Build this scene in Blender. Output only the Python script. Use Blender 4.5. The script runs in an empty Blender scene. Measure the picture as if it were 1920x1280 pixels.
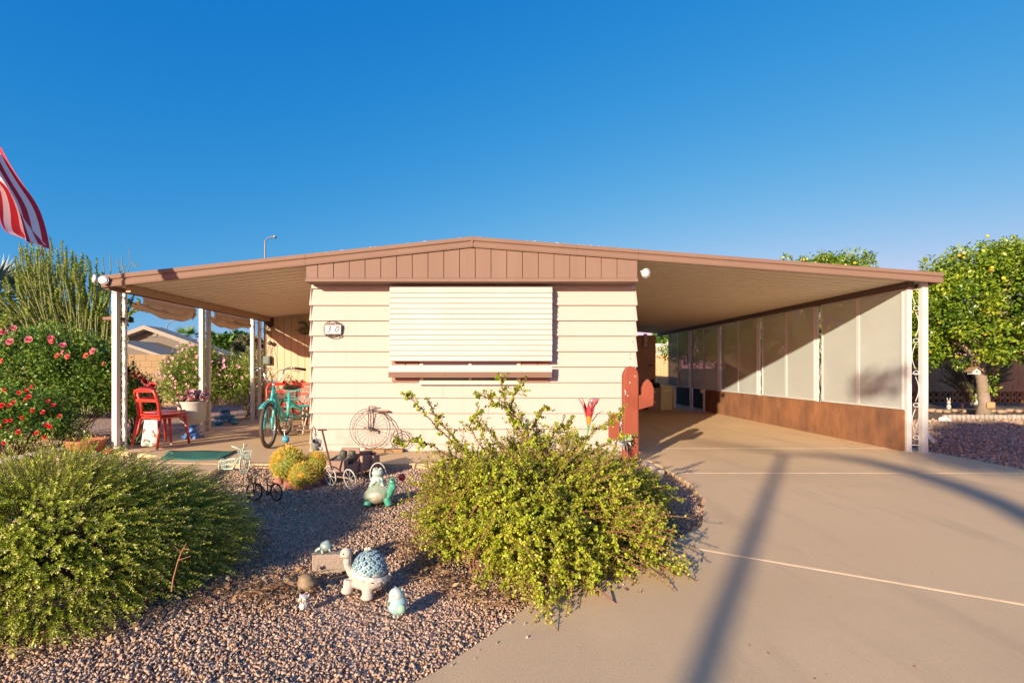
import bpy, math, random
import numpy as np
from mathutils import Vector, Matrix, Quaternion
R = math.radians
PI = math.pi
random.seed(7)
rng = np.random.default_rng(7)
SC = bpy.context.scene
COL = SC.collection

# ---------------------------------------------------------------- camera, sky, sun, exposure
CAMZ = 1.12
FPX = 930.0
VX, VY = 925.0, 690.0
cam_data = bpy.data.cameras.new('camera')
cam = bpy.data.objects.new('camera', cam_data)
COL.objects.link(cam)
cam.location = (0, 0, CAMZ)
cam.rotation_euler = (R(90), 0, 0)
cam_data.sensor_width = 36
cam_data.lens = FPX / 1920 * 36
cam_data.shift_x = (960 - VX) / 1920
cam_data.shift_y = (VY - 640) / 1920
cam_data.clip_end = 2000
cam_data.clip_start = 0.05
SC.camera = cam

SUN_EL, SUN_AZ = 16.2, 33.0       # light travels towards (sin az, cos az), downwards by el
world = bpy.data.worlds.new('World')
SC.world = world
world.use_nodes = True
wn = world.node_tree.nodes
wl = world.node_tree.links
wn.clear()
wo = wn.new('ShaderNodeOutputWorld')
bg = wn.new('ShaderNodeBackground')
sky = wn.new('ShaderNodeTexSky')
sky.sky_type = 'NISHITA'
sky.sun_disc = False
sky.sun_elevation = R(SUN_EL)
sky.sun_rotation = R(180 + SUN_AZ)
sky.altitude = 300
sky.air_density = 1.0
sky.dust_density = 0.3
sky.ozone_density = 1.5
tc = wn.new('ShaderNodeTexCoord')
vm_ = wn.new('ShaderNodeVectorMath')          # the haze band at the horizon is thinner than the model's
vm_.operation = 'MULTIPLY_ADD'
vm_.inputs[1].default_value = (1, 1, 0.8)
vm_.inputs[2].default_value = (0, 0, 0.2)
nv_ = wn.new('ShaderNodeVectorMath')
nv_.operation = 'NORMALIZE'
wl.new(tc.outputs['Generated'], vm_.inputs[0])
wl.new(vm_.outputs[0], nv_.inputs[0])
wl.new(nv_.outputs[0], sky.inputs[0])
EXPO = 0.86
sp_ = wn.new('ShaderNodeSeparateColor')       # the photograph's deep, polarised-looking blue
cb_ = wn.new('ShaderNodeCombineColor')
wl.new(sky.outputs[0], sp_.inputs[0])
for i_, (g_, k_, top_) in enumerate(((3.6, .0325, 9.0), (1.131, .1525, 3.0), (.4084, .4418, 3.0))):
    m1 = wn.new('ShaderNodeMath'); m1.operation = 'MULTIPLY'; m1.inputs[1].default_value = 0.1 / 0.1
    m2 = wn.new('ShaderNodeMath'); m2.operation = 'POWER'; m2.inputs[1].default_value = g_
    m3 = wn.new('ShaderNodeMath'); m3.operation = 'MULTIPLY'; m3.inputs[1].default_value = k_
    m4 = wn.new('ShaderNodeMath'); m4.operation = 'MINIMUM'; m4.inputs[1].default_value = top_
    m5 = wn.new('ShaderNodeMath'); m5.operation = 'MULTIPLY'; m5.inputs[1].default_value = 1 / (0.12 * 2 ** EXPO)
    wl.new(sp_.outputs[i_], m1.inputs[0])
    for p_, q_ in ((m1, m2), (m2, m3), (m3, m4), (m4, m5)):
        wl.new(p_.outputs[0], q_.inputs[0])
    wl.new(m5.outputs[0], cb_.inputs[i_])
    if i_ == 0:
        red_ = m5
    if i_ == 1:                                # red never outruns green
        m8 = wn.new('ShaderNodeMath'); m8.operation = 'MULTIPLY_ADD'; m8.inputs[1].default_value = 0.36; m8.inputs[2].default_value = 0.72
        wl.new(m5.outputs[0], m8.inputs[0])
        m6 = wn.new('ShaderNodeMath'); m6.operation = 'MULTIPLY'; wl.new(m8.outputs[0], m6.inputs[1])
        m7 = wn.new('ShaderNodeMath'); m7.operation = 'MINIMUM'
        wl.new(m5.outputs[0], m6.inputs[0]); wl.new(m6.outputs[0], m7.inputs[0]); wl.new(red_.outputs[0], m7.inputs[1])
        wl.new(m7.outputs[0], cb_.inputs[0])
wl.new(cb_.outputs[0], bg.inputs[0])
bg.inputs[1].default_value = 0.12
wl.new(bg.outputs[0], wo.inputs[0])

sd = bpy.data.lights.new('sun', 'SUN')
sd.energy = 5.0
sd.angle = R(0.75)
sd.color = (1.0, 0.83, 0.60)
sun = bpy.data.objects.new('sun', sd)
COL.objects.link(sun)
ld = Vector((math.sin(R(SUN_AZ)) * math.cos(R(SUN_EL)), math.cos(R(SUN_AZ)) * math.cos(R(SUN_EL)), -math.sin(R(SUN_EL))))
sun.rotation_euler = ld.to_track_quat('-Z', 'Y').to_euler()
sun.location = (-6, -9, 8)

SC.view_settings.view_transform = 'Standard'
SC.view_settings.look = 'None'
SC.view_settings.exposure = EXPO
SC.view_settings.gamma = 1
SC.view_settings.use_curve_mapping = False
SC.render.engine = 'CYCLES'
SC.cycles.use_denoising = True
SC.cycles.max_bounces = 8
SC.cycles.diffuse_bounces = 7
SC.cycles.transparent_max_bounces = 12
SC.cycles.caustics_reflective = False
SC.cycles.caustics_refractive = False


def at(px, py, Y):
    """the point that stands at depth Y where the photo shows (px, py)"""
    return Vector(((px - VX) / FPX * Y, Y, CAMZ - (py - VY) / FPX * Y))


def gp(px, py, z=0.0):
    Y = FPX * (CAMZ - z) / (py - VY)
    return Vector(((px - VX) / FPX * Y, Y, z))


# ---------------------------------------------------------------- materials
_M = {}


def mat(name, col, rough=0.6, col2=None, nscale=8.0, spread=0.5, bump=0.0, bscale=60.0, metal=0.0, spec=0.5,
        stretch=None, detail=6.0, trans=0.0, emis=None, rnd=None, coat=0.0, fine=0.0):
    """col/col2 mixed by noise in world space; rnd = list of colours picked by the face attribute 'rnd'"""
    if name in _M:
        return _M[name]
    m = bpy.data.materials.new(name)
    m.use_nodes = True
    nt = m.node_tree
    N, L = nt.nodes, nt.links
    N.clear()
    out = N.new('ShaderNodeOutputMaterial')
    b = N.new('ShaderNodeBsdfPrincipled')
    b.inputs['Roughness'].default_value = rough
    b.inputs['Metallic'].default_value = metal
    b.inputs['Specular IOR Level'].default_value = spec
    b.inputs['Coat Weight'].default_value = coat
    L.new(b.outputs[0], out.inputs[0])
    geo = N.new('ShaderNodeNewGeometry')
    src = geo.outputs['Position']
    if stretch:
        mp = N.new('ShaderNodeMapping')
        mp.inputs['Scale'].default_value = stretch
        L.new(src, mp.inputs['Vector'])
        src = mp.outputs[0]
    csock = None
    if rnd:
        a = N.new('ShaderNodeAttribute')
        a.attribute_name = 'rnd'
        cr = N.new('ShaderNodeValToRGB')
        el = cr.color_ramp.elements
        while len(el) < len(rnd):
            el.new(0.5)
        for i, c in enumerate(rnd):
            el[i].position = i / (len(rnd) - 1)
            el[i].color = (*c, 1)
        L.new(a.outputs['Fac'], cr.inputs[0])
        csock = cr.outputs[0]
    if col2 is not None or csock is None:
        n = N.new('ShaderNodeTexNoise')
        n.inputs['Scale'].default_value = nscale
        n.inputs['Detail'].default_value = detail
        n.inputs['Roughness'].default_value = 0.6
        L.new(src, n.inputs['Vector'])
        c2 = col2 if col2 is not None else tuple(min(1, c * 0.88) for c in col)
        mr = N.new('ShaderNodeMapRange')
        mr.inputs['From Min'].default_value = 0.5 - spread * 0.4
        mr.inputs['From Max'].default_value = 0.5 + spread * 0.4
        L.new(n.outputs['Fac'], mr.inputs['Value'])
        mx = N.new('ShaderNodeMix')
        mx.data_type = 'RGBA'
        L.new(mr.outputs[0], mx.inputs['Factor'])
        if csock is None:
            mx.inputs['A'].default_value = (*col, 1)
            mx.inputs['B'].default_value = (*c2, 1)
        else:
            mx.blend_type = 'MULTIPLY'
            L.new(csock, mx.inputs['A'])
            mx.inputs['B'].default_value = (*c2, 1)
        csock = mx.outputs['Result']
    if fine:
        n2 = N.new('ShaderNodeTexNoise')
        n2.inputs['Scale'].default_value = 220
        n2.inputs['Detail'].default_value = 3
        L.new(src, n2.inputs['Vector'])
        m2 = N.new('ShaderNodeMapRange')
        m2.inputs['From Min'].default_value = 0.3
        m2.inputs['From Max'].default_value = 0.7
        m2.inputs['To Min'].default_value = 1 - fine
        m2.inputs['To Max'].default_value = 1 + fine
        L.new(n2.outputs['Fac'], m2.inputs['Value'])
        mu = N.new('ShaderNodeMix')
        mu.data_type = 'RGBA'
        mu.blend_type = 'MULTIPLY'
        mu.inputs['Factor'].default_value = 1
        L.new(csock, mu.inputs['A'])
        L.new(m2.outputs[0], mu.inputs['B'])
        csock = mu.outputs['Result']
    L.new(csock, b.inputs['Base Color'])
    if bump:
        nb = N.new('ShaderNodeTexNoise')
        nb.inputs['Scale'].default_value = bscale
        nb.inputs['Detail'].default_value = 5
        L.new(src, nb.inputs['Vector'])
        bp = N.new('ShaderNodeBump')
        bp.inputs['Strength'].default_value = bump
        bp.inputs['Distance'].default_value = 0.01
        L.new(nb.outputs['Fac'], bp.inputs['Height'])
        L.new(bp.outputs[0], b.inputs['Normal'])
    if trans:
        tr = N.new('ShaderNodeBsdfTranslucent')
        L.new(csock, tr.inputs['Color'])
        ms = N.new('ShaderNodeMixShader')
        ms.inputs[0].default_value = trans
        L.new(b.outputs[0], ms.inputs[1])
        L.new(tr.outputs[0], ms.inputs[2])
        L.new(ms.outputs[0], out.inputs[0])
    _M[name] = m
    return m


def glassy(name, col, rough=0.05, t=0.5):
    if name in _M:
        return _M[name]
    m = mat(name, col, rough, coat=0.6)
    nt = m.node_tree
    N, L = nt.nodes, nt.links
    out = [n for n in N if n.type == 'OUTPUT_MATERIAL'][0]
    b = [n for n in N if n.type == 'BSDF_PRINCIPLED'][0]
    b.inputs['Transmission Weight'].default_value = t
    return m


# ---------------------------------------------------------------- mesh building
class MB:
    def __init__(s):
        s.v, s.f, s.mi, s.cur = [], [], [], 0
        s.T = None

    def add(s, vs, fs):
        o = len(s.v)
        for p in vs:
            p = Vector(p)
            s.v.append(s.T @ p if s.T is not None else p)
        for f in fs:
            s.f.append([i + o for i in f])
            s.mi.append(s.cur)
        return s

    def box(s, lo, hi, rz=0.0, ctr=None):
        x0, y0, z0 = lo
        x1, y1, z1 = hi
        vs = [Vector(p) for p in ((x0, y0, z0), (x1, y0, z0), (x1, y1, z0), (x0, y1, z0), (x0, y0, z1), (x1, y0, z1), (x1, y1, z1), (x0, y1, z1))]
        if rz:
            c = Vector(ctr) if ctr else Vector(((x0 + x1) / 2, (y0 + y1) / 2, 0))
            M = Matrix.Rotation(rz, 3, 'Z')
            vs = [M @ (p - c) + c for p in vs]
        return s.add(vs, [(0, 3, 2, 1), (4, 5, 6, 7), (0, 1, 5, 4), (1, 2, 6, 5), (2, 3, 7, 6), (3, 0, 4, 7)])

    def cbox(s, c, size, rot=None):
        h = Vector(size) / 2
        M = rot.to_matrix() if isinstance(rot, Quaternion) else (rot if rot is not None else Matrix.Identity(3))
        c = Vector(c)
        vs = [c + M @ Vector((sx * h.x, sy * h.y, sz * h.z)) for sx, sy, sz in
              ((-1, -1, -1), (1, -1, -1), (1, 1, -1), (-1, 1, -1), (-1, -1, 1), (1, -1, 1), (1, 1, 1), (-1, 1, 1))]
        return s.add(vs, [(0, 3, 2, 1), (4, 5, 6, 7), (0, 1, 5, 4), (1, 2, 6, 5), (2, 3, 7, 6), (3, 0, 4, 7)])

    def prism(s, poly, d, off=(0, 0, 0)):
        """polygon (list of 3D points, planar) extruded by vector d"""
        n = len(poly)
        d = Vector(d)
        P = [Vector(p) + Vector(off) for p in poly]
        vs = P + [p + d for p in P]
        fs = [tuple(range(n))[::-1], tuple(range(n, 2 * n))]
        fs += [(i, (i + 1) % n, (i + 1) % n + n, i + n) for i in range(n)]
        return s.add(vs, fs)

    def tube(s, pts, r, n=8, closed=False, cap=True):
        pts = [Vector(p) for p in pts]
        m = len(pts)
        rs = r if isinstance(r, (list, tuple)) else [r] * m
        vs, fs = [], []
        up = None
        for i, p in enumerate(pts):
            a = pts[(i - 1) % m] if (closed or i > 0) else p
            b = pts[(i + 1) % m] if (closed or i < m - 1) else p
            t = (b - a)
            if t.length < 1e-9:
                t = Vector((0, 0, 1))
            t.normalize()
            if up is None:
                up = Vector((0, 0, 1)) if abs(t.z) < 0.9 else Vector((1, 0, 0))
            x = up - t * up.dot(t)
            if x.length < 1e-4:
                x = Vector((1, 0, 0)) - t * t.x
                if x.length < 1e-4:
                    x = Vector((0, 1, 0))
            x.normalize()
            up = x
            y = t.cross(x)
            for k in range(n):
                an = 2 * PI * k / n
                vs.append(p + (x * math.cos(an) + y * math.sin(an)) * rs[i])
        for i in range(m if closed else m - 1):
            j = (i + 1) % m
            for k in range(n):
                fs.append((i * n + k, i * n + (k + 1) % n, j * n + (k + 1) % n, j * n + k))
        if cap and not closed:
            fs.append(tuple(range(n))[::-1])
            fs.append(tuple((m - 1) * n + k for k in range(n)))
        return s.add(vs, fs)

    def cyl(s, a, b, r0, r1=None, n=10):
        return s.tube([a, b], [r0, r1 if r1 is not None else r0], n)

    def ring(s, c, nrm, R_, r, n=32, k=6, arc=2 * PI, a0=0, squash=1):
        nrm = Vector(nrm).normalized()
        x = nrm.orthogonal().normalized() if abs(nrm.z) > .9 else Vector((0, 0, 1)).cross(nrm).normalized()
        y = nrm.cross(x)
        full = arc > 2 * PI - 1e-3
        cnt = n if full else n + 1
        pts = [Vector(c) + (x * math.cos(a0 + arc * i / n) + y * math.sin(a0 + arc * i / n) * squash) * R_ for i in range(cnt)]
        return s.tube(pts, r, k, closed=full)

    def lathe(s, prof, c=(0, 0, 0), n=20, axis=None):
        c = Vector(c)
        vs, fs = [], []
        q = Vector((0, 0, 1)).rotation_difference(Vector(axis)) if axis else None
        for (r, z) in prof:
            for k in range(n):
                a = 2 * PI * k / n
                p = Vector((r * math.cos(a), r * math.sin(a), z))
                if q:
                    p = q @ p
                vs.append(c + p)
        m = len(prof)
        for i in range(m - 1):
            for k in range(n):
                fs.append((i * n + k, i * n + (k + 1) % n, (i + 1) * n + (k + 1) % n, (i + 1) * n + k))
        fs.append(tuple(range(n))[::-1])
        fs.append(tuple((m - 1) * n + k for k in range(n)))
        return s.add(vs, fs)

    def ball(s, c, r, n=12, m=8, rot=None):
        r = Vector(r) if hasattr(r, '__len__') else Vector((r, r, r))
        c = Vector(c)
        vs, fs = [], []
        for i in range(1, m):
            th = PI * i / m
            for k in range(n):
                a = 2 * PI * k / n
                p = Vector((r.x * math.sin(th) * math.cos(a), r.y * math.sin(th) * math.sin(a), r.z * math.cos(th)))
                vs.append(c + (rot @ p if rot is not None else p))
        top, bot = Vector((0, 0, r.z)), Vector((0, 0, -r.z))
        vs += [c + (rot @ top if rot is not None else top), c + (rot @ bot if rot is not None else bot)]
        T, B = len(vs) - 2, len(vs) - 1
        for i in range(m - 2):
            for k in range(n):
                fs.append((i * n + k, (i + 1) * n + k, (i + 1) * n + (k + 1) % n, i * n + (k + 1) % n))
        for k in range(n):
            fs.append((T, k, (k + 1) % n))
            fs.append((B, (m - 2) * n + (k + 1) % n, (m - 2) * n + k))
        return s.add(vs, fs)

    def grid(s, fn, nu, nv):
        vs = [fn(i / nu, j / nv) for j in range(nv + 1) for i in range(nu + 1)]
        fs = [(j * (nu + 1) + i, j * (nu + 1) + i + 1, (j + 1) * (nu + 1) + i + 1, (j + 1) * (nu + 1) + i) for j in range(nv) for i in range(nu)]
        return s.add(vs, fs)

    def mesh(s, name, mats):
        me = bpy.data.meshes.new(name)
        me.from_pydata([tuple(p) for p in s.v], [], s.f)
        for m in (mats if isinstance(mats, (list, tuple)) else [mats]):
            me.materials.append(m)
        if any(s.mi):
            me.polygons.foreach_set('material_index', s.mi)
        me.update()
        return me

    def build(s, name, mats, parent=None, smooth=False, local=False, bevel=0.0, solid=0.0, sub=0):
        """local=False: vertices are world coordinates (moved into the root's frame)"""
        if parent is not None and not local:
            root = parent
            while root.parent is not None:
                root = root.parent
            inv = (Matrix.Translation(root.location) @ root.rotation_euler.to_matrix().to_4x4()).inverted()
            s.v = [inv @ p for p in s.v]
        me = s.mesh(name, mats)
        if smooth:
            me.shade_smooth()
        o = bpy.data.objects.new(name, me)
        COL.objects.link(o)
        if parent is not None:
            o.parent = parent
        if solid:
            md = o.modifiers.new('thick', 'SOLIDIFY')
            md.thickness = solid
            md.offset = 0
        if bevel:
            md = o.modifiers.new('bevel', 'BEVEL')
            md.width = bevel
            md.segments = 2
            md.limit_method = 'ANGLE'
            md.angle_limit = R(40)
        if sub:
            md = o.modifiers.new('sub', 'SUBSURF')
            md.levels = md.render_levels = sub
        return o


def piece(name, me, parent, loc=(0, 0, 0), rot=(0, 0, 0)):
    o = bpy.data.objects.new(name, me)
    COL.objects.link(o)
    o.parent = parent
    o.location = loc
    o.rotation_euler = rot
    return o


def thing(name, label, cat, loc=(0, 0, 0), rz=0.0, group=None, kind=None):
    o = bpy.data.objects.new(name, None)
    o.empty_display_size = 0.1
    COL.objects.link(o)
    o.location = loc
    o.rotation_euler = (0, 0, rz)
    return tag(o, label, cat, group, kind)


def tag(o, label=None, cat=None, group=None, kind=None):
    if label: o['label'] = label
    if cat: o['category'] = cat
    if group: o['group'] = group
    if kind: o['kind'] = kind
    return o


def structure(o):
    o['kind'] = 'structure'
    return o


def copy_tree(o, parent=None):
    c = o.copy()
    COL.objects.link(c)
    c.parent = parent
    for ch in list(o.children):
        copy_tree(ch, c)
    return c


def blob(name, mats, fill, parent=None, voxel=0.006, smooth_it=4, local=True):
    """several overlapping solids fused into one continuous skin"""
    b = MB()
    fill(b)
    tmp_me = b.mesh('tmp', [mats[0] if isinstance(mats, (list, tuple)) else mats])
    tmp = bpy.data.objects.new('tmp', tmp_me)
    COL.objects.link(tmp)
    md = tmp.modifiers.new('r', 'REMESH')
    md.mode = 'VOXEL'
    md.voxel_size = voxel
    md.use_smooth_shade = True
    m2 = tmp.modifiers.new('s', 'SMOOTH')
    m2.iterations = max(1, smooth_it // 2)
    m2.factor = 0.5
    dg = bpy.context.evaluated_depsgraph_get()
    dg.update()
    me = bpy.data.meshes.new_from_object(tmp.evaluated_get(dg))
    me.name = name
    bpy.data.objects.remove(tmp)
    bpy.data.meshes.remove(tmp_me)
    me.materials.clear()
    for m in (mats if isinstance(mats, (list, tuple)) else [mats]):
        me.materials.append(m)
    o = bpy.data.objects.new(name, me)
    COL.objects.link(o)
    if parent is not None:
        o.parent = parent
    return o


ORD = ['first', 'second', 'third', 'fourth', 'fifth', 'sixth', 'seventh', 'eighth', 'ninth', 'tenth', 'eleventh', 'twelfth', 'thirteenth', 'fourteenth',
       'fifteenth', 'sixteenth', 'seventeenth', 'eighteenth', 'nineteenth', 'twentieth', 'twenty-first', 'twenty-second', 'twenty-third', 'twenty-fourth']
# ---------------------------------------------------------------- mass geometry with numpy
def np_mesh(name, V, F, mats, rnd=None, parent=None, mi=None, smooth=False):
    """V (n,3), F (m,k) with k constant"""
    if parent is not None:
        root = parent
        while root.parent is not None:
            root = root.parent
        V = V - np.array(root.location)[None, :]
    me = bpy.data.meshes.new(name)
    m, k = F.shape
    me.vertices.add(len(V))
    me.vertices.foreach_set('co', V.astype(np.float32).ravel())
    me.loops.add(m * k)
    me.loops.foreach_set('vertex_index', F.astype(np.int32).ravel())
    me.polygons.add(m)
    me.polygons.foreach_set('loop_start', np.arange(0, m * k, k, dtype=np.int32))
    me.polygons.foreach_set('loop_total', np.full(m, k, dtype=np.int32))
    for mm in (mats if isinstance(mats, (list, tuple)) else [mats]):
        me.materials.append(mm)
    if mi is not None:
        me.polygons.foreach_set('material_index', mi.astype(np.int32))
    me.update(calc_edges=True)
    if rnd is not None:
        a = me.attributes.new('rnd', 'FLOAT', 'FACE')
        a.data.foreach_set('value', rnd.astype(np.float32))
    if smooth:
        me.shade_smooth()
    o = bpy.data.objects.new(name, me)
    COL.objects.link(o)
    if parent is not None:
        o.parent = parent
    return o


def unit(a):
    return a / np.maximum(np.linalg.norm(a, axis=1, keepdims=True), 1e-9)


def rdir(n):
    return unit(rng.normal(size=(n, 3)))


def leaves(P, D, N, L, W, fold=0.15, base=0.4):
    """diamond leaves with a fold; returns V,F (2 tris-quads as one quad)"""
    n = len(P)
    D = unit(D)
    S = unit(np.cross(D, N))
    Nn = np.cross(S, D)
    L = np.broadcast_to(np.asarray(L, float), (n,))[:, None]
    W = np.broadcast_to(np.asarray(W, float), (n,))[:, None]
    V = np.empty((n, 4, 3))
    V[:, 0] = P
    V[:, 1] = P + D * L * base + S * W / 2 + Nn * L * fold
    V[:, 2] = P + D * L
    V[:, 3] = P + D * L * base - S * W / 2 + Nn * L * fold
    F = np.arange(4 * n).reshape(n, 4)
    return V.reshape(-1, 3), F


def hexleaves(P, D, N, L, W):
    """rounder leaves, six corners"""
    n = len(P)
    D = unit(D)
    S = unit(np.cross(D, N))
    Nn = np.cross(S, D)
    L = np.broadcast_to(np.asarray(L, float), (n,))[:, None]
    W = np.broadcast_to(np.asarray(W, float), (n,))[:, None]
    V = np.empty((n, 6, 3))
    for k, (a, b, c) in enumerate(((0, 0, 0), (.3, .46, .08), (.75, .42, .06), (1, 0, -.05), (.75, -.42, .06), (.3, -.46, .08))):
        V[:, k] = P + D * L * a + S * W * b + Nn * L * c
    return V.reshape(-1, 3), np.arange(6 * n).reshape(n, 6)


def tubes_np(paths, r0, r1, k=4):
    """paths (n,m,3) -> thin tapered tubes, quads"""
    n, m, _ = paths.shape
    T = np.gradient(paths, axis=1)
    T /= np.maximum(np.linalg.norm(T, axis=2, keepdims=True), 1e-9)
    ref = np.array([0.31, 0.23, 0.92])
    X = np.cross(T, ref)
    X /= np.maximum(np.linalg.norm(X, axis=2, keepdims=True), 1e-9)
    Yv = np.cross(T, X)
    r0 = np.broadcast_to(np.asarray(r0, float), (n,))
    r1 = np.broadcast_to(np.asarray(r1, float), (n,))
    t = np.linspace(0, 1, m)[None, :]
    rr = (r0[:, None] * (1 - t) + r1[:, None] * t)[..., None]
    V = np.empty((n, m, k, 3))
    for j in range(k):
        a = 2 * PI * j / k
        V[:, :, j] = paths + (X * math.cos(a) + Yv * math.sin(a)) * rr
    idx = np.arange(n * m * k).reshape(n, m, k)
    F = np.stack([idx[:, :-1, :], np.roll(idx, -1, 2)[:, :-1, :], np.roll(idx, -1, 2)[:, 1:, :], idx[:, 1:, :]], axis=-1).reshape(-1, 4)
    return V.reshape(-1, 3), F


def curve_paths(A, B, sag, m=7):
    """quadratic arcs A->B with control point lifted by sag (n,3)"""
    t = np.linspace(0, 1, m)[None, :, None]
    C = (A + B) / 2 + sag
    return (1 - t) ** 2 * A[:, None] + 2 * t * (1 - t) * C[:, None] + t ** 2 * B[:, None]


def join(parts):
    Vs, Fs, o = [], [], 0
    for V, F in parts:
        Vs.append(V)
        Fs.append(F + o)
        o += len(V)
    return np.concatenate(Vs), np.concatenate(Fs)
# ================================================================ materials used by the structure
CREAM = mat('cream_siding', (0.445, 0.392, 0.350), 0.7, (0.46, 0.410, 0.375), 1.3, 0.8, bump=0.25, bscale=14, fine=0.03, spec=.25)
def grime(m, z0, z1, col, amt):
    """dust splashed up from the ground and faint run-down streaks"""
    N, L = m.node_tree.nodes, m.node_tree.links
    bs = [n for n in N if n.type == 'BSDF_PRINCIPLED'][0]
    base = bs.inputs['Base Color'].links[0].from_socket
    geo = [n for n in N if n.type == 'NEW_GEOMETRY'][0]
    sx = N.new('ShaderNodeSeparateXYZ'); L.new(geo.outputs['Position'], sx.inputs[0])
    mz = N.new('ShaderNodeMapRange'); mz.inputs['From Min'].default_value = z0; mz.inputs['From Max'].default_value = z1
    mz.inputs['To Min'].default_value = 1; mz.inputs['To Max'].default_value = 0
    L.new(sx.outputs['Z'], mz.inputs['Value'])
    ns = N.new('ShaderNodeTexNoise'); ns.inputs['Scale'].default_value = 9; ns.inputs['Detail'].default_value = 8
    L.new(geo.outputs['Position'], ns.inputs['Vector'])
    mn = N.new('ShaderNodeMapRange'); mn.inputs['From Min'].default_value = .40; mn.inputs['From Max'].default_value = .62
    L.new(ns.outputs['Fac'], mn.inputs['Value'])
    m1 = N.new('ShaderNodeMath'); m1.operation = 'MULTIPLY'; L.new(mz.outputs[0], m1.inputs[0]); L.new(mn.outputs[0], m1.inputs[1])
    mp = N.new('ShaderNodeMapping'); mp.inputs['Scale'].default_value = (14, 1, .5); L.new(geo.outputs['Position'], mp.inputs['Vector'])
    nk = N.new('ShaderNodeTexNoise'); nk.inputs['Scale'].default_value = 1; nk.inputs['Detail'].default_value = 4; L.new(mp.outputs[0], nk.inputs['Vector'])
    mk = N.new('ShaderNodeMapRange'); mk.inputs['From Min'].default_value = .62; mk.inputs['From Max'].default_value = .80; mk.inputs['To Max'].default_value = .5
    L.new(nk.outputs['Fac'], mk.inputs['Value'])
    m2 = N.new('ShaderNodeMath'); m2.operation = 'MAXIMUM'; L.new(m1.outputs[0], m2.inputs[0]); L.new(mk.outputs[0], m2.inputs[1])
    m3 = N.new('ShaderNodeMath'); m3.operation = 'MULTIPLY'; m3.inputs[1].default_value = amt; L.new(m2.outputs[0], m3.inputs[0])
    mx = N.new('ShaderNodeMix'); mx.data_type = 'RGBA'; L.new(m3.outputs[0], mx.inputs['Factor']); L.new(base, mx.inputs['A']); mx.inputs['B'].default_value = (*col, 1)
    L.new(mx.outputs['Result'], bs.inputs['Base Color'])


grime(CREAM, .03, .40, (.34, .24, .16), .55)
ANNEX = mat('annex_siding', (0.47, 0.36, 0.22), 0.6, (0.50, 0.39, 0.25), 2.5, bump=0.1, stretch=(1, 1, .15))
BROWN = mat('brown_gable', (0.225, 0.143, 0.110), 0.8, (0.19, 0.115, 0.086), 3.0, 0.8, bump=0.25, bscale=70, stretch=(1, 1, .12))
FASC = mat('fascia_paint', (0.225, 0.143, 0.108), 0.75, (0.195, 0.122, 0.092), 2.2, 0.9, bump=0.08, spec=.2, fine=.04)
TRIMB = mat('brown_trim', (0.24, 0.13, 0.095), 0.5)
SLATW = mat('awning_slat', (0.52, 0.49, 0.455), 0.5, (0.48, 0.445, 0.40), 2.0)
DECK = mat('roof_pan', (0.82, 0.73, 0.59), 0.6, (0.76, 0.66, 0.52), 2.0, 0.8, spec=.3)
ROOFT = mat('roof_coat', (0.62, 0.58, 0.52), 0.7, (0.5, 0.46, 0.4), 4)
WHITE = mat('white_paint', (0.62, 0.60, 0.56), 0.4, (0.55, 0.53, 0.48), 5)
IRON = mat('black_iron', (0.03, 0.022, 0.018), 0.5, (0.06, 0.04, 0.03), 30)
DARK = mat('dark_gap', (0.02, 0.018, 0.016), 0.8)
RUST = mat('rust_panel', (0.32, 0.145, 0.065), 0.8, (0.12, 0.06, 0.036), 3.6, 0.6, bump=0.5, bscale=30, fine=0.3, detail=12, stretch=(1, 1, .55))
ALU = mat('aluminium', (0.55, 0.55, 0.54), 0.35, metal=0.7)
GLASS = mat('window_glass', (0.05, 0.055, 0.06), 0.06, (0.07, 0.075, 0.08), 2, spec=0.8)
BLOCK = mat('tan_block', (0.34, 0.235, 0.13), 0.9, (0.28, 0.19, 0.105), 1.2, 0.8, bump=0.4, bscale=45, fine=0.12)
MORT = mat('mortar', (0.33, 0.24, 0.15), 0.95)
STUC = mat('grey_stucco', (0.17, 0.15, 0.125), 0.9, (0.15, 0.13, 0.11), 2, bump=0.2)

for _m in (FASC, BROWN):
    grime(_m, -1, -.5, (.12, .075, .055), .55)
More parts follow.
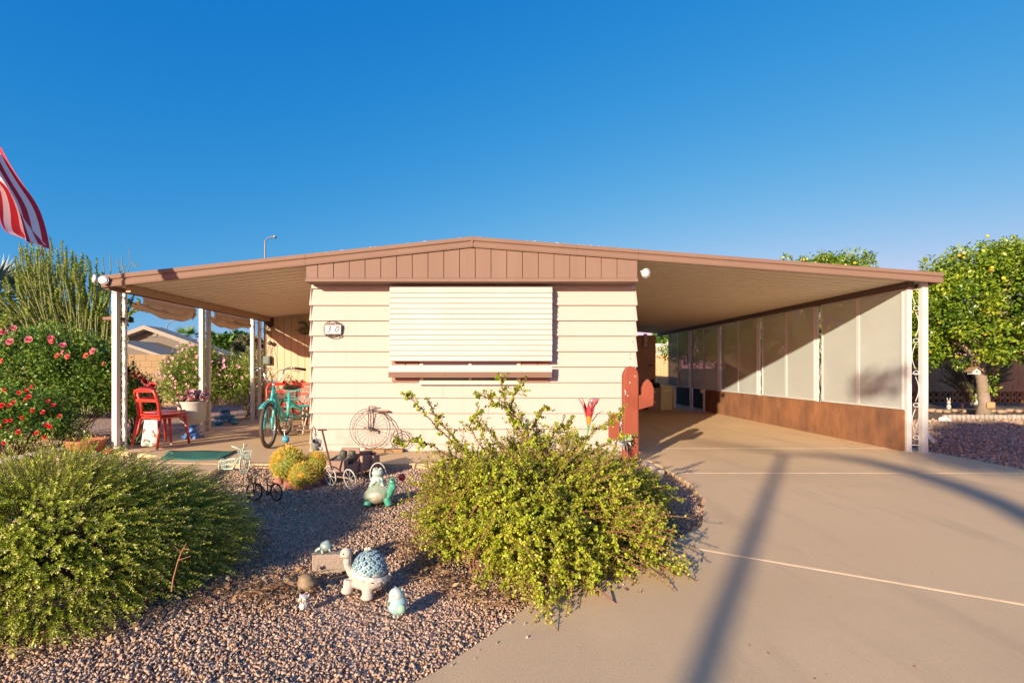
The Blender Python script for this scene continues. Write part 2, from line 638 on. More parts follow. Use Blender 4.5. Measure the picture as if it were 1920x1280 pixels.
# concrete: broad blotches, fine grain, faint tyre arcs and dark drips
def concrete(name, a, b, drips=True):
    m = mat(name, a, 0.8, b, 0.9, 0.9, bump=0.12, bscale=130, fine=0.09)
    nt = m.node_tree
    N, L = nt.nodes, nt.links
    bs = [n for n in N if n.type == 'BSDF_PRINCIPLED'][0]
    base = bs.inputs['Base Color'].links[0].from_socket
    geo = [n for n in N if n.type == 'NEW_GEOMETRY'][0]
    # tyre arcs: rings round a far centre, broken up by noise
    vm = N.new('ShaderNodeVectorMath'); vm.operation = 'DISTANCE'
    vm.inputs[1].default_value = (-2.2, 6.5, 0)
    L.new(geo.outputs['Position'], vm.inputs[0])
    w = N.new('ShaderNodeMath'); w.operation = 'SINE'
    w2 = N.new('ShaderNodeMath'); w2.operation = 'MULTIPLY'; w2.inputs[1].default_value = 9.0
    L.new(vm.outputs['Value'], w2.inputs[0]); L.new(w2.outputs[0], w.inputs[0])
    mr = N.new('ShaderNodeMapRange'); mr.inputs['From Min'].default_value = 0.75; mr.inputs['From Max'].default_value = 1.0
    L.new(w.outputs[0], mr.inputs['Value'])
    nz = N.new('ShaderNodeTexNoise'); nz.inputs['Scale'].default_value = 0.7
    L.new(geo.outputs['Position'], nz.inputs['Vector'])
    mr2 = N.new('ShaderNodeMapRange'); mr2.inputs['From Min'].default_value = 0.52; mr2.inputs['From Max'].default_value = 0.66; mr2.inputs['To Max'].default_value = 0.16
    L.new(nz.outputs['Fac'], mr2.inputs['Value'])
    mm = N.new('ShaderNodeMath'); mm.operation = 'MULTIPLY'
    L.new(mr.outputs[0], mm.inputs[0]); L.new(mr2.outputs[0], mm.inputs[1])
    # specks
    vo = N.new('ShaderNodeTexVoronoi'); vo.inputs['Scale'].default_value = 3.2
    L.new(geo.outputs['Position'], vo.inputs['Vector'])
    ms = N.new('ShaderNodeMapRange'); ms.inputs['From Min'].default_value = 0.014; ms.inputs['From Max'].default_value = 0.03; ms.inputs['To Min'].default_value = 0.4; ms.inputs['To Max'].default_value = 0.0
    L.new(vo.outputs['Distance'], ms.inputs['Value'])
    ad = N.new('ShaderNodeMath'); ad.operation = 'MAXIMUM'
    L.new(mm.outputs[0], ad.inputs[0]); L.new(ms.outputs[0], ad.inputs[1])
    # broad darker traffic stains
    nb = N.new('ShaderNodeTexNoise'); nb.inputs['Scale'].default_value = 0.45; nb.inputs['Detail'].default_value = 8
    L.new(geo.outputs['Position'], nb.inputs['Vector'])
    mb = N.new('ShaderNodeMapRange'); mb.inputs['From Min'].default_value = 0.5; mb.inputs['From Max'].default_value = 0.75; mb.inputs['To Max'].default_value = 0.35
    L.new(nb.outputs['Fac'], mb.inputs['Value'])
    ad2 = N.new('ShaderNodeMath'); ad2.operation = 'MAXIMUM'
    L.new(ad.outputs[0], ad2.inputs[0]); L.new(mb.outputs[0], ad2.inputs[1])
    nd = N.new('ShaderNodeTexNoise'); nd.inputs['Scale'].default_value = 1.3; nd.inputs['Detail'].default_value = 6
    L.new(geo.outputs['Position'], nd.inputs['Vector'])
    va = N.new('ShaderNodeVectorMath'); va.operation = 'MULTIPLY_ADD'; va.inputs[1].default_value = (1.1, 1.1, 0)
    L.new(nd.outputs['Color'], va.inputs[0]); L.new(geo.outputs['Position'], va.inputs[2])
    vc = N.new('ShaderNodeTexVoronoi'); vc.feature = 'DISTANCE_TO_EDGE'; vc.inputs['Scale'].default_value = 0.42
    L.new(va.outputs[0], vc.inputs['Vector'])
    mc = N.new('ShaderNodeMapRange'); mc.inputs['From Min'].default_value = 0.0; mc.inputs['From Max'].default_value = 0.0016; mc.inputs['To Min'].default_value = 0.5; mc.inputs['To Max'].default_value = 0.0
    L.new(vc.outputs['Distance'], mc.inputs['Value'])
    nm = N.new('ShaderNodeMapRange'); nm.inputs['From Min'].default_value = 0.48; nm.inputs['From Max'].default_value = 0.6
    L.new(nz.outputs['Fac'], nm.inputs['Value'])
    cm = N.new('ShaderNodeMath'); cm.operation = 'MULTIPLY'
    L.new(mc.outputs[0], cm.inputs[0]); L.new(nm.outputs[0], cm.inputs[1])
    # oily streaks running along the drive
    mp2 = N.new('ShaderNodeMapping'); mp2.inputs['Scale'].default_value = (2.6, .5, 1); mp2.inputs['Rotation'].default_value = (0, 0, .35)
    L.new(geo.outputs['Position'], mp2.inputs['Vector'])
    no = N.new('ShaderNodeTexNoise'); no.inputs['Scale'].default_value = 1.0; no.inputs['Detail'].default_value = 9; no.inputs['Roughness'].default_value = .65
    L.new(mp2.outputs[0], no.inputs['Vector'])
    mo_ = N.new('ShaderNodeMapRange'); mo_.inputs['From Min'].default_value = 0.50; mo_.inputs['From Max'].default_value = 0.78; mo_.inputs['To Max'].default_value = 0.42
    L.new(no.outputs['Fac'], mo_.inputs['Value'])
    a3 = N.new('ShaderNodeMath'); a3.operation = 'MAXIMUM'
    L.new(cm.outputs[0], a3.inputs[0]); L.new(mo_.outputs[0], a3.inputs[1])
    a4 = N.new('ShaderNodeMath'); a4.operation = 'MAXIMUM'
    L.new(a3.outputs[0], a4.inputs[0]); L.new(ad2.outputs[0], a4.inputs[1])
    mx = N.new('ShaderNodeMix'); mx.data_type = 'RGBA'
    L.new(a4.outputs[0], mx.inputs['Factor']); L.new(base, mx.inputs['A'])
    mx.inputs['B'].default_value = (0.24, 0.17, 0.115, 1)
    L.new(mx.outputs['Result'], bs.inputs['Base Color'])
    return m


CONC = concrete('concrete', (0.63, 0.445, 0.255), (0.575, 0.40, 0.225))
SOIL = mat('brown_soil', (0.20, 0.12, 0.08), 0.95, (0.13, 0.08, 0.055), 7, 0.8, bump=0.6, bscale=50, fine=0.3)

# ================================================================ ground
g = MB()
g.add([(-900, -60, -.06), (900, -60, -.06), (900, 1500, -.06), (-900, 1500, -.06)], [(0, 1, 2, 3)])
structure(g.build('ground', mat('desert_ground', (0.27, 0.19, 0.13), 0.95, (0.2, 0.14, 0.1), 0.8, 0.8, bump=0.5, bscale=30, fine=0.2)))


def pebble_mat():
    m = bpy.data.materials.new('gravel_bed')
    m.use_nodes = True
    N, L = m.node_tree.nodes, m.node_tree.links
    b = N['Principled BSDF']
    b.inputs['Roughness'].default_value = 0.9
    geo = N.new('ShaderNodeNewGeometry')
    v = N.new('ShaderNodeTexVoronoi')
    v.inputs['Scale'].default_value = 42
    L.new(geo.outputs['Position'], v.inputs['Vector'])
    sep = N.new('ShaderNodeSeparateColor')
    L.new(v.outputs['Color'], sep.inputs[0])
    cr = N.new('ShaderNodeValToRGB')
    el = cr.color_ramp.elements
    for i, c in enumerate(((.12, .07, .06), (.27, .16, .13), (.36, .23, .19), (.42, .3, .25))):
        if i >= 2: el.new(0.5)
        el[min(i, len(el) - 1)].color = (*c, 1)
    for i, e in enumerate(el): e.position = i / 3
    cols = ((.20, .12, .085), (.36, .22, .16), (.46, .30, .22), (.54, .38, .30))
    for e, c in zip(el, cols): e.color = (*c, 1)
    L.new(sep.outputs[0], cr.inputs[0])
    L.new(cr.outputs[0], b.inputs['Base Color'])
    bp = N.new('ShaderNodeBump')
    bp.inputs['Strength'].default_value = 1
    bp.inputs['Distance'].default_value = 0.02
    bp.invert = True
    L.new(v.outputs['Distance'], bp.inputs['Height'])
    L.new(bp.outputs[0], b.inputs['Normal'])
    return m


GBED = pebble_mat()
g = MB()
g.add([(-16, 0.2, -.03), (2.4, 0.2, -.03), (2.4, 6.3, -.03), (-16, 6.3, -.03)], [(0, 1, 2, 3)])
g.add([(-16, 6.3, -.03), (-5.2, 6.3, -.03), (-5.2, 16.5, -.03), (-16, 16.5, -.03)], [(0, 1, 2, 3)])
g.add([(5.75, 2.0, -.03), (24, 2.0, -.03), (24, 11.0, -.03), (5.75, 11.0, -.03)], [(0, 1, 2, 3)])
structure(g.build('gravel_yard', GBED))
g = MB()
g.add([(5.75, 11.0, -.028), (24, 11.0, -.028), (24, 17.5, -.028), (5.75, 17.5, -.028)], [(0, 1, 2, 3)])
structure(g.build('soil_bed', SOIL))

CZ = 0.03
# driveway slabs, split at the caulked joints
ledge = [(-2.6, .35), (-1.15, .95), (-.216, 1.78), (.0, 2.05), (.214, 2.36), (.60, 2.62), (.95, 2.86), (1.13, 3.08)]
c1 = gp(1252, 1019, CZ); c2 = gp(1920, 1133, CZ)
jd = (c2 - c1).normalized()


def slab(poly, name='driveway', z=CZ, th=.14):
    b = MB()
    b.prism([(x, y, z - th) for x, y in poly], (0, 0, th))
    return structure(b.build(name, CONC, bevel=0.006))


j0 = (c1.x, c1.y)
j1 = (c1.x + jd.x * 7, c1.y + jd.y * 7)
dj = .008
edge2 = [(1.45, 3.45), (1.75, 4.1), (1.86, 4.7), (1.87, 5.16)]
slab([(-2.6, -6), (9, -6), (9, -0.2), (j1[0], j1[1] - dj), (j0[0], j0[1] - dj)] + ledge[::-1][1:])
slab([(j0[0], j0[1] + dj), (j1[0], j1[1] + dj), (5.72, 2.3), (5.72, 5.16 - dj), (1.87, 5.16 - dj)] + edge2[::-1][1:])
slab([(1.87, 5.16 + dj), (5.72, 5.16 + dj), (5.72, 6.75 - dj), (1.80, 6.75 - dj), (1.80, 6.1), (1.86, 5.6)])
slab([(1.80, 6.75 + dj), (5.72, 6.75 + dj), (5.72, 17), (1.80, 17)])
# white caulk beads in the joints
CAULK = mat('caulk', (0.58, 0.47, 0.36), 0.8, (0.30, 0.23, 0.17), 7, 0.8)
for a, b_, w, zz in ((j0, j1, .0042, .0065), ((1.87, 5.16), (5.72, 5.16), .004, .004), ((1.95, 6.75), (5.6, 6.75), .004, .002)):
    a3, b3 = Vector((a[0], a[1], CZ)), Vector((b_[0], b_[1], CZ))
    m_ = 60
    b = MB()
    pts = [a3.lerp(b3, i / m_) + Vector((0, math.sin(i * 1.7) * .002, 0)) for i in range(m_ + 1)]
    b.tube([p + Vector((0, 0, -.002)) for p in pts], w * .9, 6)
    structure(b.build('driveway_joint', CAULK))
# pale edging strip beside the cactus
b = MB()
b.prism([(1.74, 5.25, -.05), (1.80, 5.22, -.05), (1.77, 6.2, -.05), (1.72, 6.2, -.05)], (0, 0, .095))
structure(b.build('edging_strip', mat('pale_edge', (0.5, 0.42, 0.34), .8, (0.38, .3, .24), 15)))
# patio and walk
b = MB()
b.prism([(x, y, CZ - .14) for x, y in [(-5.2, 6.62), (-4.2, 6.2), (-4.1, 5.75), (-3.07, 5.66), (1.72, 5.66), (1.72, 6.52), (-2.2, 6.52), (-2.2, 10.8), (-5.2, 10.8)]], (0, 0, .14))
structure(b.build('patio', CONC, bevel=.008))
b = MB()
b.prism([(x, y, CZ - .14) for x, y in [(-4.09, 5.74), (-4.2, 5.0), (-4.6, 4.2), (-5.6, 2.9), (-4.6, 2.2), (-3.3, 3.6), (-2.86, 4.8), (-3.06, 5.65)]], (0, 0, .138))
structure(b.build('walkway', CONC, bevel=.008))

# ================================================================ mobile home
YH = 6.5
s = FPX / YH
XL, XR = (584 - VX) / s, (1191 - VX) / s
house = thing('mobile_home', 'cream mobile home with overlapping siding, brown gable and number 30 wall', 'house', (0, YH, 0))
b = MB()
b.box((XL + .02, YH + .03, .0), (XR - .02, 16.5, 2.28))
b.build('wall', CREAM, house)
# siding courses, one board each, lapped
ys = [541, 572, 601, 629.5, 658.5, 687.5, 716.5, 745.5, 774.5, 803.5, 832.5, 846]
zs = [CAMZ - (y - VY) / s for y in ys]


SJ = random.Random(5)


def siding(zt, zb, parent, x0=XL, x1=XR):
    b = MB()
    prof = [(YH + .028, zt + .012), (YH + .022, zt + .012), (YH - .008, zb), (YH - .002, zb - .001), (YH + .028, zb)]
    xj = x0 + (x1 - x0) * SJ.uniform(.25, .75)
    for xa, xb in ((x0, xj - .0012), (xj + .0012, x1)):
        b = MB()
        dz = SJ.uniform(-.0015, .0015)
        b.prism([(xa, y + SJ.uniform(0, .0008), z + dz) for y, z in prof], (xb - xa, 0, 0))
        b.build('siding_board', CREAM, parent)


siding(2.30, zs[0], house)
for i in range(len(zs) - 1):
    siding(zs[i], zs[i + 1] if i < 10 else .035, house)
# corner bead: small end caps proud of the lap ends make the saw-tooth edge
for i in range(len(zs) - 1):
    zt, zb = zs[i], zs[i + 1] if i < 10 else .035
    for xc, sg in ((XL, -1), (XR, 1)):
        b = MB()
        b.prism([(xc + sg * .002, YH + .03, zt + .004), (xc + sg * .002, YH + .03, zb), (xc + sg * .030, YH + .03, zb), (xc + sg * .006, YH + .03, zt + .004)], (0, -.033, 0))
        b.build('corner_cap', CREAM, house)
        if sg < 0:
            b = MB()
            b.box((XL + .05, YH - .013, zb + .002), (XL + .056, YH - .003, zb + .012))
# side lap rows visible at grazing angle in the patio
# gable face: vertical boards under the raking fascia
YG = 6.27
sg_ = FPX / YG


def gx(px): return (px - VX) / sg_


def gz(py): return CAMZ - (py - VY) / sg_


gxl, gxr, gpk = gx(573.5), gx(1195.5), gx(885)
zbase, zl, zr, zp = gz(528), gz(495), gz(487), gz(461)


def rake(x):
    return zl + (zp - zl) * (x - gxl) / (gpk - gxl) if x < gpk else zp + (zr - zp) * (x - gpk) / (gxr - gpk)


cuts = [gxl, gx(595.7)] + [gx(595.7 + 29.55 * k) for k in range(1, 20)] + [gxr]
for i in range(len(cuts) - 1):
    a, c = cuts[i] + .0035, cuts[i + 1] - .0035
    if c - a < .02: continue
    b = MB()
    y_ = YG + random.uniform(0, .003)
    b.prism([(a, y_, zbase + .045), (c, y_, zbase + .045), (c, y_, rake(c) + .03), (a, y_, rake(a) + .03)], (0, .02, 0))
    b.build('gable_board', BROWN, house, bevel=.002)
b = MB()
b.prism([(gxl, YG + .022, zbase + .01), (gxr, YG + .022, zbase + .01), (gxr, YG + .022, zr), (gpk, YG + .022, zp), (gxl, YG + .022, zl)], (0, .2, 0))
b.build('gable_backing', mat('groove_brown', (0.13, 0.07, 0.05), .8), house)
b = MB()
b.box((gxl - .004, YG - .006, zbase), (gxr + .004, YG + .02, zbase + .042))
b.box((gxl - .004, YG + .02, zbase - .004), (gxr + .004, YH - .02, zbase + .008))
b.build('gable_trim', BROWN, house)

# window with shutters
win = MB()
YW = YH - .03
def wx(px, Y=YH): return (px - VX) * Y / FPX
def wz(py, Y=YH): return CAMZ - (py - VY) * Y / FPX
b = MB()
x0, x1, z0, z1 = wx(787), wx(976), wz(717), wz(560)
for lo, hi in (((x0, z0), (x0 + .05, z1)), ((x1 - .05, z0), (x1, z1)), ((x0 + .05, z0), (x1 - .05, z0 + .03)), ((x0 + .05, z1 - .03), (x1 - .05, z1)), (((x0 + x1) / 2 - .02, z0 + .03), ((x0 + x1) / 2 + .02, z1 - .03))):
    b.box((lo[0], YW, lo[1]), (hi[0], YH + .01, hi[1]))
frame = b.build('window', mat('window_frame', (.62, .55, .42), .45), house, bevel=.003)
for a, c in ((x0 + .05, (x0 + x1) / 2 - .02), ((x0 + x1) / 2 + .02, x1 - .05)):
    b = MB()
    b.box((a, YW + .018, z0 + .03), (c, YW + .024, z1 - .03))
    b.build('pane', GLASS, frame)
b = MB()
b.box((x0 - .01, YW - .02, z0 - .025), (x1 + .01, YH + .01, z0 - .001))
b.build('sill', WHITE, frame)
for a, c in ((wx(735.5), wx(786)), (wx(978), wx(1029.5))):
    b = MB()
    b.box((a, YW + .002, wz(715)), (c, YH + .01, wz(560)))
    b.build('shutter', mat('shutter_brown', (.30, .14, .10), .5), house, bevel=.003)
# louvred awning hanging over the window
YA = YH - .14
aw = MB()
ax0, ax1 = wx(730, YA), wx(1035.5, YA)
aw.box((ax0, YH - .11, wz(541, YA)), (ax1, YH - .02, wz(538, YA) + .004))
awn = aw.build('window_awning', SLATW, house)
top, bot = wz(538.5, YA), wz(676.5, YA)
n_s = 14
hgt = (top - bot) / n_s
b = MB()
pr = [(YA + .03, hgt + .004), (YA + .022, hgt + .006), (YA, .012), (YA + .003, 0.0), (YA + .02, -.003), (YA + .024, .003)]
b.prism([(ax0, y - YH, z) for y, z in pr], (ax1 - ax0, 0, 0))
sl = b.mesh('slat', SLATW)
for i in range(n_s):
    piece('slat', sl, awn, (random.uniform(-.002, .002), random.uniform(-.001, .001), bot + i * hgt))
for xx in (ax0 + .015, ax1 - .03):
    b = MB()
    b.box((xx, YA + .035, bot), (xx + .015, YH - .02, top - .01))
    b.build('side_rail', SLATW, awn)
for xx in (ax0 + .1, (ax0 + ax1) / 2, ax1 - .1):
    pass
# folded-out lower flap of the awning and its brown lip
yb = YA - .01
b = MB()
b.prism([(wx(729.5, yb), yb, wz(684.5, yb)), (wx(729.5, yb), yb + .02, wz(684.5, yb)), (wx(729.5, yb), yb + .012, wz(697, yb)), (wx(729.5, yb), yb - .008, wz(697, yb))], (wx(1035, yb) - wx(729.5, yb), 0, 0))
b.build('lower_flap', SLATW, awn)
b = MB()
b.prism([(wx(728.5, yb), yb - .012, wz(697, yb)), (wx(728.5, yb), yb + .03, wz(697, yb)), (wx(728.5, yb), yb + .03, wz(707.5, yb)), (wx(728.5, yb), yb - .004, wz(707.5, yb))], (wx(1034.5, yb) - wx(728.5, yb), 0, 0))
b.build('lip', FASC, awn)
for px in (760, 1006):
    b = MB()
    b.cyl((wx(px), YH - .02, wz(680)), (wx(px), YA + .01, wz(694)), .006, n=6)
    b.build('flap_stay', ALU, awn)

# nails / rust specks on the siding corner
for px, py in ((1181, 662), (1181, 672), (1183, 707), (1186, 640)):
    b = MB()
    b.ball((wx(px), YH - .012, wz(py)), .006, 6, 4)
    b.build('nail_head', mat('rusty_nail', (.25, .1, .05), .8), house)

# ================================================================ roofs
YF = 6.25
def fx(px): return (px - VX) * YF / FPX
def fz(py): return CAMZ - (py - VY) * YF / FPX
L_top = [(192, 517), (573, 474.5)]
R_top = [(1195, 470), (1768, 511.5)]
rxl, rxr, rpk = fx(190), fx(1768), fx(885)
# lower edge of fascia
zl_, zr_, zpk_ = fz(539), fz(530.5), fz(463.5)
ztl, ztr, ztp = fz(516.5), fz(511), fz(443.5)
YB = 16.3


def deck(name, xa, za, xb, zb, parent, y0=YF + .03, y1=YB, pitch=.19):
    """pan roof: flat pans with raised ribs running down the slope"""
    b = MB()
    n = int((y1 - y0) / pitch)
    L_ = []
    for i in range(n):
        y = y0 + i * pitch
        L_ += [(y, 0), (y + pitch - .045, 0), (y + pitch - .035, .028), (y + pitch - .01, .028)]
    L_.append((y0 + n * pitch, 0))
    vs = [(xa, y, za + d) for y, d in L_] + [(xb, y, zb + d) for y, d in L_]
    m = len(L_)
    b.add(vs, [(i, i + 1, i + 1 + m, i + m) for i in range(m - 1)])
    vs2 = [(xa, y0, za + .07), (xb, y0, zb + .07), (xb, y1, zb + .07), (xa, y1, za + .07)]
    b.cur = 1
    b.add(vs2, [(0, 1, 2, 3)])
    return b.build(name, [DECK, ROOFT], parent)


def fascia(parent, xa, zta, zba, xb, ztb, zbb, y=YF):
    b = MB()
    def P(f, dy):
        return ((xa, y + dy, zba + (zta - zba) * f), (xb, y + dy, zbb + (ztb - zbb) * f))
    prof = [(0, .025), (0, 0), (.14, -.006), (.40, -.006), (.50, .006), (.56, .006), (.66, -.010), (.93, -.010), (1.0, -.004), (1.0, .03)]
    rows = [P(f, dy) for f, dy in prof]
    vs = []
    for a, c in rows:
        vs += [a, c]
    b.add(vs, [(2 * i, 2 * i + 1, 2 * i + 3, 2 * i + 2) for i in range(len(rows) - 1)] + [tuple(2 * i for i in range(len(rows))), tuple(2 * i + 1 for i in range(len(rows)))[::-1]])
    return b.build('fascia', FASC, parent)


gl, gr = gx(573.5), gx(1195.5)
def fl(x, a, za, c, zc): return za + (zc - za) * (x - a) / (c - a)
zbl = fl(gl, rxl, zl_, rpk, zpk_); ztl2 = fl(gl, rxl, ztl, rpk, ztp)
zbr = fl(gr, rpk, zpk_, rxr, zr_); ztr2 = fl(gr, rpk, ztp, rxr, ztr)
# roof over the home itself
fascia(house, gl, ztl2, zbl, rpk - .002, ztp, zpk_)
fascia(house, rpk + .002, ztp, zpk_, gr, ztr2, zbr)
b = MB()
b.box((rpk - .012, YF - .014, zpk_), (rpk + .012, YF + .02, ztp + .004))
b.build('ridge_cap', FASC, house)
b = MB()
b.prism([(gl, YF + .03, zbl + .03), (rpk, YF + .03, zpk_ + .03), (gr, YF + .03, zbr + .03), (gr, YF + .03, ztr2), (rpk, YF + .03, ztp), (gl, YF + .03, ztl2)], (0, YB - YF, 0))
b.build('roof', ROOFT, house)
b = MB()
nn = 60
for i in range(nn):
    x = gl + (gr - gl) * i / nn
    z = fl(x, gl, ztl2, rpk, ztp) if x < rpk else fl(x, rpk, ztp, gr, ztr2)
    b.ball((x + random.uniform(-.03, .03), YF + .06, z + .002), (random.uniform(.03, .07), .05, random.uniform(.004, .012)), 6, 4)
b.build('roof_coating', mat('white_coating', (.8, .76, .7), .8), house)

# ---- left patio cover
pc = thing('patio_cover', 'brown edged patio roof on white posts left of the cream home', 'patio roof', (-3.9, 8, 0))
fascia(pc, rxl, ztl, zl_, gl - .003, ztl2, zbl)
deck('roof_deck', rxl + .06, zl_ + .035, gl - .005, zbl + .035, pc)
XE = rxl + .02
b = MB()
b.box((XE, YF + .03, zl_ - .02), (XE + .05, 10.6, zl_ + .11))
b.build('eave_gutter', FASC, pc)
b = MB()
zb_ = zl_ + .035
b.box((XE + .20, YF + .12, zb_ - .075), (XE + .26, 10.5, zb_ + .012))
b.build('beam', mat('beam_tan', (.40, .27, .17), .5), pc)
PX = -5.0
def scroll(b, p, r, up, along, turn=1, rad=.006):
    """little C-scroll of iron in the plane (along, up)"""
    pts = []
    for i in range(15):
        t = i / 14
        a = t * 1.6 * PI
        rr = r * (1 - .72 * t)
        pts.append(Vector(p) + along * (rr * math.sin(a) * turn) + up * (rr * math.cos(a)))
    b.tube(pts, rad, 5)


def post_pair(parent, xa, ya, xb, yb, z1, wa=.034, scr=True, mt=WHITE, w2=.028, style=0):
    zt = z1
    for (x, y, w) in ((xa, ya, wa), (xb, yb, w2)):
        b = MB()
        b.box((x - w, y - w, CZ), (x + w, y + w, zt))
        b.build('post', mt, parent, bevel=.004)
        b = MB()
        b.box((x - w * 1.5, y - w * 1.5, CZ + .0005), (x + w * 1.5, y + w * 1.5, CZ + .008))
        b.build('post_foot', mt, parent)
    A, B = Vector((xa, ya, 0)), Vector((xb, yb, 0))
    al = (B - A).normalized()
    mid = (A + B) / 2
    hw = (B - A).length / 2 - w2
    b = MB()
    up = Vector((0, 0, 1))
    if style:
        nrm_ = al.cross(up)
        for k in range(5):
            zc = .22 + k * .42
            b.ring(mid + up * zc + al * hw * .15, nrm_, min(hw * .62, .035), .0045, 14, 5)
            sg = 1 if k % 2 else -1
            b.tube([mid + al * (sg * hw * .8 * math.sin(t / 10 * PI)) + up * (zc + .05 + .32 * t / 10) for t in range(11)], .0045, 5)
    for k in range(0 if style else 6):
        zc = .25 + k * .34
        for sg in (1, -1):
            pts = []
            for i in range(13):
                t = i / 12
                pts.append(mid + al * (sg * hw * .8 * math.cos(t * PI)) + up * (zc + .13 * (t * 2 - 1)))
            b.tube(pts, .0035, 5)
        for sg in (1, -1):
            scroll(b, mid + up * (zc + sg * .12) + al * 0, hw * .8, up * sg, al, 1, .003)
    for zc in (.12, 1.05, z1 - .1):
        b.tube([A + up * zc, B + up * zc], .006, 5)
    b.build('scrollwork', mt, parent)['kind'] = 'stuff'


post_pair(pc, PX + .01, 6.56, PX + .015, 6.71, zb_ - .0, w2=.02)
post_pair(pc, PX, 8.51, PX + .04, 8.64, zb_)
post_pair(pc, PX, 10.3, PX + .09, 10.42, zb_)
b = MB()
p = at(201, 596, 6.55)
b.box((p.x - .10, 6.60, p.z - .02), (p.x + .14, 6.68, p.z + .02))
b.build('cross_bar', mat('maroon_bar', (.16, .05, .04), .6), pc)

# annex room wall with grooved panels at the back of the patio
YX = 10.5
annex = thing('patio_room', 'beige grooved panel room at the back of the shaded patio', 'room', (-3.6, YX, 0))
x = -4.86
while x < -2.22:
    b = MB()
    w = .145
    b.box((x + .003, YX, CZ), (min(x + w - .003, -2.2), YX + .03, 2.30 + (x + 5.1) * .10))
    b.build('wall_panel', ANNEX, annex, bevel=.002)
    x += w
b = MB()
b.prism([(-4.86, YX + .031, CZ), (-2.2, YX + .031, CZ), (-2.2, YX + .031, 2.4), (-4.86, YX + .031, 2.14)], (0, 5, 0))
b.build('wall', ANNEX, annex)

# ---- carport
cp = thing('carport', 'open carport right of the home with mesh screens and rusty skirt', 'carport', (3.8, 10, 0))
fascia(cp, gr + .003, ztr2, zbr, rxr, ztr, zr_)
zA, zB = zbr + .035, zr_ + .035
deck('roof_deck', gr + .005, zA, rxr - .06, zB, cp)
b = MB()
b.box((rxr - .05, YF + .03, zr_ + .0), (rxr - .003, YB, ztr - .002))
b.build('eave_gutter', FASC, cp)
XS = 5.40
zroof = zB + (rxr - .06 - XS) * (zA - zB) / ((rxr - .06) - gr)
b = MB()
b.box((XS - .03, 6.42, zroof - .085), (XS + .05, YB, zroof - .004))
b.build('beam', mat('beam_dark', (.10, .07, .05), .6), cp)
POSTW = mat('post_white', (.56, .57, .56), .4, (.50, .50, .48), 6)
# front pair of posts with scrolls
post_pair(cp, XS + .03, 6.5, XS + .165, 6.42, zroof - .0, .03, mt=POSTW, w2=.036, style=1)
Ys = [6.5, 8.17, 9.98, 11.76, 13.54, 15.30]
zt_s, zb_s = 2.165, .575
MESH = bpy.data.materials.new('shade_mesh')
MESH.use_nodes = True
_n, _l = MESH.node_tree.nodes, MESH.node_tree.links
_b = _n['Principled BSDF']
_b.inputs['Roughness'].default_value = .85
_g = _n.new('ShaderNodeNewGeometry')
_t = _n.new('ShaderNodeTexNoise')
_t.inputs['Scale'].default_value = 1.1
_l.new(_g.outputs['Position'], _t.inputs['Vector'])
_c = _n.new('ShaderNodeValToRGB')
_c.color_ramp.elements[0].position = .35
_c.color_ramp.elements[0].color = (.39, .43, .42, 1)
_c.color_ramp.elements[1].position = .7
_c.color_ramp.elements[1].color = (.43, .47, .46, 1)
_l.new(_t.outputs['Fac'], _c.inputs[0])
_l.new(_c.outputs[0], _b.inputs['Base Color'])
_tr = _n.new('ShaderNodeBsdfTransparent')
_ms = _n.new('ShaderNodeMixShader')
_ms.inputs[0].default_value = .09
_l.new(_b.outputs[0], _ms.inputs[1])
_l.new(_tr.outputs[0], _ms.inputs[2])
_l.new(_ms.outputs[0], _n['Material Output'].inputs[0])
for i in range(len(Ys) - 1):
    a, c = Ys[i], Ys[i + 1]
    if i > 0:
        post_pair(cp, XS + .03, a, XS + .03, a + .14, zroof - .01, .018, mt=POSTW, w2=.018, style=1)
    aa, cc = a + .16 if i else a + .03, c - .02
    mid = (aa + cc) / 2
    for u, v in ((aa, mid), (mid, cc)):
        b = MB()
        for lo, hi in (((u, zb_s), (u + .028, zt_s)), ((v - .028, zb_s), (v, zt_s)), ((u + .028, zb_s), (v - .028, zb_s + .025)), ((u + .028, zt_s - .025), (v - .028, zt_s))):
            b.box((XS - .012, lo[0], lo[1]), (XS + .012, hi[0], hi[1]))
        fr = b.build('screen_frame', POSTW, cp)
        b = MB()
        def fn(s_, t_, u=u, v=v, i=i):
            return (XS + .006 * math.sin(s_ * PI) * math.sin(t_ * PI) * (6 if i == 4 else 1), u + .028 + (v - u - .056) * s_, zb_s + .025 + (zt_s - zb_s - .05) * t_)
        b.grid(fn, 6, 8)
        b.build('screen', MESH, fr, smooth=True)
# rusty skirt panels and a plain black panel set back past their end
edges = [6.5, 7.55, 8.6, 9.85, 11.3, 12.6]
for a, c in zip(edges[:-1], edges[1:]):
    b = MB()
    b.box((XS - .02 + random.uniform(-.004, .004), a + .004, CZ + .004), (XS + .005, c - .004, zb_s - .004 + random.uniform(-.004, .0)))
    b.build('skirt_panel', RUST, cp)
b = MB()
b.box((XS + .25, 12.7, CZ), (XS + .3, 15.3, zb_s - .02))
b.build('black_panel', DARK, cp)
b = MB()
b.prism([(XS - .05, 12.62, CZ), (XS + .0, 12.62, CZ), (XS + .02, 12.62, zb_s), (XS - .12, 12.62, zb_s), (XS - .12, 12.62, zb_s - .08), (XS - .05, 12.62, zb_s - .1)], (0, .06, 0))
b.build('short_leg', POSTW, cp)
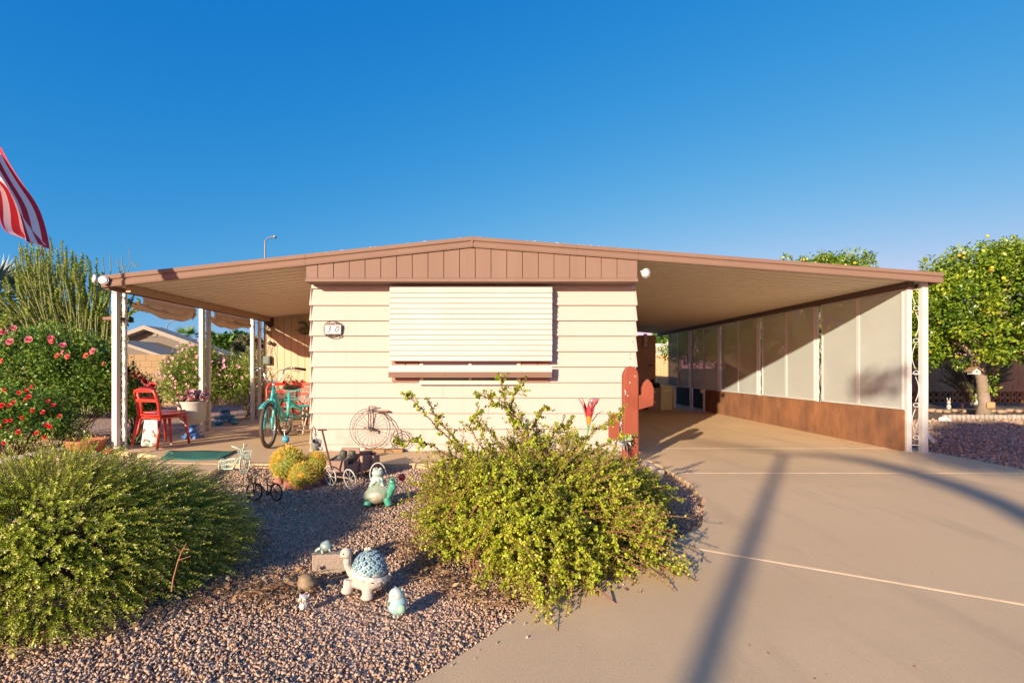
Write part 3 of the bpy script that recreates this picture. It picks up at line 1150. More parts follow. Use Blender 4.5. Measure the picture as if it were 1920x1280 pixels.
# downspout
DSP = mat('downspout_white', (.50, .56, .55), .35)
b = MB()
dx = XS + .27
b.box((dx - .025, 6.52, .28), (dx + .025, 6.58, zroof - .05))
b.add([], [])
b.prism([(dx - .025, 6.52, .28), (dx + .025, 6.52, .30), (dx + .15, 6.52, .17), (dx + .12, 6.52, .125)], (0, .06, 0))
b.build('downspout', DSP, cp, bevel=.003)

# storage room closing the carport
sh = thing('storage_room', 'dim tan storage room at the far end of the carport', 'shed', (3.1, 13.6, 0))
b = MB()
b.box((XR - .1, 13.6, CZ), (4.45, 16.2, 2.02))
b.build('wall', mat('shed_tan', (.42, .28, .19), .7, (.34, .22, .15), 3), sh)
b = MB()
b.box((4.25, 13.58, 1.18), (4.36, 13.598, 1.22))
b.build('latch', IRON, sh)
b = MB()
p = at(1210, 643, 13.5)
b.cyl((p.x, 13.5, p.z + .25), (p.x, 13.5, p.z + .02), .05, .05)
b.ball((p.x, 13.5, p.z - .05), .07)
o = b.build('pendant_lamp', POSTW, None)
tag(o, 'small white lamp hanging under the far end of the carport roof', 'lamp')

# ================================================================ house number plaque
pl = thing('number_plaque', 'white plaque reading 3 0 in a black scroll frame on cream siding', 'sign', (wx(624), YH - .03, wz(617)))
def px2(px, py, Y=YH - .03): return (wx(px, Y), wz(py, Y))
b = MB()
x0, z1 = px2(609, 609.5); x1, z0 = px2(639, 625.5)
b.box((x0, YH - .034, z0), (x1, YH - .02, z1))
b.build('plate', mat('plaque_white', (.85, .82, .78), .3), pl, bevel=.002)
b = MB()
for lo, hi in (((x0 - .008, z0 - .008), (x0, z1 + .008)), ((x1, z0 - .008), (x1 + .008, z1 + .008)), ((x0, z0 - .008), (x1, z0)), ((x0, z1), (x1, z1 + .008))):
    b.box((lo[0], YH - .038, lo[1]), (hi[0], YH - .018, hi[1]))
b.build('border', mat('plaque_border', (.16, .07, .04), .6), pl)
b = MB()
cx, cz = (x0 + x1) / 2, (z0 + z1) / 2
for sz in (1, -1):
    zz = z1 + .008 if sz > 0 else z0 - .008
    for sx in (1, -1):
        for (ox, r) in ((.025, .026), (.062, .018)):
            scroll(b, (cx + sx * ox, YH - .03, zz + sz * .014), r, Vector((0, 0, sz)), Vector((sx, 0, 0)), 1, .005)
        b.tube([(cx + sx * .1, YH - .03, zz), (cx + sx * .085, YH - .03, zz + sz * .02), (cx + sx * .05, YH - .03, zz + sz * .035), (cx, YH - .03, zz + sz * .042)], .005, 5)
for sx in (1, -1):
    b.tube([(cx + sx * .108, YH - .03, cz - .04), (cx + sx * .122, YH - .03, cz - .02), (cx + sx * .113, YH - .03, cz), (cx + sx * .122, YH - .03, cz + .02), (cx + sx * .108, YH - .03, cz + .04)], .003, 5)
b.build('scroll_frame', IRON, pl)


def text_mesh(txt, size, mt, parent, loc, shear=.3, rot=(PI / 2, 0, 0), name='numeral', extrude=.001):
    cu = bpy.data.curves.new(name, 'FONT')
    cu.body = txt
    cu.size = size
    cu.shear = shear
    cu.align_x = 'CENTER'
    cu.align_y = 'CENTER'
    cu.extrude = extrude
    cu.offset = size * .02
    o = bpy.data.objects.new('tmp', cu)
    COL.objects.link(o)
    dg = bpy.context.evaluated_depsgraph_get()
    me = bpy.data.meshes.new_from_object(o.evaluated_get(dg))
    bpy.data.objects.remove(o)
    me.name = name
    me.materials.clear()
    me.materials.append(mt)
    return piece(name, me, parent, loc, rot)


NUM = mat('numeral_brown', (.07, .025, .018), .5)
for ch, px in (('3', 616), ('0', 631)):
    xx, zz = px2(px, 617.5)
    text_mesh(ch, .112, NUM, pl, (xx - pl.location.x, -.006, zz - pl.location.z))

# ================================================================ block walls and the neighbours
def block_wall(x0, x1, y, ncourse, bw, bh, label, z0=-.05, breeze=0, dy=0.0):
    t = thing('block_wall', label, 'wall', ((x0 + x1) / 2, y, z0))
    b = MB()
    b.box((x0, y + .02, z0 + breeze * bh), (x1, y + .16, z0 + ncourse * bh - .01))
    b.build('mortar', MORT, t)
    b = MB()
    b.box((-bw / 2 + .005, 0, .005), (bw / 2 - .005, .05, bh - .005))
    me = b.mesh('block', BLOCK)
    b = MB()
    b.box((-bw / 2 + .003, -.01, 0), (bw / 2 - .003, .2, .06))
    cap = b.mesh('cap_block', BLOCK)
    n = int((x1 - x0) / bw)
    for j in range(breeze, ncourse):
        for i in range(n):
            xx = x0 + bw * (i + .5 + (.5 if j % 2 else 0))
            if xx > x1: continue
            piece('block', me, t, (xx - t.location.x, random.uniform(-.004, .004), j * bh))
    if breeze:
        # open decorative blocks at the foot: rings with gaps
        b = MB()
        for j in range(breeze):
            for i in range(n):
                xx = (i + .5) * bw - bw / 2
                for k in (0, 1):
                    xc = x0 + (i + .25 + .5 * k) * bw - t.location.x
                    b.ring((xc, .06, (j + .5) * bh), (0, 1, 0), bh * .38, .022, 10, 5)
                b.box((x0 + i * bw - t.location.x - .015, .0, j * bh), (x0 + i * bw - t.location.x + .015, .12, (j + 1) * bh))
            b.box((x0 - t.location.x, 0, j * bh - .01), (x1 - t.location.x, .12, j * bh + .015))
        b.build('breeze_blocks', BLOCK, t, local=True)['kind'] = 'stuff'
        b = MB()
        b.box((x0 - t.location.x, .5, 0), (x1 - t.location.x, .52, breeze * bh))
        b.build('back_board', mat('dark_back', (.05, .04, .035), .9), t, local=True)
    return t


block_wall(-18, -4.4, 15.5, 8, .366, .2, 'tan block wall behind the oleanders on the left')
block_wall(7.6, 22, 16.2, 8, .39, .2, 'block wall with openwork lower courses behind the citrus tree', breeze=2)

nh = thing('gabled_house', 'grey stucco neighbour house with low gabled roof beyond the block wall', 'house', (-21, 31, 0))
YN = 30.0
def nb(px, py, Y=YN): return at(px, py, Y)
b = MB()
pk, l_, r_ = nb(284, 613), nb(150, 662), nb(450, 672)
b.prism([(l_.x, YN, -.05), (r_.x, YN, -.05), (r_.x, YN, r_.z - .12), (pk.x, YN, pk.z - .12), (l_.x, YN, l_.z - .12)], (0, 1.2, 0))
b.build('wall', STUC, nh)
ROOFN = mat('neighbour_roof', (.40, .34, .28), .85, (.3, .25, .2), 5)
for A, B in ((l_, pk), (pk, r_)):
    b = MB()
    d = (B - A).normalized()
    A2 = A - d * (.5 if A is l_ else 0)
    B2 = B + d * (.5 if B is r_ else 0)
    b.prism([(A2.x, YN - .6, A2.z - .14), (B2.x, YN - .6, B2.z - .14), (B2.x, YN - .6, B2.z + .05), (A2.x, YN - .6, A2.z + .05)], (0, 1.6, 0))
    b.build('roof', ROOFN, nh)
    b = MB()
    b.prism([(A2.x, YN - .66, A2.z - .18), (B2.x, YN - .66, B2.z - .18), (B2.x, YN - .66, B2.z + .06), (A2.x, YN - .66, A2.z + .06)], (0, .05, 0))
    b.build('barge_board', mat('barge_tan', (.30, .26, .21), .7), nh)
b = MB()
p = nb(292, 624)
b.box((p.x - .7, YN - .05, p.z - .2), (p.x + .9, YN + .02, p.z - .12))
for k in range(4):
    b.box((p.x - .6 + .0, YN - .06, p.z - .05 + k * .08 - .2), (p.x + .8, YN - .02, p.z - .01 + k * .08 - .2))
b.box((p.x - .12, YN - .10, p.z - .22), (p.x + .12, YN - .04, p.z + .14))
b.build('gable_vent', mat('vent_tan', (.22, .19, .16), .7), nh)
# lower front wing
b = MB()
YN2 = 27.0
a, c = at(228, 637, YN2), at(322, 668, YN2)
b.prism([(a.x - 6, YN2, -.05), (c.x, YN2, -.05), (c.x, YN2, c.z - .15), (a.x, YN2, a.z - .15), (a.x - 6, YN2, c.z + .2)], (0, 4, 0))
b.build('front_wing', STUC, nh)
b = MB()
for (p, q) in ((a, c), (a - Vector((6, 0, 0)) + Vector((0, 0, c.z - a.z + .2)), a)):
    b.prism([(p.x, YN2 - .5, p.z - .16), (q.x, YN2 - .5, q.z - .16), (q.x, YN2 - .5, q.z), (p.x, YN2 - .5, p.z)], (0, 5, 0))
b.build('front_roof', mat('barge_tan', (.30, .26, .21), .7), nh)
# red tile roof farther off
rt = thing('tiled_house', 'low house with a terracotta roof beyond the oleander and wall', 'house', (-19, 42, 0))
a, pk2, c = at(430, 668, 42), at(482, 648, 42), at(560, 668, 42)
b = MB()
b.prism([(a.x, 42, -.05), (c.x, 42, -.05), (c.x, 42, c.z), (pk2.x, 42, pk2.z - .2), (a.x, 42, a.z)], (0, 8, 0))
b.build('wall', STUC, rt)
b = MB()
b.prism([(a.x - .5, 41.5, a.z - .2), (pk2.x, 41.5, pk2.z - .15), (pk2.x, 41.5, pk2.z + .1), (a.x - .5, 41.5, a.z + .05)], (0, 9, 0))
b.prism([(pk2.x, 41.5, pk2.z - .15), (c.x + .5, 41.5, c.z - .2), (c.x + .5, 41.5, c.z + .05), (pk2.x, 41.5, pk2.z + .1)], (0, 9, 0))
b.build('roof', mat('terracotta_roof', (.40, .18, .09), .8), rt)


def street_lamp(px, py_top, Y, arm_px, label, r=.09, arm=2.2, head=True):
    p = at(px, py_top, Y)
    q = at(arm_px, py_top - 3, Y)
    t = thing('street_lamp', label, 'street lamp', (p.x, Y, 0), group='street lamps beyond the wall')
    b = MB()
    b.tube([(p.x, Y, -.05), (p.x, Y, p.z)], [r, r * .6], 10)
    b.build('pole', mat('grey_pole', (.2, .2, .2), .5), t)
    b = MB()
    w = q.x - p.x
    b.tube([(p.x, Y, p.z - .05), (p.x + w * .18, Y, p.z + abs(w) * .22), (p.x + w * .45, Y, p.z + abs(w) * .40), (p.x + w * .75, Y, p.z + abs(w) * .46), (q.x, Y, p.z + abs(w) * .47)], r * .5, 8)
    b.build('arm', mat('grey_pole', (.2, .2, .2), .5), t)
    b = MB()
    b.ball((q.x + w * .12, Y, p.z + abs(w) * .46), (abs(w) * .17, .2, .1), 10, 6)
    b.build('lamp_head', mat('lamp_head', (.5, .5, .48), .4), t)


street_lamp(313, 611, 48, 336, 'street lamp with curved arm above the grey gabled roof')
street_lamp(497, 452, 34, 514, 'street lamp rising behind the brown patio roof edge')

# lattice fence beyond the carport
lf = thing('lattice_fence', 'tan board fence with white lattice top past the carport end', 'fence', (7.2, 21, 0))
YL = 21.0
a, c = at(1225, 680, YL), at(1275, 680, YL)
b = MB()
x = a.x
while x < c.x:
    b.box((x + .006, YL, -.05), (x + .14, YL + .03, at(0, 664, YL).z))
    x += .15
b.build('board', mat('fence_tan', (.62, .40, .2), .7), lf)
b = MB()
z0, z1 = at(0, 663, YL).z, at(0, 650, YL).z
k = a.x - .4
while k < c.x:
    for sg in (1, -1):
        xx = k if sg > 0 else k + (z1 - z0)
        b.tube([(xx, YL + .01 * sg, z0), (xx + sg * (z1 - z0), YL + .01 * sg, z1)], .017, 4)
    k += .105
b.box((a.x, YL - .02, z1), (c.x, YL + .04, z1 + .14))
b.box((a.x, YL - .02, z0 - .03), (c.x, YL + .04, z0))
b.build('lattice', WHITE, lf)
b = MB()
b.box((a.x, YL - .03, at(0, 667, YL).z - .06), (c.x, YL - .001, at(0, 667, YL).z))
b.build('rail', mat('fence_tan', (.62, .40, .2), .7), lf)
# ================================================================ gravel as real stones
def in_poly(x, y, poly):
    c = np.zeros(len(x), bool)
    n = len(poly)
    for i in range(n):
        x0, y0 = poly[i]; x1, y1 = poly[(i + 1) % n]
        m = ((y0 > y) != (y1 > y))
        with np.errstate(divide='ignore', invalid='ignore'):
            xi = (x1 - x0) * (y - y0) / (y1 - y0) + x0
        c ^= m & (x < xi)
    return c


GCOL = [(.20, .115, .075), (.34, .215, .145), (.44, .29, .20), (.52, .36, .255), (.58, .43, .32), (.68, .56, .45)]
GRAV = mat('gravel_stone', (1, 1, 1), 0.85, col2=(.92, .9, .9), rnd=GCOL, nscale=60, bump=.2, bscale=200)
WALKPOLY = [(-4.12, 5.74), (-4.23, 5.0), (-4.63, 4.2), (-5.62, 2.9), (-4.6, 2.17), (-3.27, 3.58), (-2.82, 4.8), (-3.03, 5.68)]
PATPOLY = [(-5.22, 6.64), (-4.2, 6.17), (-4.1, 5.72), (-3.07, 5.63), (1.76, 5.63), (1.76, 11), (-5.22, 11)]
DRVPOLY = [(-2.6, .35)] + ledge + [(1.25, 3.22), (1.45, 3.45), (1.75, 4.1), (1.86, 4.7), (1.87, 5.16), (1.86, 5.6), (1.74, 5.66), (6, 5.66), (6, -1), (-2.6, -1)]


def pebbles(name, x0, x1, y0, y1, dens, smin, smax, z=-.03, keep=None, dens_fn=None):
    n = int((x1 - x0) * (y1 - y0) * dens)
    x = rng.uniform(x0, x1, n); y = rng.uniform(y0, y1, n)
    ok = ~(in_poly(x, y, WALKPOLY) | in_poly(x, y, PATPOLY) | in_poly(x, y, DRVPOLY))
    for ex, ey, erx, ery in ((-2.5, 2.8, .85, .75), (.30, 3.28, .66, .62)):    # under the bushes
        ok &= ((x - ex) / erx) ** 2 + ((y - ey) / ery) ** 2 > 1
    if keep is not None: ok &= keep(x, y)
    # what the camera can never see is left out
    ok &= (np.abs(x + .0) < 1.12 * y + .4)
    x, y = x[ok], y[ok]
    n = len(x)
    octa = np.array([(-1, 0, 0), (1, 0, 0), (0, -1, 0), (0, 1, 0), (0, 0, -1), (0, 0, 1)], float)
    V = octa[None] * rng.uniform(.6, 1.15, (n, 6, 1)) + rng.normal(0, .22, (n, 6, 3))
    s_ = rng.uniform(0, 1, n) ** 1.5 * (smax - smin) + smin
    V *= (s_[:, None] * np.stack([rng.uniform(.8, 1.35, n), rng.uniform(.6, 1.0, n), rng.uniform(.40, .75, n)], 1))[:, None, :]
    # random rotation
    q = rng.normal(size=(n, 4)); q /= np.linalg.norm(q, axis=1, keepdims=True)
    w, a, b_, c = q.T
    Rm = np.stack([1 - 2 * (b_ * b_ + c * c), 2 * (a * b_ - c * w), 2 * (a * c + b_ * w), 2 * (a * b_ + c * w), 1 - 2 * (a * a + c * c), 2 * (b_ * c - a * w),
                   2 * (a * c - b_ * w), 2 * (b_ * c + a * w), 1 - 2 * (a * a + b_ * b_)], 1).reshape(n, 3, 3)
    V = np.einsum('nij,nkj->nki', Rm, V)
    V[..., 0] += x[:, None]; V[..., 1] += y[:, None]
    und = .008 * np.sin(x * 3.1) * np.cos(y * 2.7)
    V[..., 2] += (z + s_ * rng.uniform(.1, .7, n) + und)[:, None]
    F0 = np.array([(1, 3, 5), (3, 0, 5), (0, 2, 5), (2, 1, 5), (3, 1, 4), (0, 3, 4), (2, 0, 4), (1, 2, 4)])
    F = (F0[None] + (np.arange(n) * 6)[:, None, None]).reshape(-1, 3)
    o = np_mesh(name, V.reshape(-1, 3), F, GRAV, rnd=np.repeat(rng.beta(2.6, 2.6, n), 8))
    o['kind'] = 'stuff'
    o['label'] = 'crushed pinkish brown gravel spread over the front yard'
    return o


def soft_front(x, y):
    return rng.uniform(0, 1, len(x)) < np.clip(1.25 - .12 * (y - 3), .4, 1)


pebbles('gravel', -2.7, 1.9, 1.3, 3.0, 12500, .0056, .0130)
pebbles('gravel', -4.2, 2.0, 3.0, 4.2, 8200, .0062, .0145)
pebbles('gravel', -4.2, 2.0, 4.2, 5.8, 5200, .008, .018)
pebbles('gravel', -8.5, -3.9, 3.8, 8.5, 1500, .012, .028)
pebbles('gravel', 5.75, 12.5, 4.9, 10.9, 600, .014, .035)
# a few stones kicked onto the concrete
m_ = 34
t_ = rng.uniform(0, 1, m_)
k_ = rng.integers(0, len(ledge) - 1, m_)
LE = np.array(ledge)
xy = LE[k_] * (1 - t_[:, None]) + LE[k_ + 1] * t_[:, None] + np.stack([abs(rng.normal(0, .10, m_)), -abs(rng.normal(0, .07, m_))], 1)
V = np.array([(-1, 0, 0), (1, 0, 0), (0, -1, 0), (0, 1, 0), (0, 0, -1), (0, 0, 1)], float)[None] * rng.uniform(.6, 1.15, (m_, 6, 1)) * rng.uniform(.003, .008, (m_, 1, 1))
V[..., 0] += xy[:, :1]; V[..., 1] += xy[:, 1:]; V[..., 2] += CZ + .004
F0 = np.array([(1, 3, 5), (3, 0, 5), (0, 2, 5), (2, 1, 5), (3, 1, 4), (0, 3, 4), (2, 0, 4), (1, 2, 4)])
o = np_mesh('stray_gravel', V.reshape(-1, 3), (F0[None] + (np.arange(m_) * 6)[:, None, None]).reshape(-1, 3), GRAV, rnd=np.repeat(rng.uniform(0, 1, m_), 8))
o['kind'] = 'stuff'
# soil clods and fallen leaves round the bushes
DRY = mat('dry_leaf', (1, 1, 1), .8, col2=(.9, .9, .9), rnd=[(.16, .07, .03), (.30, .15, .06), (.42, .26, .12), (.55, .40, .22)], trans=.15)


def litter(name, cx, cy, rx, ry, n, label, ring=(.75, 1.15), smax=.045, zz=.0):
    a = rng.uniform(0, 2 * PI, n); r = rng.uniform(*ring, n)
    P = np.stack([cx + rx * r * np.cos(a), cy + ry * r * np.sin(a), np.full(n, .006 + zz) + rng.uniform(0, .02, n)], 1)
    D = rdir(n); D[:, 2] *= .25
    N = rdir(n) * .5 + np.array([0, 0, 1])
    L_ = rng.uniform(.012, smax, n)
    V, F = leaves(P, D, N, L_, L_ * rng.uniform(.2, .55, n), fold=.12)
    # twigs
    m = n // 6
    a = rng.uniform(0, 2 * PI, m); r = rng.uniform(*ring, m)
    A = np.stack([cx + rx * r * np.cos(a), cy + ry * r * np.sin(a), np.full(m, .01 + zz)], 1)
    d = rdir(m); d[:, 2] = abs(d[:, 2]) * .1
    B = A + d * rng.uniform(.04, .16, m)[:, None]
    V2, F2 = tubes_np(curve_paths(A, B, rng.normal(0, .012, (m, 3)), 4), .0016, .0008, 4)
    V, F = join([(V, F), (V2, F2)])
    o = np_mesh(name, V, F, DRY, rnd=rng.uniform(0, 1, len(F)))
    tag(o, label, kind='stuff')


litter('leaf_litter', -2.45, 2.75, 1.05, .95, 2000, 'dry leaves and twigs under the left bush', (.85, 1.12))
litter('leaf_litter', -1.15, 2.5, .3, .22, 500, 'dry leaves around the tan turtle', (.1, 1.1))
litter('leaf_litter', .28, 3.2, .88, .92, 2200, 'dry leaves and stalks under the right bush', (.8, 1.02))
litter('leaf_litter', 9.5, 12.5, 4, 1.4, 900, 'fallen leaves in the bed under the citrus tree', (.1, 1.0), .08)
litter('leaf_litter', -6.4, 6.6, 1.3, .7, 500, 'fallen leaves under the rose bushes', (.1, 1.1), .06)
# ================================================================ plants
def foliage_np(centers, radii, per, L, W, upbias=.3, shape='d', out=.6, c0=None):
    """leaves scattered in clumps; centers (n,3), radii (n,)"""
    n = len(centers)
    idx = np.repeat(np.arange(n), per)
    m = len(idx)
    d = rdir(m)
    r = radii[idx] * rng.uniform(.25, 1, m) ** .6
    P = centers[idx] + d * r[:, None]
    D = rdir(m) + d * out + np.array([0, 0, -.15])
    N = rdir(m) * .7 + np.array([0, 0, upbias * 2]) + d * .6
    Ls = L * rng.uniform(.65, 1.25, m)
    f = hexleaves if shape == 'h' else leaves
    V, F = f(P, D, N, Ls, Ls * W)
    rn = np.clip(rng.normal(.5, .2, m) + (np.repeat(rng.normal(0, .14, n), per)), 0, 1)
    return V, F, rn


def shell_points(c, r, n, lo=.55, hi=1.0, zmin=-1.0, noise=.12):
    d = rdir(n * 3)
    d = d[d[:, 2] > zmin][:n]
    k = rng.uniform(lo, hi, len(d)) ** .7 + rng.normal(0, noise, len(d)) * .5
    return np.array(c)[None] + d * np.array(r)[None] * k[:, None]


# ---------------------------------------------------------- right bush: small round succulent leaves on reddish stems
BUSH = thing('succulent_bush', 'sprawling elephant bush with tiny yellow green leaves beside the driveway', 'bush', (.35, 3.25, 0))
RL = mat('round_leaf', (1, 1, 1), .45, col2=(.85, .9, .8), nscale=4, rnd=[(.13, .20, .012), (.25, .33, .02), (.40, .45, .03), (.54, .55, .05), (.64, .54, .09)], trans=.25, spec=.35)
RS = mat('red_stem', (.20, .07, .05), .6, (.30, .13, .09), 20)
c = np.array([.28, 3.20, .0]); rad = np.array([.79, .86, .62])
nst = 1500
d = rdir(nst * 2); d = d[d[:, 2] > -.05][:nst]; nst = len(d)
d[:, 2] = np.abs(d[:, 2])
top_noise = 1 + .16 * np.sin(d[:, 0] * 7 + d[:, 1] * 5) + rng.normal(0, .08, nst)
tip = c + d * rad * top_noise[:, None]
_w = np.clip(d[:, 0], 0, 1) * np.clip(d[:, 1] + .35, 0, 1)      # the back right side creeps over the bed towards the cactus
tip[:, 0] += .30 * _w
tip[:, 1] += .75 * _w * (1 - d[:, 2])
tip[:, 2] = np.maximum(tip[:, 2], .03)
base = c + np.stack([rng.normal(0, .22, nst), rng.normal(0, .2, nst), np.zeros(nst)], 1) + d * rad * .15
lift = np.zeros((nst, 3)); lift[:, 2] = .16 * (1 - d[:, 2]) + .05
paths = curve_paths(base, tip, lift, 9)
V, F = tubes_np(paths, .0045, .0016, 4)
# short side twigs near the ends
k = 5
ti = rng.integers(4, 8, (nst, k))
src = paths[np.arange(nst)[:, None], ti].reshape(-1, 3)
dirs = rdir(nst * k) * .8 + np.repeat(d, k, 0) * .8 + np.array([0, 0, .15])
tw_end = src + unit(dirs) * rng.uniform(.04, .10, nst * k)[:, None]
tw_end[:, 2] = np.maximum(tw_end[:, 2], .015)
tw = curve_paths(src, tw_end, np.tile([0, 0, .01], (nst * k, 1)), 4)
V2, F2 = tubes_np(tw, .0018, .0009, 3)
V, F = join([(V, F)] )
o1 = np_mesh('stems', V, F, RS, parent=BUSH); o1['kind'] = 'stuff'
o1 = np_mesh('twigs', V2, F2, RS, parent=BUSH); o1['kind'] = 'stuff'


def leaves_along(paths, t0, per, L, spread, W=.85, shape='h', jitter=.2):
    """leaves in opposite pairs along every path from t0 to the end"""
    n, m, _ = paths.shape
    t = t0 + (1 - t0) * (np.arange(per)[None] + rng.uniform(0, 1, (n, per))) / per
    f = t * (m - 1)
    i = np.clip(f.astype(int), 0, m - 2)
    fr = (f - i)[..., None]
    A = paths[np.arange(n)[:, None], i]; B = paths[np.arange(n)[:, None], i + 1]
    P = (A * (1 - fr) + B * fr).reshape(-1, 3)
    T = unit((B - A).reshape(-1, 3))
    S = unit(np.cross(T, rdir(len(P))))
    D = T * spread + S
    P = P + S * .001
    N = T * .7 + rdir(len(P)) * .5 + np.array([0, 0, .3])
    Ls = L * rng.uniform(.7, 1.25, len(P))
    return P, D, N, Ls


def crop_ground(P, D, N, Ls, z=.0):
    ok = P[:, 2] > z
    return P[ok], D[ok], N[ok], Ls[ok]


P, D, N, Ls = leaves_along(tw, .02, 20, .0132, .4)
P2, D2, N2, L2 = leaves_along(paths, .45, 42, .0128, .4)
P = np.concatenate([P, P2]); D = np.concatenate([D, D2]); N = np.concatenate([N, N2]); Ls = np.concatenate([Ls, L2])
V, F = leaves(P, D, N, Ls * 1.08, Ls * .92, fold=.1, base=.5)
rn = np.clip(rng.normal(.46, .17, len(F)), 0, 1)
o1 = np_mesh('leaves', V, F, RL, rnd=rn, parent=BUSH); o1['kind'] = 'stuff'

# the long arching shoots above the bush (pixel guide -> world at their depth)
def shoot(pts, Y0, Y1, r, ntw, name='shoot', seed=0):
    n = len(pts)
    W = [at(px, py, Y0 + (Y1 - Y0) * i / (n - 1)) for i, (px, py) in enumerate(pts)]
    # resample
    pa = []
    for i in range(n - 1):
        for s_ in range(6):
            pa.append(W[i].lerp(W[i + 1], s_ / 6) + Vector((random.gauss(0, .004), random.gauss(0, .006), random.gauss(0, .004))))
    pa.append(W[-1])
    pa = np.array([tuple(p) for p in pa])[None]
    V, F = tubes_np(pa, r, .0022, 5)
    m = pa.shape[1]
    ii = rng.integers(int(m * .08), m, ntw)
    src = pa[0, ii]
    T = np.gradient(pa[0], axis=0)[ii]
    T = unit(T)
    dd = unit(T * .7 + rdir(ntw) * .9)
    ln = rng.uniform(.03, .12, ntw) * (1.35 - ii / m * .8)
    twp = curve_paths(src, src + dd * ln[:, None], T * .01, 5)
    V2, F2 = tubes_np(twp, .0017, .0008, 3)
    V, F = tubes_np(pa, r, .0022, 4) if False else (V, F)
    st = np_mesh(name, V, F, RS, parent=BUSH)
    st2 = np_mesh('side_twigs', V2, F2, RS, parent=st); st2['kind'] = 'stuff'
    P, D, N, Ls = leaves_along(twp, .1, 13, .0175, .4)
    P2, D2, N2, L2 = leaves_along(pa, .15, 90, .0165, .4)
    P = np.concatenate([P, P2]); D = np.concatenate([D, D2]); N = np.concatenate([N, N2]); Ls = np.concatenate([Ls, L2])
    V, F = hexleaves(P, D, N, Ls, Ls * .8)
    lf_ = np_mesh('shoot_leaves', V, F, RL, rnd=np.clip(rng.normal(.42, .22, len(F)), 0, 1), parent=st); lf_['kind'] = 'stuff'


for args in (([(925, 900), (868, 845), (815, 795), (768, 742)], 3.3, 3.1, .007, 34),
             ([(900, 880), (860, 830), (822, 790), (803, 752)], 3.35, 3.3, .005, 22),
             ([(1010, 880), (985, 800), (945, 762), (892, 735)], 3.3, 3.1, .008, 46),
             ([(1000, 840), (962, 790), (958, 750), (985, 712)], 3.3, 3.3, .005, 26),
             ([(985, 830), (955, 780), (942, 745), (939, 712)], 3.35, 3.4, .0045, 22),
             ([(960, 860), (930, 820), (900, 800), (893, 775)], 3.3, 3.25, .0045, 18),
             ([(990, 860), (1000, 800), (1012, 772), (1020, 765)], 3.4, 3.4, .004, 22),
             ([(1040, 890), (1085, 830), (1125, 800), (1162, 772)], 3.3, 3.4, .005, 26),
             ([(1060, 890), (1110, 850), (1140, 830), (1180, 815)], 3.4, 3.5, .005, 24),
             ([(920, 900), (850, 860), (800, 830), (748, 826)], 3.1, 3.0, .005, 30),
             ([(940, 860), (905, 840), (880, 800), (897, 765)], 3.3, 3.3, .004, 18),
             ([(1120, 930), (1170, 895), (1205, 890), (1235, 915)], 3.4, 3.6, .005, 24),
             ([(1020, 850), (1035, 820), (1050, 800), (1070, 790)], 3.3, 3.3, .004, 20)):
    shoot(*args)

# ---------------------------------------------------------- left bush: fine needle foliage in arching sprays
LB = thing('trailing_bush', 'wide mounded rosemary-like bush with fine needle leaves at lower left', 'bush', (-2.3, 2.85, 0))
NL = mat('needle_leaf', (1, 1, 1), .55, col2=(.85, .9, .8), nscale=3, rnd=[(.14, .22, .012), (.31, .42, .024), (.50, .58, .045), (.74, .76, .16), (.90, .86, .46)], trans=.34, spec=.3)
NST = mat('needle_stem', (.14, .09, .04), .7)
DK = mat('inner_twig', (.05, .04, .02), .9)
c = np.array([-2.46, 2.74, 0.]); rad = np.array([1.12, 1.04, .64])
nsp = 7600
d = rdir(nsp * 3); d = d[d[:, 2] > -.02][:nsp]; nsp = len(d)
rr = rad * (1 + .10 * np.sin(d[:, :1] * 6 + 1) * np.cos(d[:, 1:2] * 5)) * rng.uniform(.72, 1.04, (nsp, 1))
root = c + d * rr * .80
# sprays flow outwards and down over the mound
outw = d * np.array([1, 1, .25]); outw = unit(outw)
flow = unit(outw + rdir(nsp) * .26 + np.array([.12, 0, .10]) * np.clip(d[:, 2:3], 0, 1) + np.array([0, 0, -.25]) * (1 - d[:, 2:3]))
ln = rng.uniform(.11, .22, nsp)
tipp = root + flow * ln[:, None] + np.array([0, 0, 1]) * .02
tipp[:, 2] = np.maximum(tipp[:, 2], .02 + rng.uniform(0, .03, nsp))
root[:, 2] = np.maximum(root[:, 2], .02)
lift = np.zeros((nsp, 3)); lift[:, 2] = .035
pn = curve_paths(root, tipp, lift, 4)
V, F = tubes_np(pn, .0018, .0008, 3)
o1 = np_mesh('stems', V, F, NST, parent=LB); o1['kind'] = 'stuff'
P, D, N, Ls = leaves_along(pn, .02, 36, .0124, .9)
V, F = leaves(P, D, N, Ls, Ls * .36, fold=.05)
per = 36
tt = np.tile(np.arange(per) / per, nsp)
rn = np.clip(.26 + .52 * tt ** 3 + np.repeat(rng.normal(0, .13, nsp), per) + rng.normal(0, .08, nsp * per), 0, 1)
o1 = np_mesh('needles', V, F, NL, rnd=rn, parent=LB); o1['kind'] = 'stuff'
# inner woody mass
A = c + np.stack([rng.normal(0, .12, 260), rng.normal(0, .12, 260), np.zeros(260)], 1)
B = root[:260 * 1]
V, F = tubes_np(curve_paths(A, root[rng.integers(0, nsp, 260)], np.tile([0, 0, .12], (260, 1)), 7), .008, .003, 4)
o1 = np_mesh('woody_branches', V, F, NST, parent=LB); o1['kind'] = 'stuff'


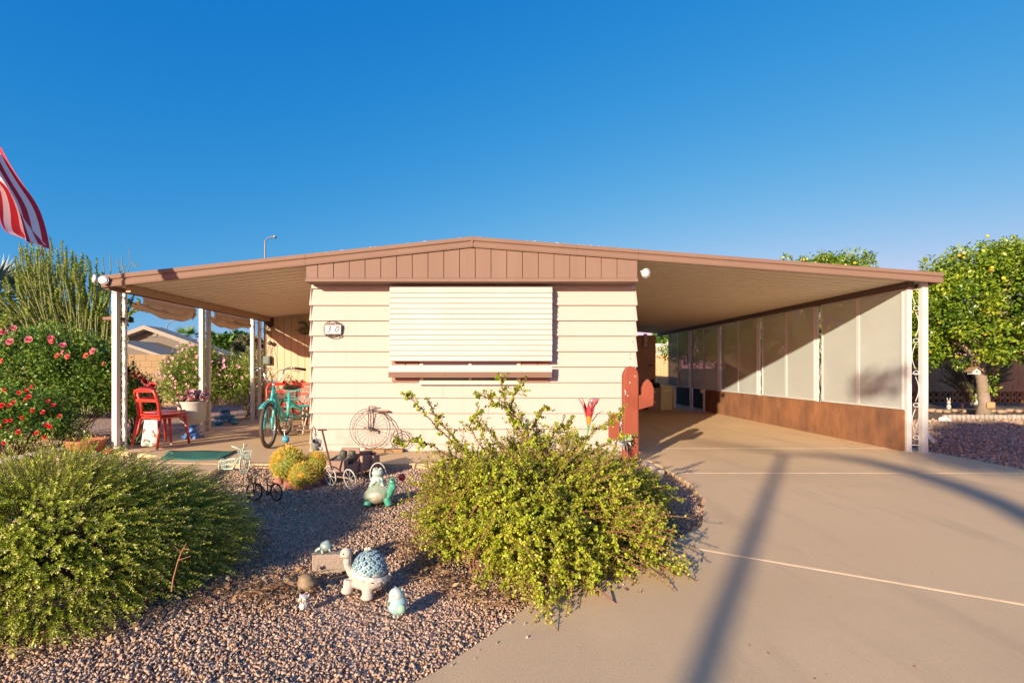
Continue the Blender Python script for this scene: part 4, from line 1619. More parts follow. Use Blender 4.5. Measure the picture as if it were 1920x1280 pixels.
def sprays(paths_px, Y, L=.0135, per=70, name='spray'):
    pp = []
    for q in paths_px:
        W = [at(px, py, Y + random.uniform(-.1, .1)) for px, py in q]
        pts = []
        for t in np.linspace(0, 1, 8):
            f = t * (len(W) - 1); i = min(int(f), len(W) - 2)
            pts.append(tuple(W[i].lerp(W[i + 1], f - i)))
        pp.append(pts)
    pp = np.array(pp)
    V, F = tubes_np(pp, .0025, .001, 3)
    P, D, N, Ls = leaves_along(pp, .0, per, L, .9)
    V2, F2 = leaves(P, D, N, Ls, Ls * .3, fold=.05)
    o1 = np_mesh('sprigs', V2, F2, NL, rnd=np.clip(rng.normal(.62, .15, len(F2)), 0, 1), parent=LB); o1['kind'] = 'stuff'


q = []
for (x, y, dx, dy) in ((75, 895, 18, -48), (130, 905, 8, -60), (165, 900, 3, -62), (190, 892, 2, -45), (215, 900, 20, -60), (245, 900, 28, -40), (160, 905, -14, -40), (270, 905, 40, -32), (300, 912, 45, -30),
                       (330, 920, 45, -20), (350, 940, 50, -25), (100, 900, -20, -30), (230, 898, 8, -50), (140, 880, -4, -30), (410, 1010, 60, -8), (420, 1040, 55, -5), (440, 1080, 70, 0), (430, 1110, 60, 10), (400, 950, 50, -20)):
    for k in range(3):
        j = lambda s_: random.uniform(-s_, s_)
        x_, y_ = x + j(14), y + j(8)
        q.append([(x_, y_), (x_ + dx * .5 + j(5), y_ + dy * .6 + j(4)), (x_ + dx + j(12), y_ + dy + j(8))])
sprays(q, 3.1, per=60)
# one bare red twig across the bush
b = MB()
pts = [at(x, y, 2.2) for x, y in ((322, 1108), (325, 1085), (333, 1055), (340, 1035), (350, 1018))]
b.tube(pts, [.004, .0035, .003, .0025, .0015], 5)
for (a, e) in (((333, 1050), (358, 1042)), ((340, 1035), (325, 1022)), ((344, 1028), (356, 1030))):
    b.tube([at(*a, 2.2), at(*e, 2.19)], [.002, .001], 4)
b.build('dead_twig', mat('dead_twig', (.35, .15, .07), .7), LB)

# ---------------------------------------------------------- roses
ROSE_L = mat('rose_leaf', (1, 1, 1), .4, col2=(.8, .9, .8), nscale=3, rnd=[(.04, .09, .015), (.08, .17, .025), (.15, .27, .035), (.26, .38, .05), (.40, .42, .10)], trans=.28)
CANE = mat('rose_cane', (.12, .09, .04), .7)


def shrub(name, label, cat, c, r, ncl, per, L, W, leafm, stemm, cl_r=.16, shape='d', z0=-.03, zmin=-.35, group=None, lo=.45, nst=30):
    t = thing(name, label, cat, (c[0], c[1], z0), group=group)
    C_ = shell_points(c, r, ncl, lo, 1.0, zmin)
    C_ = C_[C_[:, 2] > z0 + .05]
    V, F, rn = foliage_np(C_, rng.uniform(.6, 1.2, len(C_)) * cl_r, per, L, W, shape=shape)
    o_ = np_mesh('foliage', V, F, leafm, rnd=rn, parent=t); o_['kind'] = 'stuff'
    pick = C_[rng.integers(0, len(C_), nst)]
    A = np.stack([c[0] + rng.normal(0, r[0] * .18, nst), c[1] + rng.normal(0, r[1] * .18, nst), np.full(nst, z0)], 1)
    V, F = tubes_np(curve_paths(A, pick, rng.normal(0, .06, (nst, 3)), 8), .011 * max(1, r[2]), .003, 5)
    o_ = np_mesh('stems', V, F, stemm, parent=t); o_['kind'] = 'stuff'
    return t, C_


def flower_mesh(mt, r=.045, rings=3):
    b = MB()
    for k in range(rings):
        n = 6 if k < 2 else 4
        rr = r * (1 - k * .27); tl = .45 + k * .38
        for i in range(n):
            a = 2 * PI * (i + k * .5) / n
            u = Vector((math.cos(a), math.sin(a), 0)); v = Vector((-math.sin(a), math.cos(a), 0)); w = Vector((0, 0, 1))
            b.add([u * .003, u * rr * .6 * math.cos(tl) + v * rr * .48 + w * rr * .6 * math.sin(tl),
                   u * rr * math.cos(tl) + v * rr * .25 + w * (rr * math.sin(tl)), u * rr * math.cos(tl) - v * rr * .25 + w * (rr * math.sin(tl)), u * rr * .6 * math.cos(tl) - v * rr * .48 + w * rr * .6 * math.sin(tl)], [(0, 1, 2, 3, 4)])
    return b.mesh('flower', mt)


PINK = mat('pink_petal', (.60, .11, .16), .5, (.70, .24, .28), 30, trans=.2)
RED = mat('red_petal', (.50, .006, .010), .5, (.58, .012, .016), 30, trans=.1)
CORAL = mat('coral_petal', (.60, .08, .06), .5, (.64, .14, .10), 30, trans=.2)
DRED = mat('dark_red_petal', (.16, .008, .02), .5, (.25, .01, .02), 30)
OPINK = mat('oleander_pink', (.70, .30, .40), .5, (.78, .42, .48), 20, trans=.2)


def put_flowers(parent, me, pts_px, Y, sc=1.0, face=(0, -1, .35)):
    for px, py in pts_px:
        p = at(px, py, Y + random.uniform(-.05, .05)) - parent.location
        o_ = piece('flower', me, parent, p)
        v = Vector(face) + Vector((random.uniform(-.5, .5), random.uniform(-.3, .3), random.uniform(-.4, .5)))
        o_.rotation_euler = v.to_track_quat('Z', 'Y').to_euler()
        k = sc * random.uniform(.8, 1.2)
        o_.scale = (k, k, k)


rb, _ = shrub('pink_rose_bush', 'tall rose bush with pink and coral blooms beside the left patio post', 'rose bush', (-6.95, 7.9, .78), (1.28, .62, 1.0), 360, 85, .052, .55, ROSE_L, CANE, .17)
put_flowers(rb, flower_mesh(PINK, .048), [(26, 615), (10, 625), (55, 637), (22, 643), (119, 661), (118, 648), (96, 634), (20, 641), (176, 659), (3, 622), (128, 668)], 7.25)
put_flowers(rb, flower_mesh(CORAL, .046), [(5, 677), (163, 667), (98, 640), (108, 667), (20, 643), (128, 669), (100, 636), (195, 682)], 7.3, .9)
rb2, _ = shrub('red_rose_bush', 'lower rose bush dotted with small bright red flowers at the left edge', 'rose bush', (-6.35, 6.55, .38), (.78, .42, .50), 170, 80, .042, .6, ROSE_L, CANE, .14)
put_flowers(rb2, flower_mesh(RED, .029), [(10, 731), (36, 736), (50, 733), (55, 744), (91, 752), (26, 755), (18, 760), (62, 769), (82, 773), (42, 783), (113, 780), (11, 789), (2, 801), (88, 797), (94, 800), (20, 788), (70, 812), (35, 810), (8, 830), (83, 820), (100, 760), (60, 725), (5, 760), (48, 750)], 6.1)
rb3, _ = shrub('dark_rose_bush', 'small rose bush with dark crimson blooms behind the left post', 'rose bush', (-6.0, 8.3, .52), (.40, .4, .52), 80, 50, .045, .55, ROSE_L, CANE, .13)
put_flowers(rb3, flower_mesh(DRED, .05), [(243, 697), (258, 705), (265, 709), (270, 714), (250, 701), (262, 700), (275, 716), (248, 710)], 7.9)
put_flowers(rb3, flower_mesh(RED, .055), [(287, 723), (279, 725), (283, 728)], 7.7)

# ---------------------------------------------------------- oleanders
OL = mat('oleander_leaf', (1, 1, 1), .4, col2=(.85, .9, .8), nscale=3, rnd=[(.08, .13, .02), (.15, .22, .03), (.25, .33, .05), (.38, .44, .09), (.50, .50, .15)], trans=.28)
for (nm, cx, cy, cz, r, lab, fl_) in (('oleander_shrub', -6.75, 11.3, .75, (.78, .6, .86), 'round oleander covered in pink flowers in front of the block wall', 130),
                                      ('oleander_shrub', -5.6, 11.6, .72, (.85, .6, .8), 'greener oleander shrub between the patio posts and the beige room', 45)):
    t, C_ = shrub(nm, lab, 'shrub', (cx, cy, cz), r, 230, 75, .085, .20, OL, CANE, .17)
    fm = flower_mesh(OPINK, .024, 1)
    Pf = shell_points((cx, cy, cz), np.array(r) * 1.06, fl_ * 3, .97, 1.04, -.1)
    Pf = Pf[(Pf[:, 1] < cy + .1)][:fl_]
    for p in Pf:
        if random.random() < .25 and p[2] < cz: continue
        o_ = piece('flower', fm, t, Vector(p) - t.location)
        o_.rotation_euler = (R(60) + random.uniform(-.5, .5), random.uniform(-.5, .5), random.uniform(-.6, .6))
        k = random.uniform(.8, 1.7); o_.scale = (k, k, k)

# ---------------------------------------------------------- ocotillo-like tall shrub
OC = thing('ocotillo', 'tall many-stemmed ocotillo fanning up behind the rose bushes', 'cactus', (-10.2, 11.6, -.03))
OCL = mat('ocotillo_leaf', (1, 1, 1), .6, col2=(.9, .9, .85), nscale=4, rnd=[(.08, .16, .02), (.18, .30, .035), (.32, .44, .05), (.50, .54, .10)], trans=.1)
OCS = mat('ocotillo_stem', (.15, .17, .06), .8, (.24, .22, .10), 12)
ph = []
n_ = 240
for i in range(n_):
    u = (i + .5) / n_ + random.uniform(-.02, .02)
    bx = 95 + 105 * u + random.uniform(-8, 8)
    tx = -40 + 290 * u + random.uniform(-12, 12)
    top_y = 438 + 110 * abs(u - .42) ** 1.3 * 2.0 + random.uniform(0, 70) + (random.uniform(0, 120) if random.random() < .25 else 0)
    if u < .2: top_y += 40
    Y = 11.6 + random.uniform(-.8, .8)
    W = [at(bx, 775, Y), at(bx + (tx - bx) * .28, 690, Y), at(bx + (tx - bx) * .62, 600, Y), at(tx - (tx - bx) * .10, top_y + (600 - top_y) * .4, Y), at(tx, top_y, Y)]
    pts = []
    for t in np.linspace(0, 1, 22):
        f = t * 4; k = min(int(f), 3)
        p = W[k].lerp(W[k + 1], f - k)
        p += Vector((math.sin(t * 7 + i) * .06 * t, math.cos(t * 8 + i * 2) * .06, 0))
        pts.append(tuple(p))
    ph.append(pts)
ph = np.array(ph)
V, F = tubes_np(ph, .022, .009, 5)
o1 = np_mesh('stems', V, F, OCS, parent=OC); o1['kind'] = 'stuff'
P, D, N, Ls = leaves_along(ph, .10, 330, .050, .8)
V, F = leaves(P, D, N, Ls, Ls * .5, fold=.08)
o1 = np_mesh('leaves', V, F, OCL, rnd=np.clip(rng.normal(.5, .2, len(F)) + np.repeat(rng.normal(0, .12, n_), 330), 0, 1), parent=OC); o1['kind'] = 'stuff'

# bare branching stems at its right
b = MB()
for q in ([(232, 560), (236, 520), (246, 492), (240, 462)], [(246, 492), (256, 500), (262, 495)], [(236, 520), (228, 495), (230, 480)], [(205, 560), (208, 505), (206, 478)], [(222, 560), (225, 512), (219, 485)], [(225, 512), (237, 497)], [(192, 560), (196, 520), (193, 482)]):
    W = [at(x, y, 11.9) for x, y in q]
    b.tube(W, [.014 - .003 * i for i in range(len(W))], 5)
o1 = b.build('bare_stems', OCS, OC); o1['kind'] = 'stuff'


# ---------------------------------------------------------- trees
def tree(name, label, cat, base, trunk_pts, tr_r, c, r, ncl, per, L, W, leafm, barkm, cl_r=.3, fruit=None, nfruit=0, zmin=-.7, lo=.55, limbs=9, shape='d', fork=None, group=None):
    t = thing(name, label, cat, base, group=group)
    C_ = shell_points(c, r, ncl, lo, 1.0, zmin)
    V, F, rn = foliage_np(C_, rng.uniform(.6, 1.25, len(C_)) * cl_r, per, L, W, shape=shape)
    ok = V.reshape(len(F), -1, 3)[:, :, 2].min(1) > .0
    o_ = np_mesh('crown', V, F, leafm, rnd=rn, parent=t); o_['kind'] = 'stuff'
    b = MB()
    b.tube(trunk_pts, tr_r, 12)
    o_ = b.build('trunk', barkm, t, smooth=True)
    f = Vector(fork if fork is not None else trunk_pts[-1])
    for k in range(limbs):
        e = Vector(C_[random.randrange(len(C_))])
        mid = f.lerp(e, .5) + Vector((random.uniform(-.15, .15), random.uniform(-.1, .1), random.uniform(0, .25)))
        b = MB()
        r0 = tr_r[-1] * .55
        b.tube([f, f.lerp(mid, .5) + Vector((0, 0, .05)), mid, mid.lerp(e, .5), e], [r0, r0 * .75, r0 * .5, r0 * .3, r0 * .12], 7)
        b.build('limb', barkm, t, smooth=True)
    if fruit:
        b = MB()
        b.ball((0, 0, 0), .036, 8, 6)
        fm = b.mesh('fruit', fruit)
        fm.shade_smooth()
        Pf = shell_points(c, np.array(r) * 1.04, nfruit * 2, .86, .98, zmin)
        Pf = Pf[Pf[:, 1] < c[1] + .3][:nfruit]
        for p in Pf:
            piece('fruit', fm, t, Vector(p) - t.location)
    return t


CIT = mat('citrus_leaf', (1, 1, 1), .38, col2=(.85, .92, .8), nscale=1.5, rnd=[(.05, .11, .012), (.11, .21, .02), (.21, .33, .025), (.34, .43, .03), (.50, .52, .05)], trans=.3)
BARK = mat('citrus_bark', (.17, .13, .095), .9, (.30, .24, .19), 6, .9, bump=.6, bscale=30)
FRU = mat('citrus_fruit', (.66, .50, .03), .5, (.70, .42, .03), 10)
YT = 11.7
tp = [at(1843, 784, YT), at(1846, 755, YT), at(1842, 720, YT), at(1836, 690, YT), at(1832, 668, YT)]
ct = tree('citrus_tree', 'leaning citrus tree full of yellow fruit at the right edge', 'tree', (tp[0].x, YT, -.03), tp, [.16, .115, .105, .11, .10],
          (12.25, 11.9, 2.42), (2.12, 1.9, 1.62), 640, 110, .09, .5, CIT, BARK, .26, FRU, 50, zmin=-.72, lo=.5, limbs=14)
b = MB()
b.tube([tp[4], at(1822, 660, YT), at(1805, 650, YT), at(1790, 640, YT)], [.10, .08, .06, .05], 9)
b.tube([tp[4], at(1848, 655, YT), at(1870, 645, YT - .1), at(1885, 630, YT)], [.10, .07, .06, .05], 9)
b.build('fork', BARK, ct, smooth=True)
b = MB()
p = at(1858, 760, YT - .12)
b.cyl(p + Vector((-.06, .02, 0)), p + Vector((.02, -.08, .0)), .09, .085, 12)
b.build('cut_stub', mat('cut_wood', (.45, .27, .13), .8), ct)
# leafy water-shoots on the trunk
V, F, rn = foliage_np(np.array([tuple(at(1863 + random.uniform(-6, 6), y, YT - .1)) for y in range(688, 740, 6)] + [tuple(at(1858, 800 - 20, YT - .15))] * 2 + [tuple(at(1832, 740, YT - .2))]), np.full(12, .10), 16, .08, .5)
o1 = np_mesh('water_shoots', V, F, CIT, rnd=np.clip(rn + .1, 0, 1), parent=ct); o1['kind'] = 'stuff'
tree('citrus_tree', 'citrus tree whose fruiting top shows above the carport roof', 'tree', (8.9, 13.4, -.03), [(8.9, 13.4, -.03), (8.95, 13.4, .6), (8.9, 13.4, 1.3)], [.14, .11, .10],
     (8.75, 13.3, 2.50), (2.2, 1.4, 1.62), 720, 75, .085, .5, CIT, BARK, .19, FRU, 60, zmin=-.75, lo=.6)
tree('citrus_tree', 'citrus tree glimpsed through the carport mesh screens', 'tree', (9.3, 9.4 + 6.5, -.03), [(8.2, 16.9, -.03), (8.2, 16.9, 1.0)], [.14, .11],
     (8.0, 18.4, 2.0), (1.6, 1.1, 1.0), 160, 50, .12, .5, CIT, BARK, .3, zmin=-.75)
# euphorbia-like dark shrub with upward stems behind the citrus trunk
DS = thing('upright_shrub', 'dark feathery shrub fanning up behind the citrus trunk by the wall', 'shrub', (12.4, 14.2, -.03))
DL = mat('dark_leaf', (1, 1, 1), .6, col2=(.9, .9, .9), rnd=[(.02, .045, .02), (.05, .09, .035), (.10, .16, .06), (.2, .26, .1)])
ph = []
for i in range(90):
    u = random.uniform(0, 1)
    Y = 14.2 + random.uniform(-.4, .4)
    A = at(1826 + random.uniform(-6, 6), 760, Y); B = at(1760 + 140 * u, 655 + random.uniform(0, 40) + abs(u - .5) * 50, Y)
    ph.append([tuple(A.lerp(B, t) + Vector((0, 0, .12 * math.sin(t * PI)))) for t in np.linspace(0, 1, 10)])
ph = np.array(ph)
V, F = tubes_np(ph, .018, .006, 4)
o1 = np_mesh('stems', V, F, mat('shrub_stem', (.1, .08, .05), .8), parent=DS); o1['kind'] = 'stuff'
P, D, N, Ls = leaves_along(ph, .2, 60, .07, .9)
V, F = leaves(P, D, N, Ls, Ls * .25, fold=.05)
o1 = np_mesh('leaves', V, F, DL, rnd=rng.beta(2, 2, len(F)), parent=DS); o1['kind'] = 'stuff'

# far trees left
FARG = mat('far_leaf', (1, 1, 1), .6, col2=(.85, .9, .8), nscale=.6, rnd=[(.03, .08, .02), (.07, .16, .03), (.14, .26, .04), (.22, .34, .06)], trans=.15)
OLIV = mat('olive_leaf', (1, 1, 1), .6, col2=(.9, .9, .85), nscale=.6, rnd=[(.07, .09, .04), (.14, .16, .07), (.24, .24, .11), (.32, .30, .15)], trans=.1)
DBARK = mat('dark_bark', (.12, .09, .07), .9)


def far_tree(px, py_c, Y, rpx, rz_px, m_, label, n=110):
    c_ = at(px, py_c, Y)
    r_ = rpx / FPX * Y; rz = rz_px / FPX * Y
    tree('broadleaf_tree', label, 'tree', (c_.x, Y, -.05), [(c_.x, Y, -.05), (c_.x + .1, Y, c_.z * .6)], [.25, .18], tuple(c_), (r_, r_ * .8, rz), n, 45, .012 * Y, .5, m_, DBARK, r_ * .22, limbs=3, zmin=-.9)


far_tree(447, 650, 46, 24, 22, FARG, 'bright green tree between the second and third patio posts')
far_tree(420, 652, 44, 18, 20, FARG, 'dark green tree just right of the second patio post')
far_tree(466, 655, 40, 24, 20, OLIV, 'olive grey tree behind the pink oleander on the right')
far_tree(300, 668, 50, 30, 12, OLIV, 'low olive tree behind the grey stucco house')
far_tree(1243, 640, 30, 16, 12, FARG, 'yellow green tree seen through the gap at the carport end', 60)
far_tree(1215, 650, 33, 20, 12, FARG, 'green tree behind the storage room at the carport end', 60)
far_tree(-40, 640, 30, 60, 60, FARG, 'dark green tree outside the left edge beyond the ocotillo', 90)


def palm(px, py, Y, r, label, n=26, leafm=None, fan=True, cat='palm tree', grp=None):
    c_ = at(px, py, Y)
    t = thing('fan_palm', label, cat, (c_.x, Y, -.05), group=grp)
    b = MB()
    b.tube([(c_.x, Y, -.05), (c_.x + .05, Y, c_.z * .5), (c_.x, Y, c_.z)], [r * .12, r * .09, r * .09], 9)
    b.build('trunk', DBARK, t)
    Vs = []
    Ps, Ds, Ns, Ll = [], [], [], []
    for i in range(n):
        a = random.uniform(0, 2 * PI); e = random.uniform(-.5, 1.3)
        d_ = Vector((math.cos(a) * math.cos(e), math.sin(a) * math.cos(e), math.sin(e)))
        hub = c_ + d_ * r * .42
        side = d_.cross(Vector((0, 0, 1))).normalized() if abs(d_.z) < .95 else Vector((1, 0, 0))
        nn = side.cross(d_)
        for k in range(13):
            an = (k - 6) / 6 * 1.15
            Ps.append(tuple(hub)); Ds.append(tuple(d_ * math.cos(an) + side * math.sin(an) + Vector((0, 0, -.12)))); Ns.append(tuple(nn)); Ll.append(r * (.62 - .12 * abs(an)))
        Ps.append(tuple(c_)); Ds.append(tuple(d_)); Ns.append(tuple(nn)); Ll.append(r * .45)
    Ps, Ds, Ns, Ll = map(np.array, (Ps, Ds, Ns, Ll))
    V, F = leaves(Ps, Ds, Ns, Ll, Ll * .10, fold=.02)
    o_ = np_mesh('fronds', V, F, leafm or FARG, rnd=np.clip(rng.normal(.45, .2, len(F)), 0, 1), parent=t); o_['kind'] = 'stuff'
    return t


palm(351, 634, 36, 1.15, 'fan palm standing over the grey house roof', 34)
palm(397, 634, 80, 1.6, 'small distant palm just right of the second patio post', 26)
palm(-8, 560, 14, 1.3, 'blue green palm fronds at the left edge behind the ocotillo', 40, mat('blue_palm', (1, 1, 1), .5, col2=(.9, .9, .9), rnd=[(.04, .09, .09), (.09, .16, .16), (.16, .25, .24)]))
# trees right-back
far_tree(1745, 640, 26, 26, 30, FARG, 'green tree between the carport end post and the citrus tree', 90)

# small strappy plant by the first post
yp = thing('strappy_plant', 'small grey green yucca beside the foot of the left patio post', 'plant', (-5.25, 7.15, -.03))
n_ = 60
P = np.tile([-5.2, 7.1, -.02], (n_, 1)) + rng.normal(0, .03, (n_, 3)) * [1, 1, 0]
D = rdir(n_) * [1, .7, .3] + [0.25, 0, .7]
V, F = leaves(P, D, rdir(n_), rng.uniform(.2, .42, n_), .03, fold=.02)
o1 = np_mesh('blades', V, F, mat('yucca_blade', (1, 1, 1), .5, col2=(.9, .9, .9), rnd=[(.10, .15, .07), (.2, .26, .12), (.32, .36, .2)]), rnd=rng.uniform(0, 1, n_), parent=yp); o1['kind'] = 'stuff'

# ---------------------------------------------------------- golden barrel cacti
CACT = mat('cactus_skin', (.12, .20, .03), .6, (.20, .26, .04), 9)
SPN = mat('cactus_spine', (1, 1, 1), .5, col2=(.95, .9, .8), rnd=[(.62, .36, .03), (.80, .58, .06), (.88, .74, .20)], trans=.2)
CTOP = mat('cactus_crown', (.70, .38, .03), .7, (.5, .22, .02), 40)


def barrel(px, py, rpx, Y, label, tilt):
    c_ = at(px, py, Y)
    r_ = rpx / FPX * Y
    t = thing('barrel_cactus', label, 'cactus', (c_.x, Y, -.03), group='golden barrel cacti in the gravel')
    ax = Vector(tilt).normalized()
    q_ = Vector((0, 0, 1)).rotation_difference(ax)
    ribs, nu, nv = 22, 88, 22
    b = MB()

    def fn(u, v):
        th = v * PI * .97 + .001
        a = u * 2 * PI
        k = 1 + .10 * math.cos(a * ribs) * math.sin(th)
        flat = 1 - .12 * math.exp(-(th / .35) ** 2)
        p = Vector((r_ * k * math.sin(th) * math.cos(a), r_ * k * math.sin(th) * math.sin(a), r_ * .95 * math.cos(th) * flat))
        return c_ + q_ @ p
    b.grid(fn, nu, nv)
    b.build('body', CACT, t, smooth=True)
    P, D = [], []
    for i in range(ribs):
        a = 2 * PI * i / ribs
        for j in range(1, 17):
            th = j / 17 * PI * .8 + .08
            base_ = Vector((math.sin(th) * math.cos(a), math.sin(th) * math.sin(a), math.cos(th)))
            p = c_ + q_ @ (base_ * r_ * 1.06)
            nn = q_ @ base_
            for k in range(8):
                P.append(tuple(p)); D.append(tuple(nn * .8 + Vector((random.gauss(0, .6), random.gauss(0, .6), random.gauss(0, .6)))))
    P, D = np.array(P), np.array(D)
    V, F = leaves(P, D, rdir(len(P)), r_ * rng.uniform(.20, .36, len(P)), r_ * .024, fold=.0)
    o_ = np_mesh('spines', V, F, SPN, rnd=rng.uniform(0, 1, len(F)), parent=t); o_['kind'] = 'stuff'
    b = MB()
    b.ball(c_ + ax * r_ * .84, (r_ * .26, r_ * .26, r_ * .14), 14, 8, rot=q_)
    b.build('woolly_crown', CTOP, t, smooth=True)
    return t


barrel(541, 868, 27, 5.05, 'largest golden barrel cactus, left of the group of three', (-.45, -.75, .55))
barrel(592, 872, 21, 5.15, 'golden barrel cactus nearest the wagon, facing upwards', (.25, -.2, .95))
barrel(569, 892, 22, 4.72, 'front golden barrel cactus showing its orange crown', (.05, -.97, .25))
# dry tufts between them
tf = thing('dry_tuft', 'dead brown tuft of stems between the barrel cacti', 'plant', (-1.9, 5.2, -.03))
n_ = 260
P = np.stack([rng.uniform(at(560, 0, 5.1).x, at(592, 0, 5.1).x, n_), rng.uniform(4.85, 5.4, n_), rng.uniform(-.02, .05, n_)], 1)
V, F = leaves(P, rdir(n_) * .5 + [0, 0, .8], rdir(n_), rng.uniform(.08, .22, n_), .007, fold=0)
o1 = np_mesh('stalks', V, F, DRY, rnd=rng.uniform(0, .7, n_), parent=tf); o1['kind'] = 'stuff'

# ---------------------------------------------------------- the tree behind the camera whose shadow crosses the drive
def back(sx, sy, h):
    """point at height h whose shadow falls on the ground point (sx, sy)"""
    t = h / math.tan(R(SUN_EL))
    return Vector((sx - math.sin(R(SUN_AZ)) * t, sy - math.cos(R(SUN_AZ)) * t, h))


H_ = 4.3
g0, g1 = gp(1322, 1290, CZ), gp(1470, 848, CZ)
dirg = (g1 - g0).normalized()
t0 = back(g1.x, g1.y, H_)
_hd = (Vector((t0.x, t0.y, CZ)) - g1).length
tb = g1 - dirg * _hd
tb.z = -.05
BT = thing('mesquite_tree', 'slender tree behind the viewer whose shadow crosses the driveway', 'tree', tb)
b = MB()
b.tube([tb, tb.lerp(t0, .33) + Vector((.05, 0, 0)), tb.lerp(t0, .66) + Vector((-.03, 0, 0)), t0], [.065, .055, .05, .045], 10)
b.build('trunk', DBARK, BT, smooth=True)
b = MB()
pp_ = [(1470, 848), (1540, 851), (1620, 861), (1700, 880), (1790, 907), (1870, 938), (1960, 985), (2100, 1060)]
hh = [H_ + .02 * i * (7 - i) for i in range(8)]
b.tube([back(gp(x, y, CZ).x, gp(x, y, CZ).y, h) for (x, y), h in zip(pp_, hh)], [.02, .04, .07, .095, .11, .12, .12, .10], 8)
b.build('limb', DBARK, BT, smooth=True)
b = MB()
pp_ = [(1470, 848), (1400, 838), (1320, 826), (1270, 818)]
b.tube([back(gp(x, y, CZ).x, gp(x, y, CZ).y, H_ + .1 * i) for i, (x, y) in enumerate(pp_)], [.03, .025, .02, .012], 8)
b.build('limb', DBARK, BT, smooth=True)
cl = []
for (sx, sy, rx, ry, n_, h) in [(6.15 + 3.5 * q_, 6.2 + 3.3 * q_, .6, .5, 20, 4.6) for q_ in np.linspace(0, 1, 9)] + [(9.5, 7.2, 1.5, .6, 40, 4.8)]:
    for k in range(n_):
        cl.append(tuple(back(sx + random.uniform(-rx, rx), sy + random.uniform(-ry, ry), h + random.uniform(-.4, .4))))
for _k in range(2): cl.append(tuple(Vector((_k * .3 - .1, 0, -_k * .12)) + back(*(Vector((5.4, 7.05, 0)) + Vector((math.sin(R(SUN_AZ)), math.cos(R(SUN_AZ)), 0)) * (.95 / math.tan(R(SUN_EL)))).xy, 4.5)))
_r = np.full(len(cl), .3); _r[-2:] = .17
V, F, rn = foliage_np(np.array(cl), _r, 60, .13, .55)
o1 = np_mesh('crown', V, F, FARG, rnd=rn, parent=BT); o1['kind'] = 'stuff'
# ================================================================ props
CHR = mat('red_enamel', (.60, .045, .025), .35, (.54, .035, .02), 5, coat=.3)
STRAW = mat('cushion_print', (.7, .7, .66), .8, (.5, .12, .10), 18, .3)


def red_chair(label, loc, rz, group='red metal chairs on the patio'):
    t = thing('red_chair', label, 'chair', loc, rz, group)
    w, dp, hs_, ht = .20, .20, .445, .80
    b = MB()     # seat: slightly dished rounded square, local frame, faces +Y
    def fn(u, v):
        x = (u - .5) * 2 * w * (1.0 - .06 * v); y = (v - .5) * 2 * dp
        return Vector((x, y, hs_ + .012 * ((2 * u - 1) ** 2 + (2 * v - 1) ** 2) * .6))
    b.grid(fn, 8, 8)
    b.build('seat', CHR, t, local=True, solid=.02, smooth=True)
    b = MB()
    b.cbox((0, 0, hs_ - .03), (2 * w - .02, 2 * dp - .02, .028))
    b.build('seat_frame', CHR, t, local=True, bevel=.006)
    for sx in (-1, 1):
        b = MB()
        b.tube([(sx * (w + .02), dp + .03, 0), (sx * (w - .012), dp - .02, hs_ - .02)], [.015, .021], 8)
        b.build('leg', CHR, t, local=True, smooth=True)
        b = MB()
        b.tube([(sx * (w + .03), -dp - .07, 0), (sx * (w - .002), -dp, hs_ - .02)], [.015, .021], 8)
        b.build('leg', CHR, t, local=True, smooth=True)
        for yy, xx in ((dp + .03, w + .02), (-dp - .07, w + .03)):
            b = MB()
            b.cyl((sx * xx, yy, 0), (sx * xx, yy, .02), .018, .018, 8)
            b.build('foot_cap', mat('foot_cap', (.6, .58, .55), .5), t, local=True)
    # bent hoop back
    b = MB()
    pts = [(-w + .005, -dp + .01, hs_ - .03), (-w + .012, -dp - .015, .6), (-w + .004, -dp - .05, .70), (-w + .03, -dp - .062, .775), (-w + .085, -dp - .066, .80), (0, -dp - .07, .805),
           (w - .085, -dp - .066, .80), (w - .03, -dp - .062, .775), (w - .004, -dp - .05, .70), (w - .012, -dp - .015, .6), (w - .005, -dp + .01, hs_ - .03)]
    b.tube(pts, .020, 8)
    b.build('backrest', CHR, t, local=True, smooth=True)
    b = MB()
    b.box((-w + .01, -dp - .05, .635), (w - .01, -dp - .03, .675))
    b.box((-w + .02, -dp - .075, .765), (w - .02, -dp - .055, .80))
    b.build('back_slat', CHR, t, local=True, bevel=.003)['kind'] = 'stuff'
    return t


c1_ = red_chair('nearer red metal chair on the patio with a watermelon print cloth hung under it', (-4.60, 6.90, CZ), R(-17))
c2_ = red_chair('red metal chair tucked beside the nearer one, facing the urn', (-4.84, 7.30, CZ), R(-88))
c3_ = red_chair('red metal chair standing behind the front wheel of the tricycle', (-3.92, 9.0, CZ), R(-160))
c4_ = red_chair('red chair half hidden by the home wall behind the glider', (-3.32, 9.35, CZ), R(100))
# watermelon towel hanging between the back legs
tw_ = thing('hanging_cloth', 'white cloth printed with red watermelon slices hanging below the near chair', 'cloth', (-4.64, 6.65, .1))
A_, B_ = at(272, 787, 6.70), at(296, 787, 6.60)
A2, B2 = at(263, 833, 6.72), at(296, 834, 6.60)
b = MB()


def fn(u, v):
    p = A_.lerp(B_, u).lerp(A2.lerp(B2, u), v)
    p.y += .018 * math.sin(u * 13 + v * 2) * (.4 + v) - .01
    p.z -= .02 * math.sin(u * PI) * v
    return p


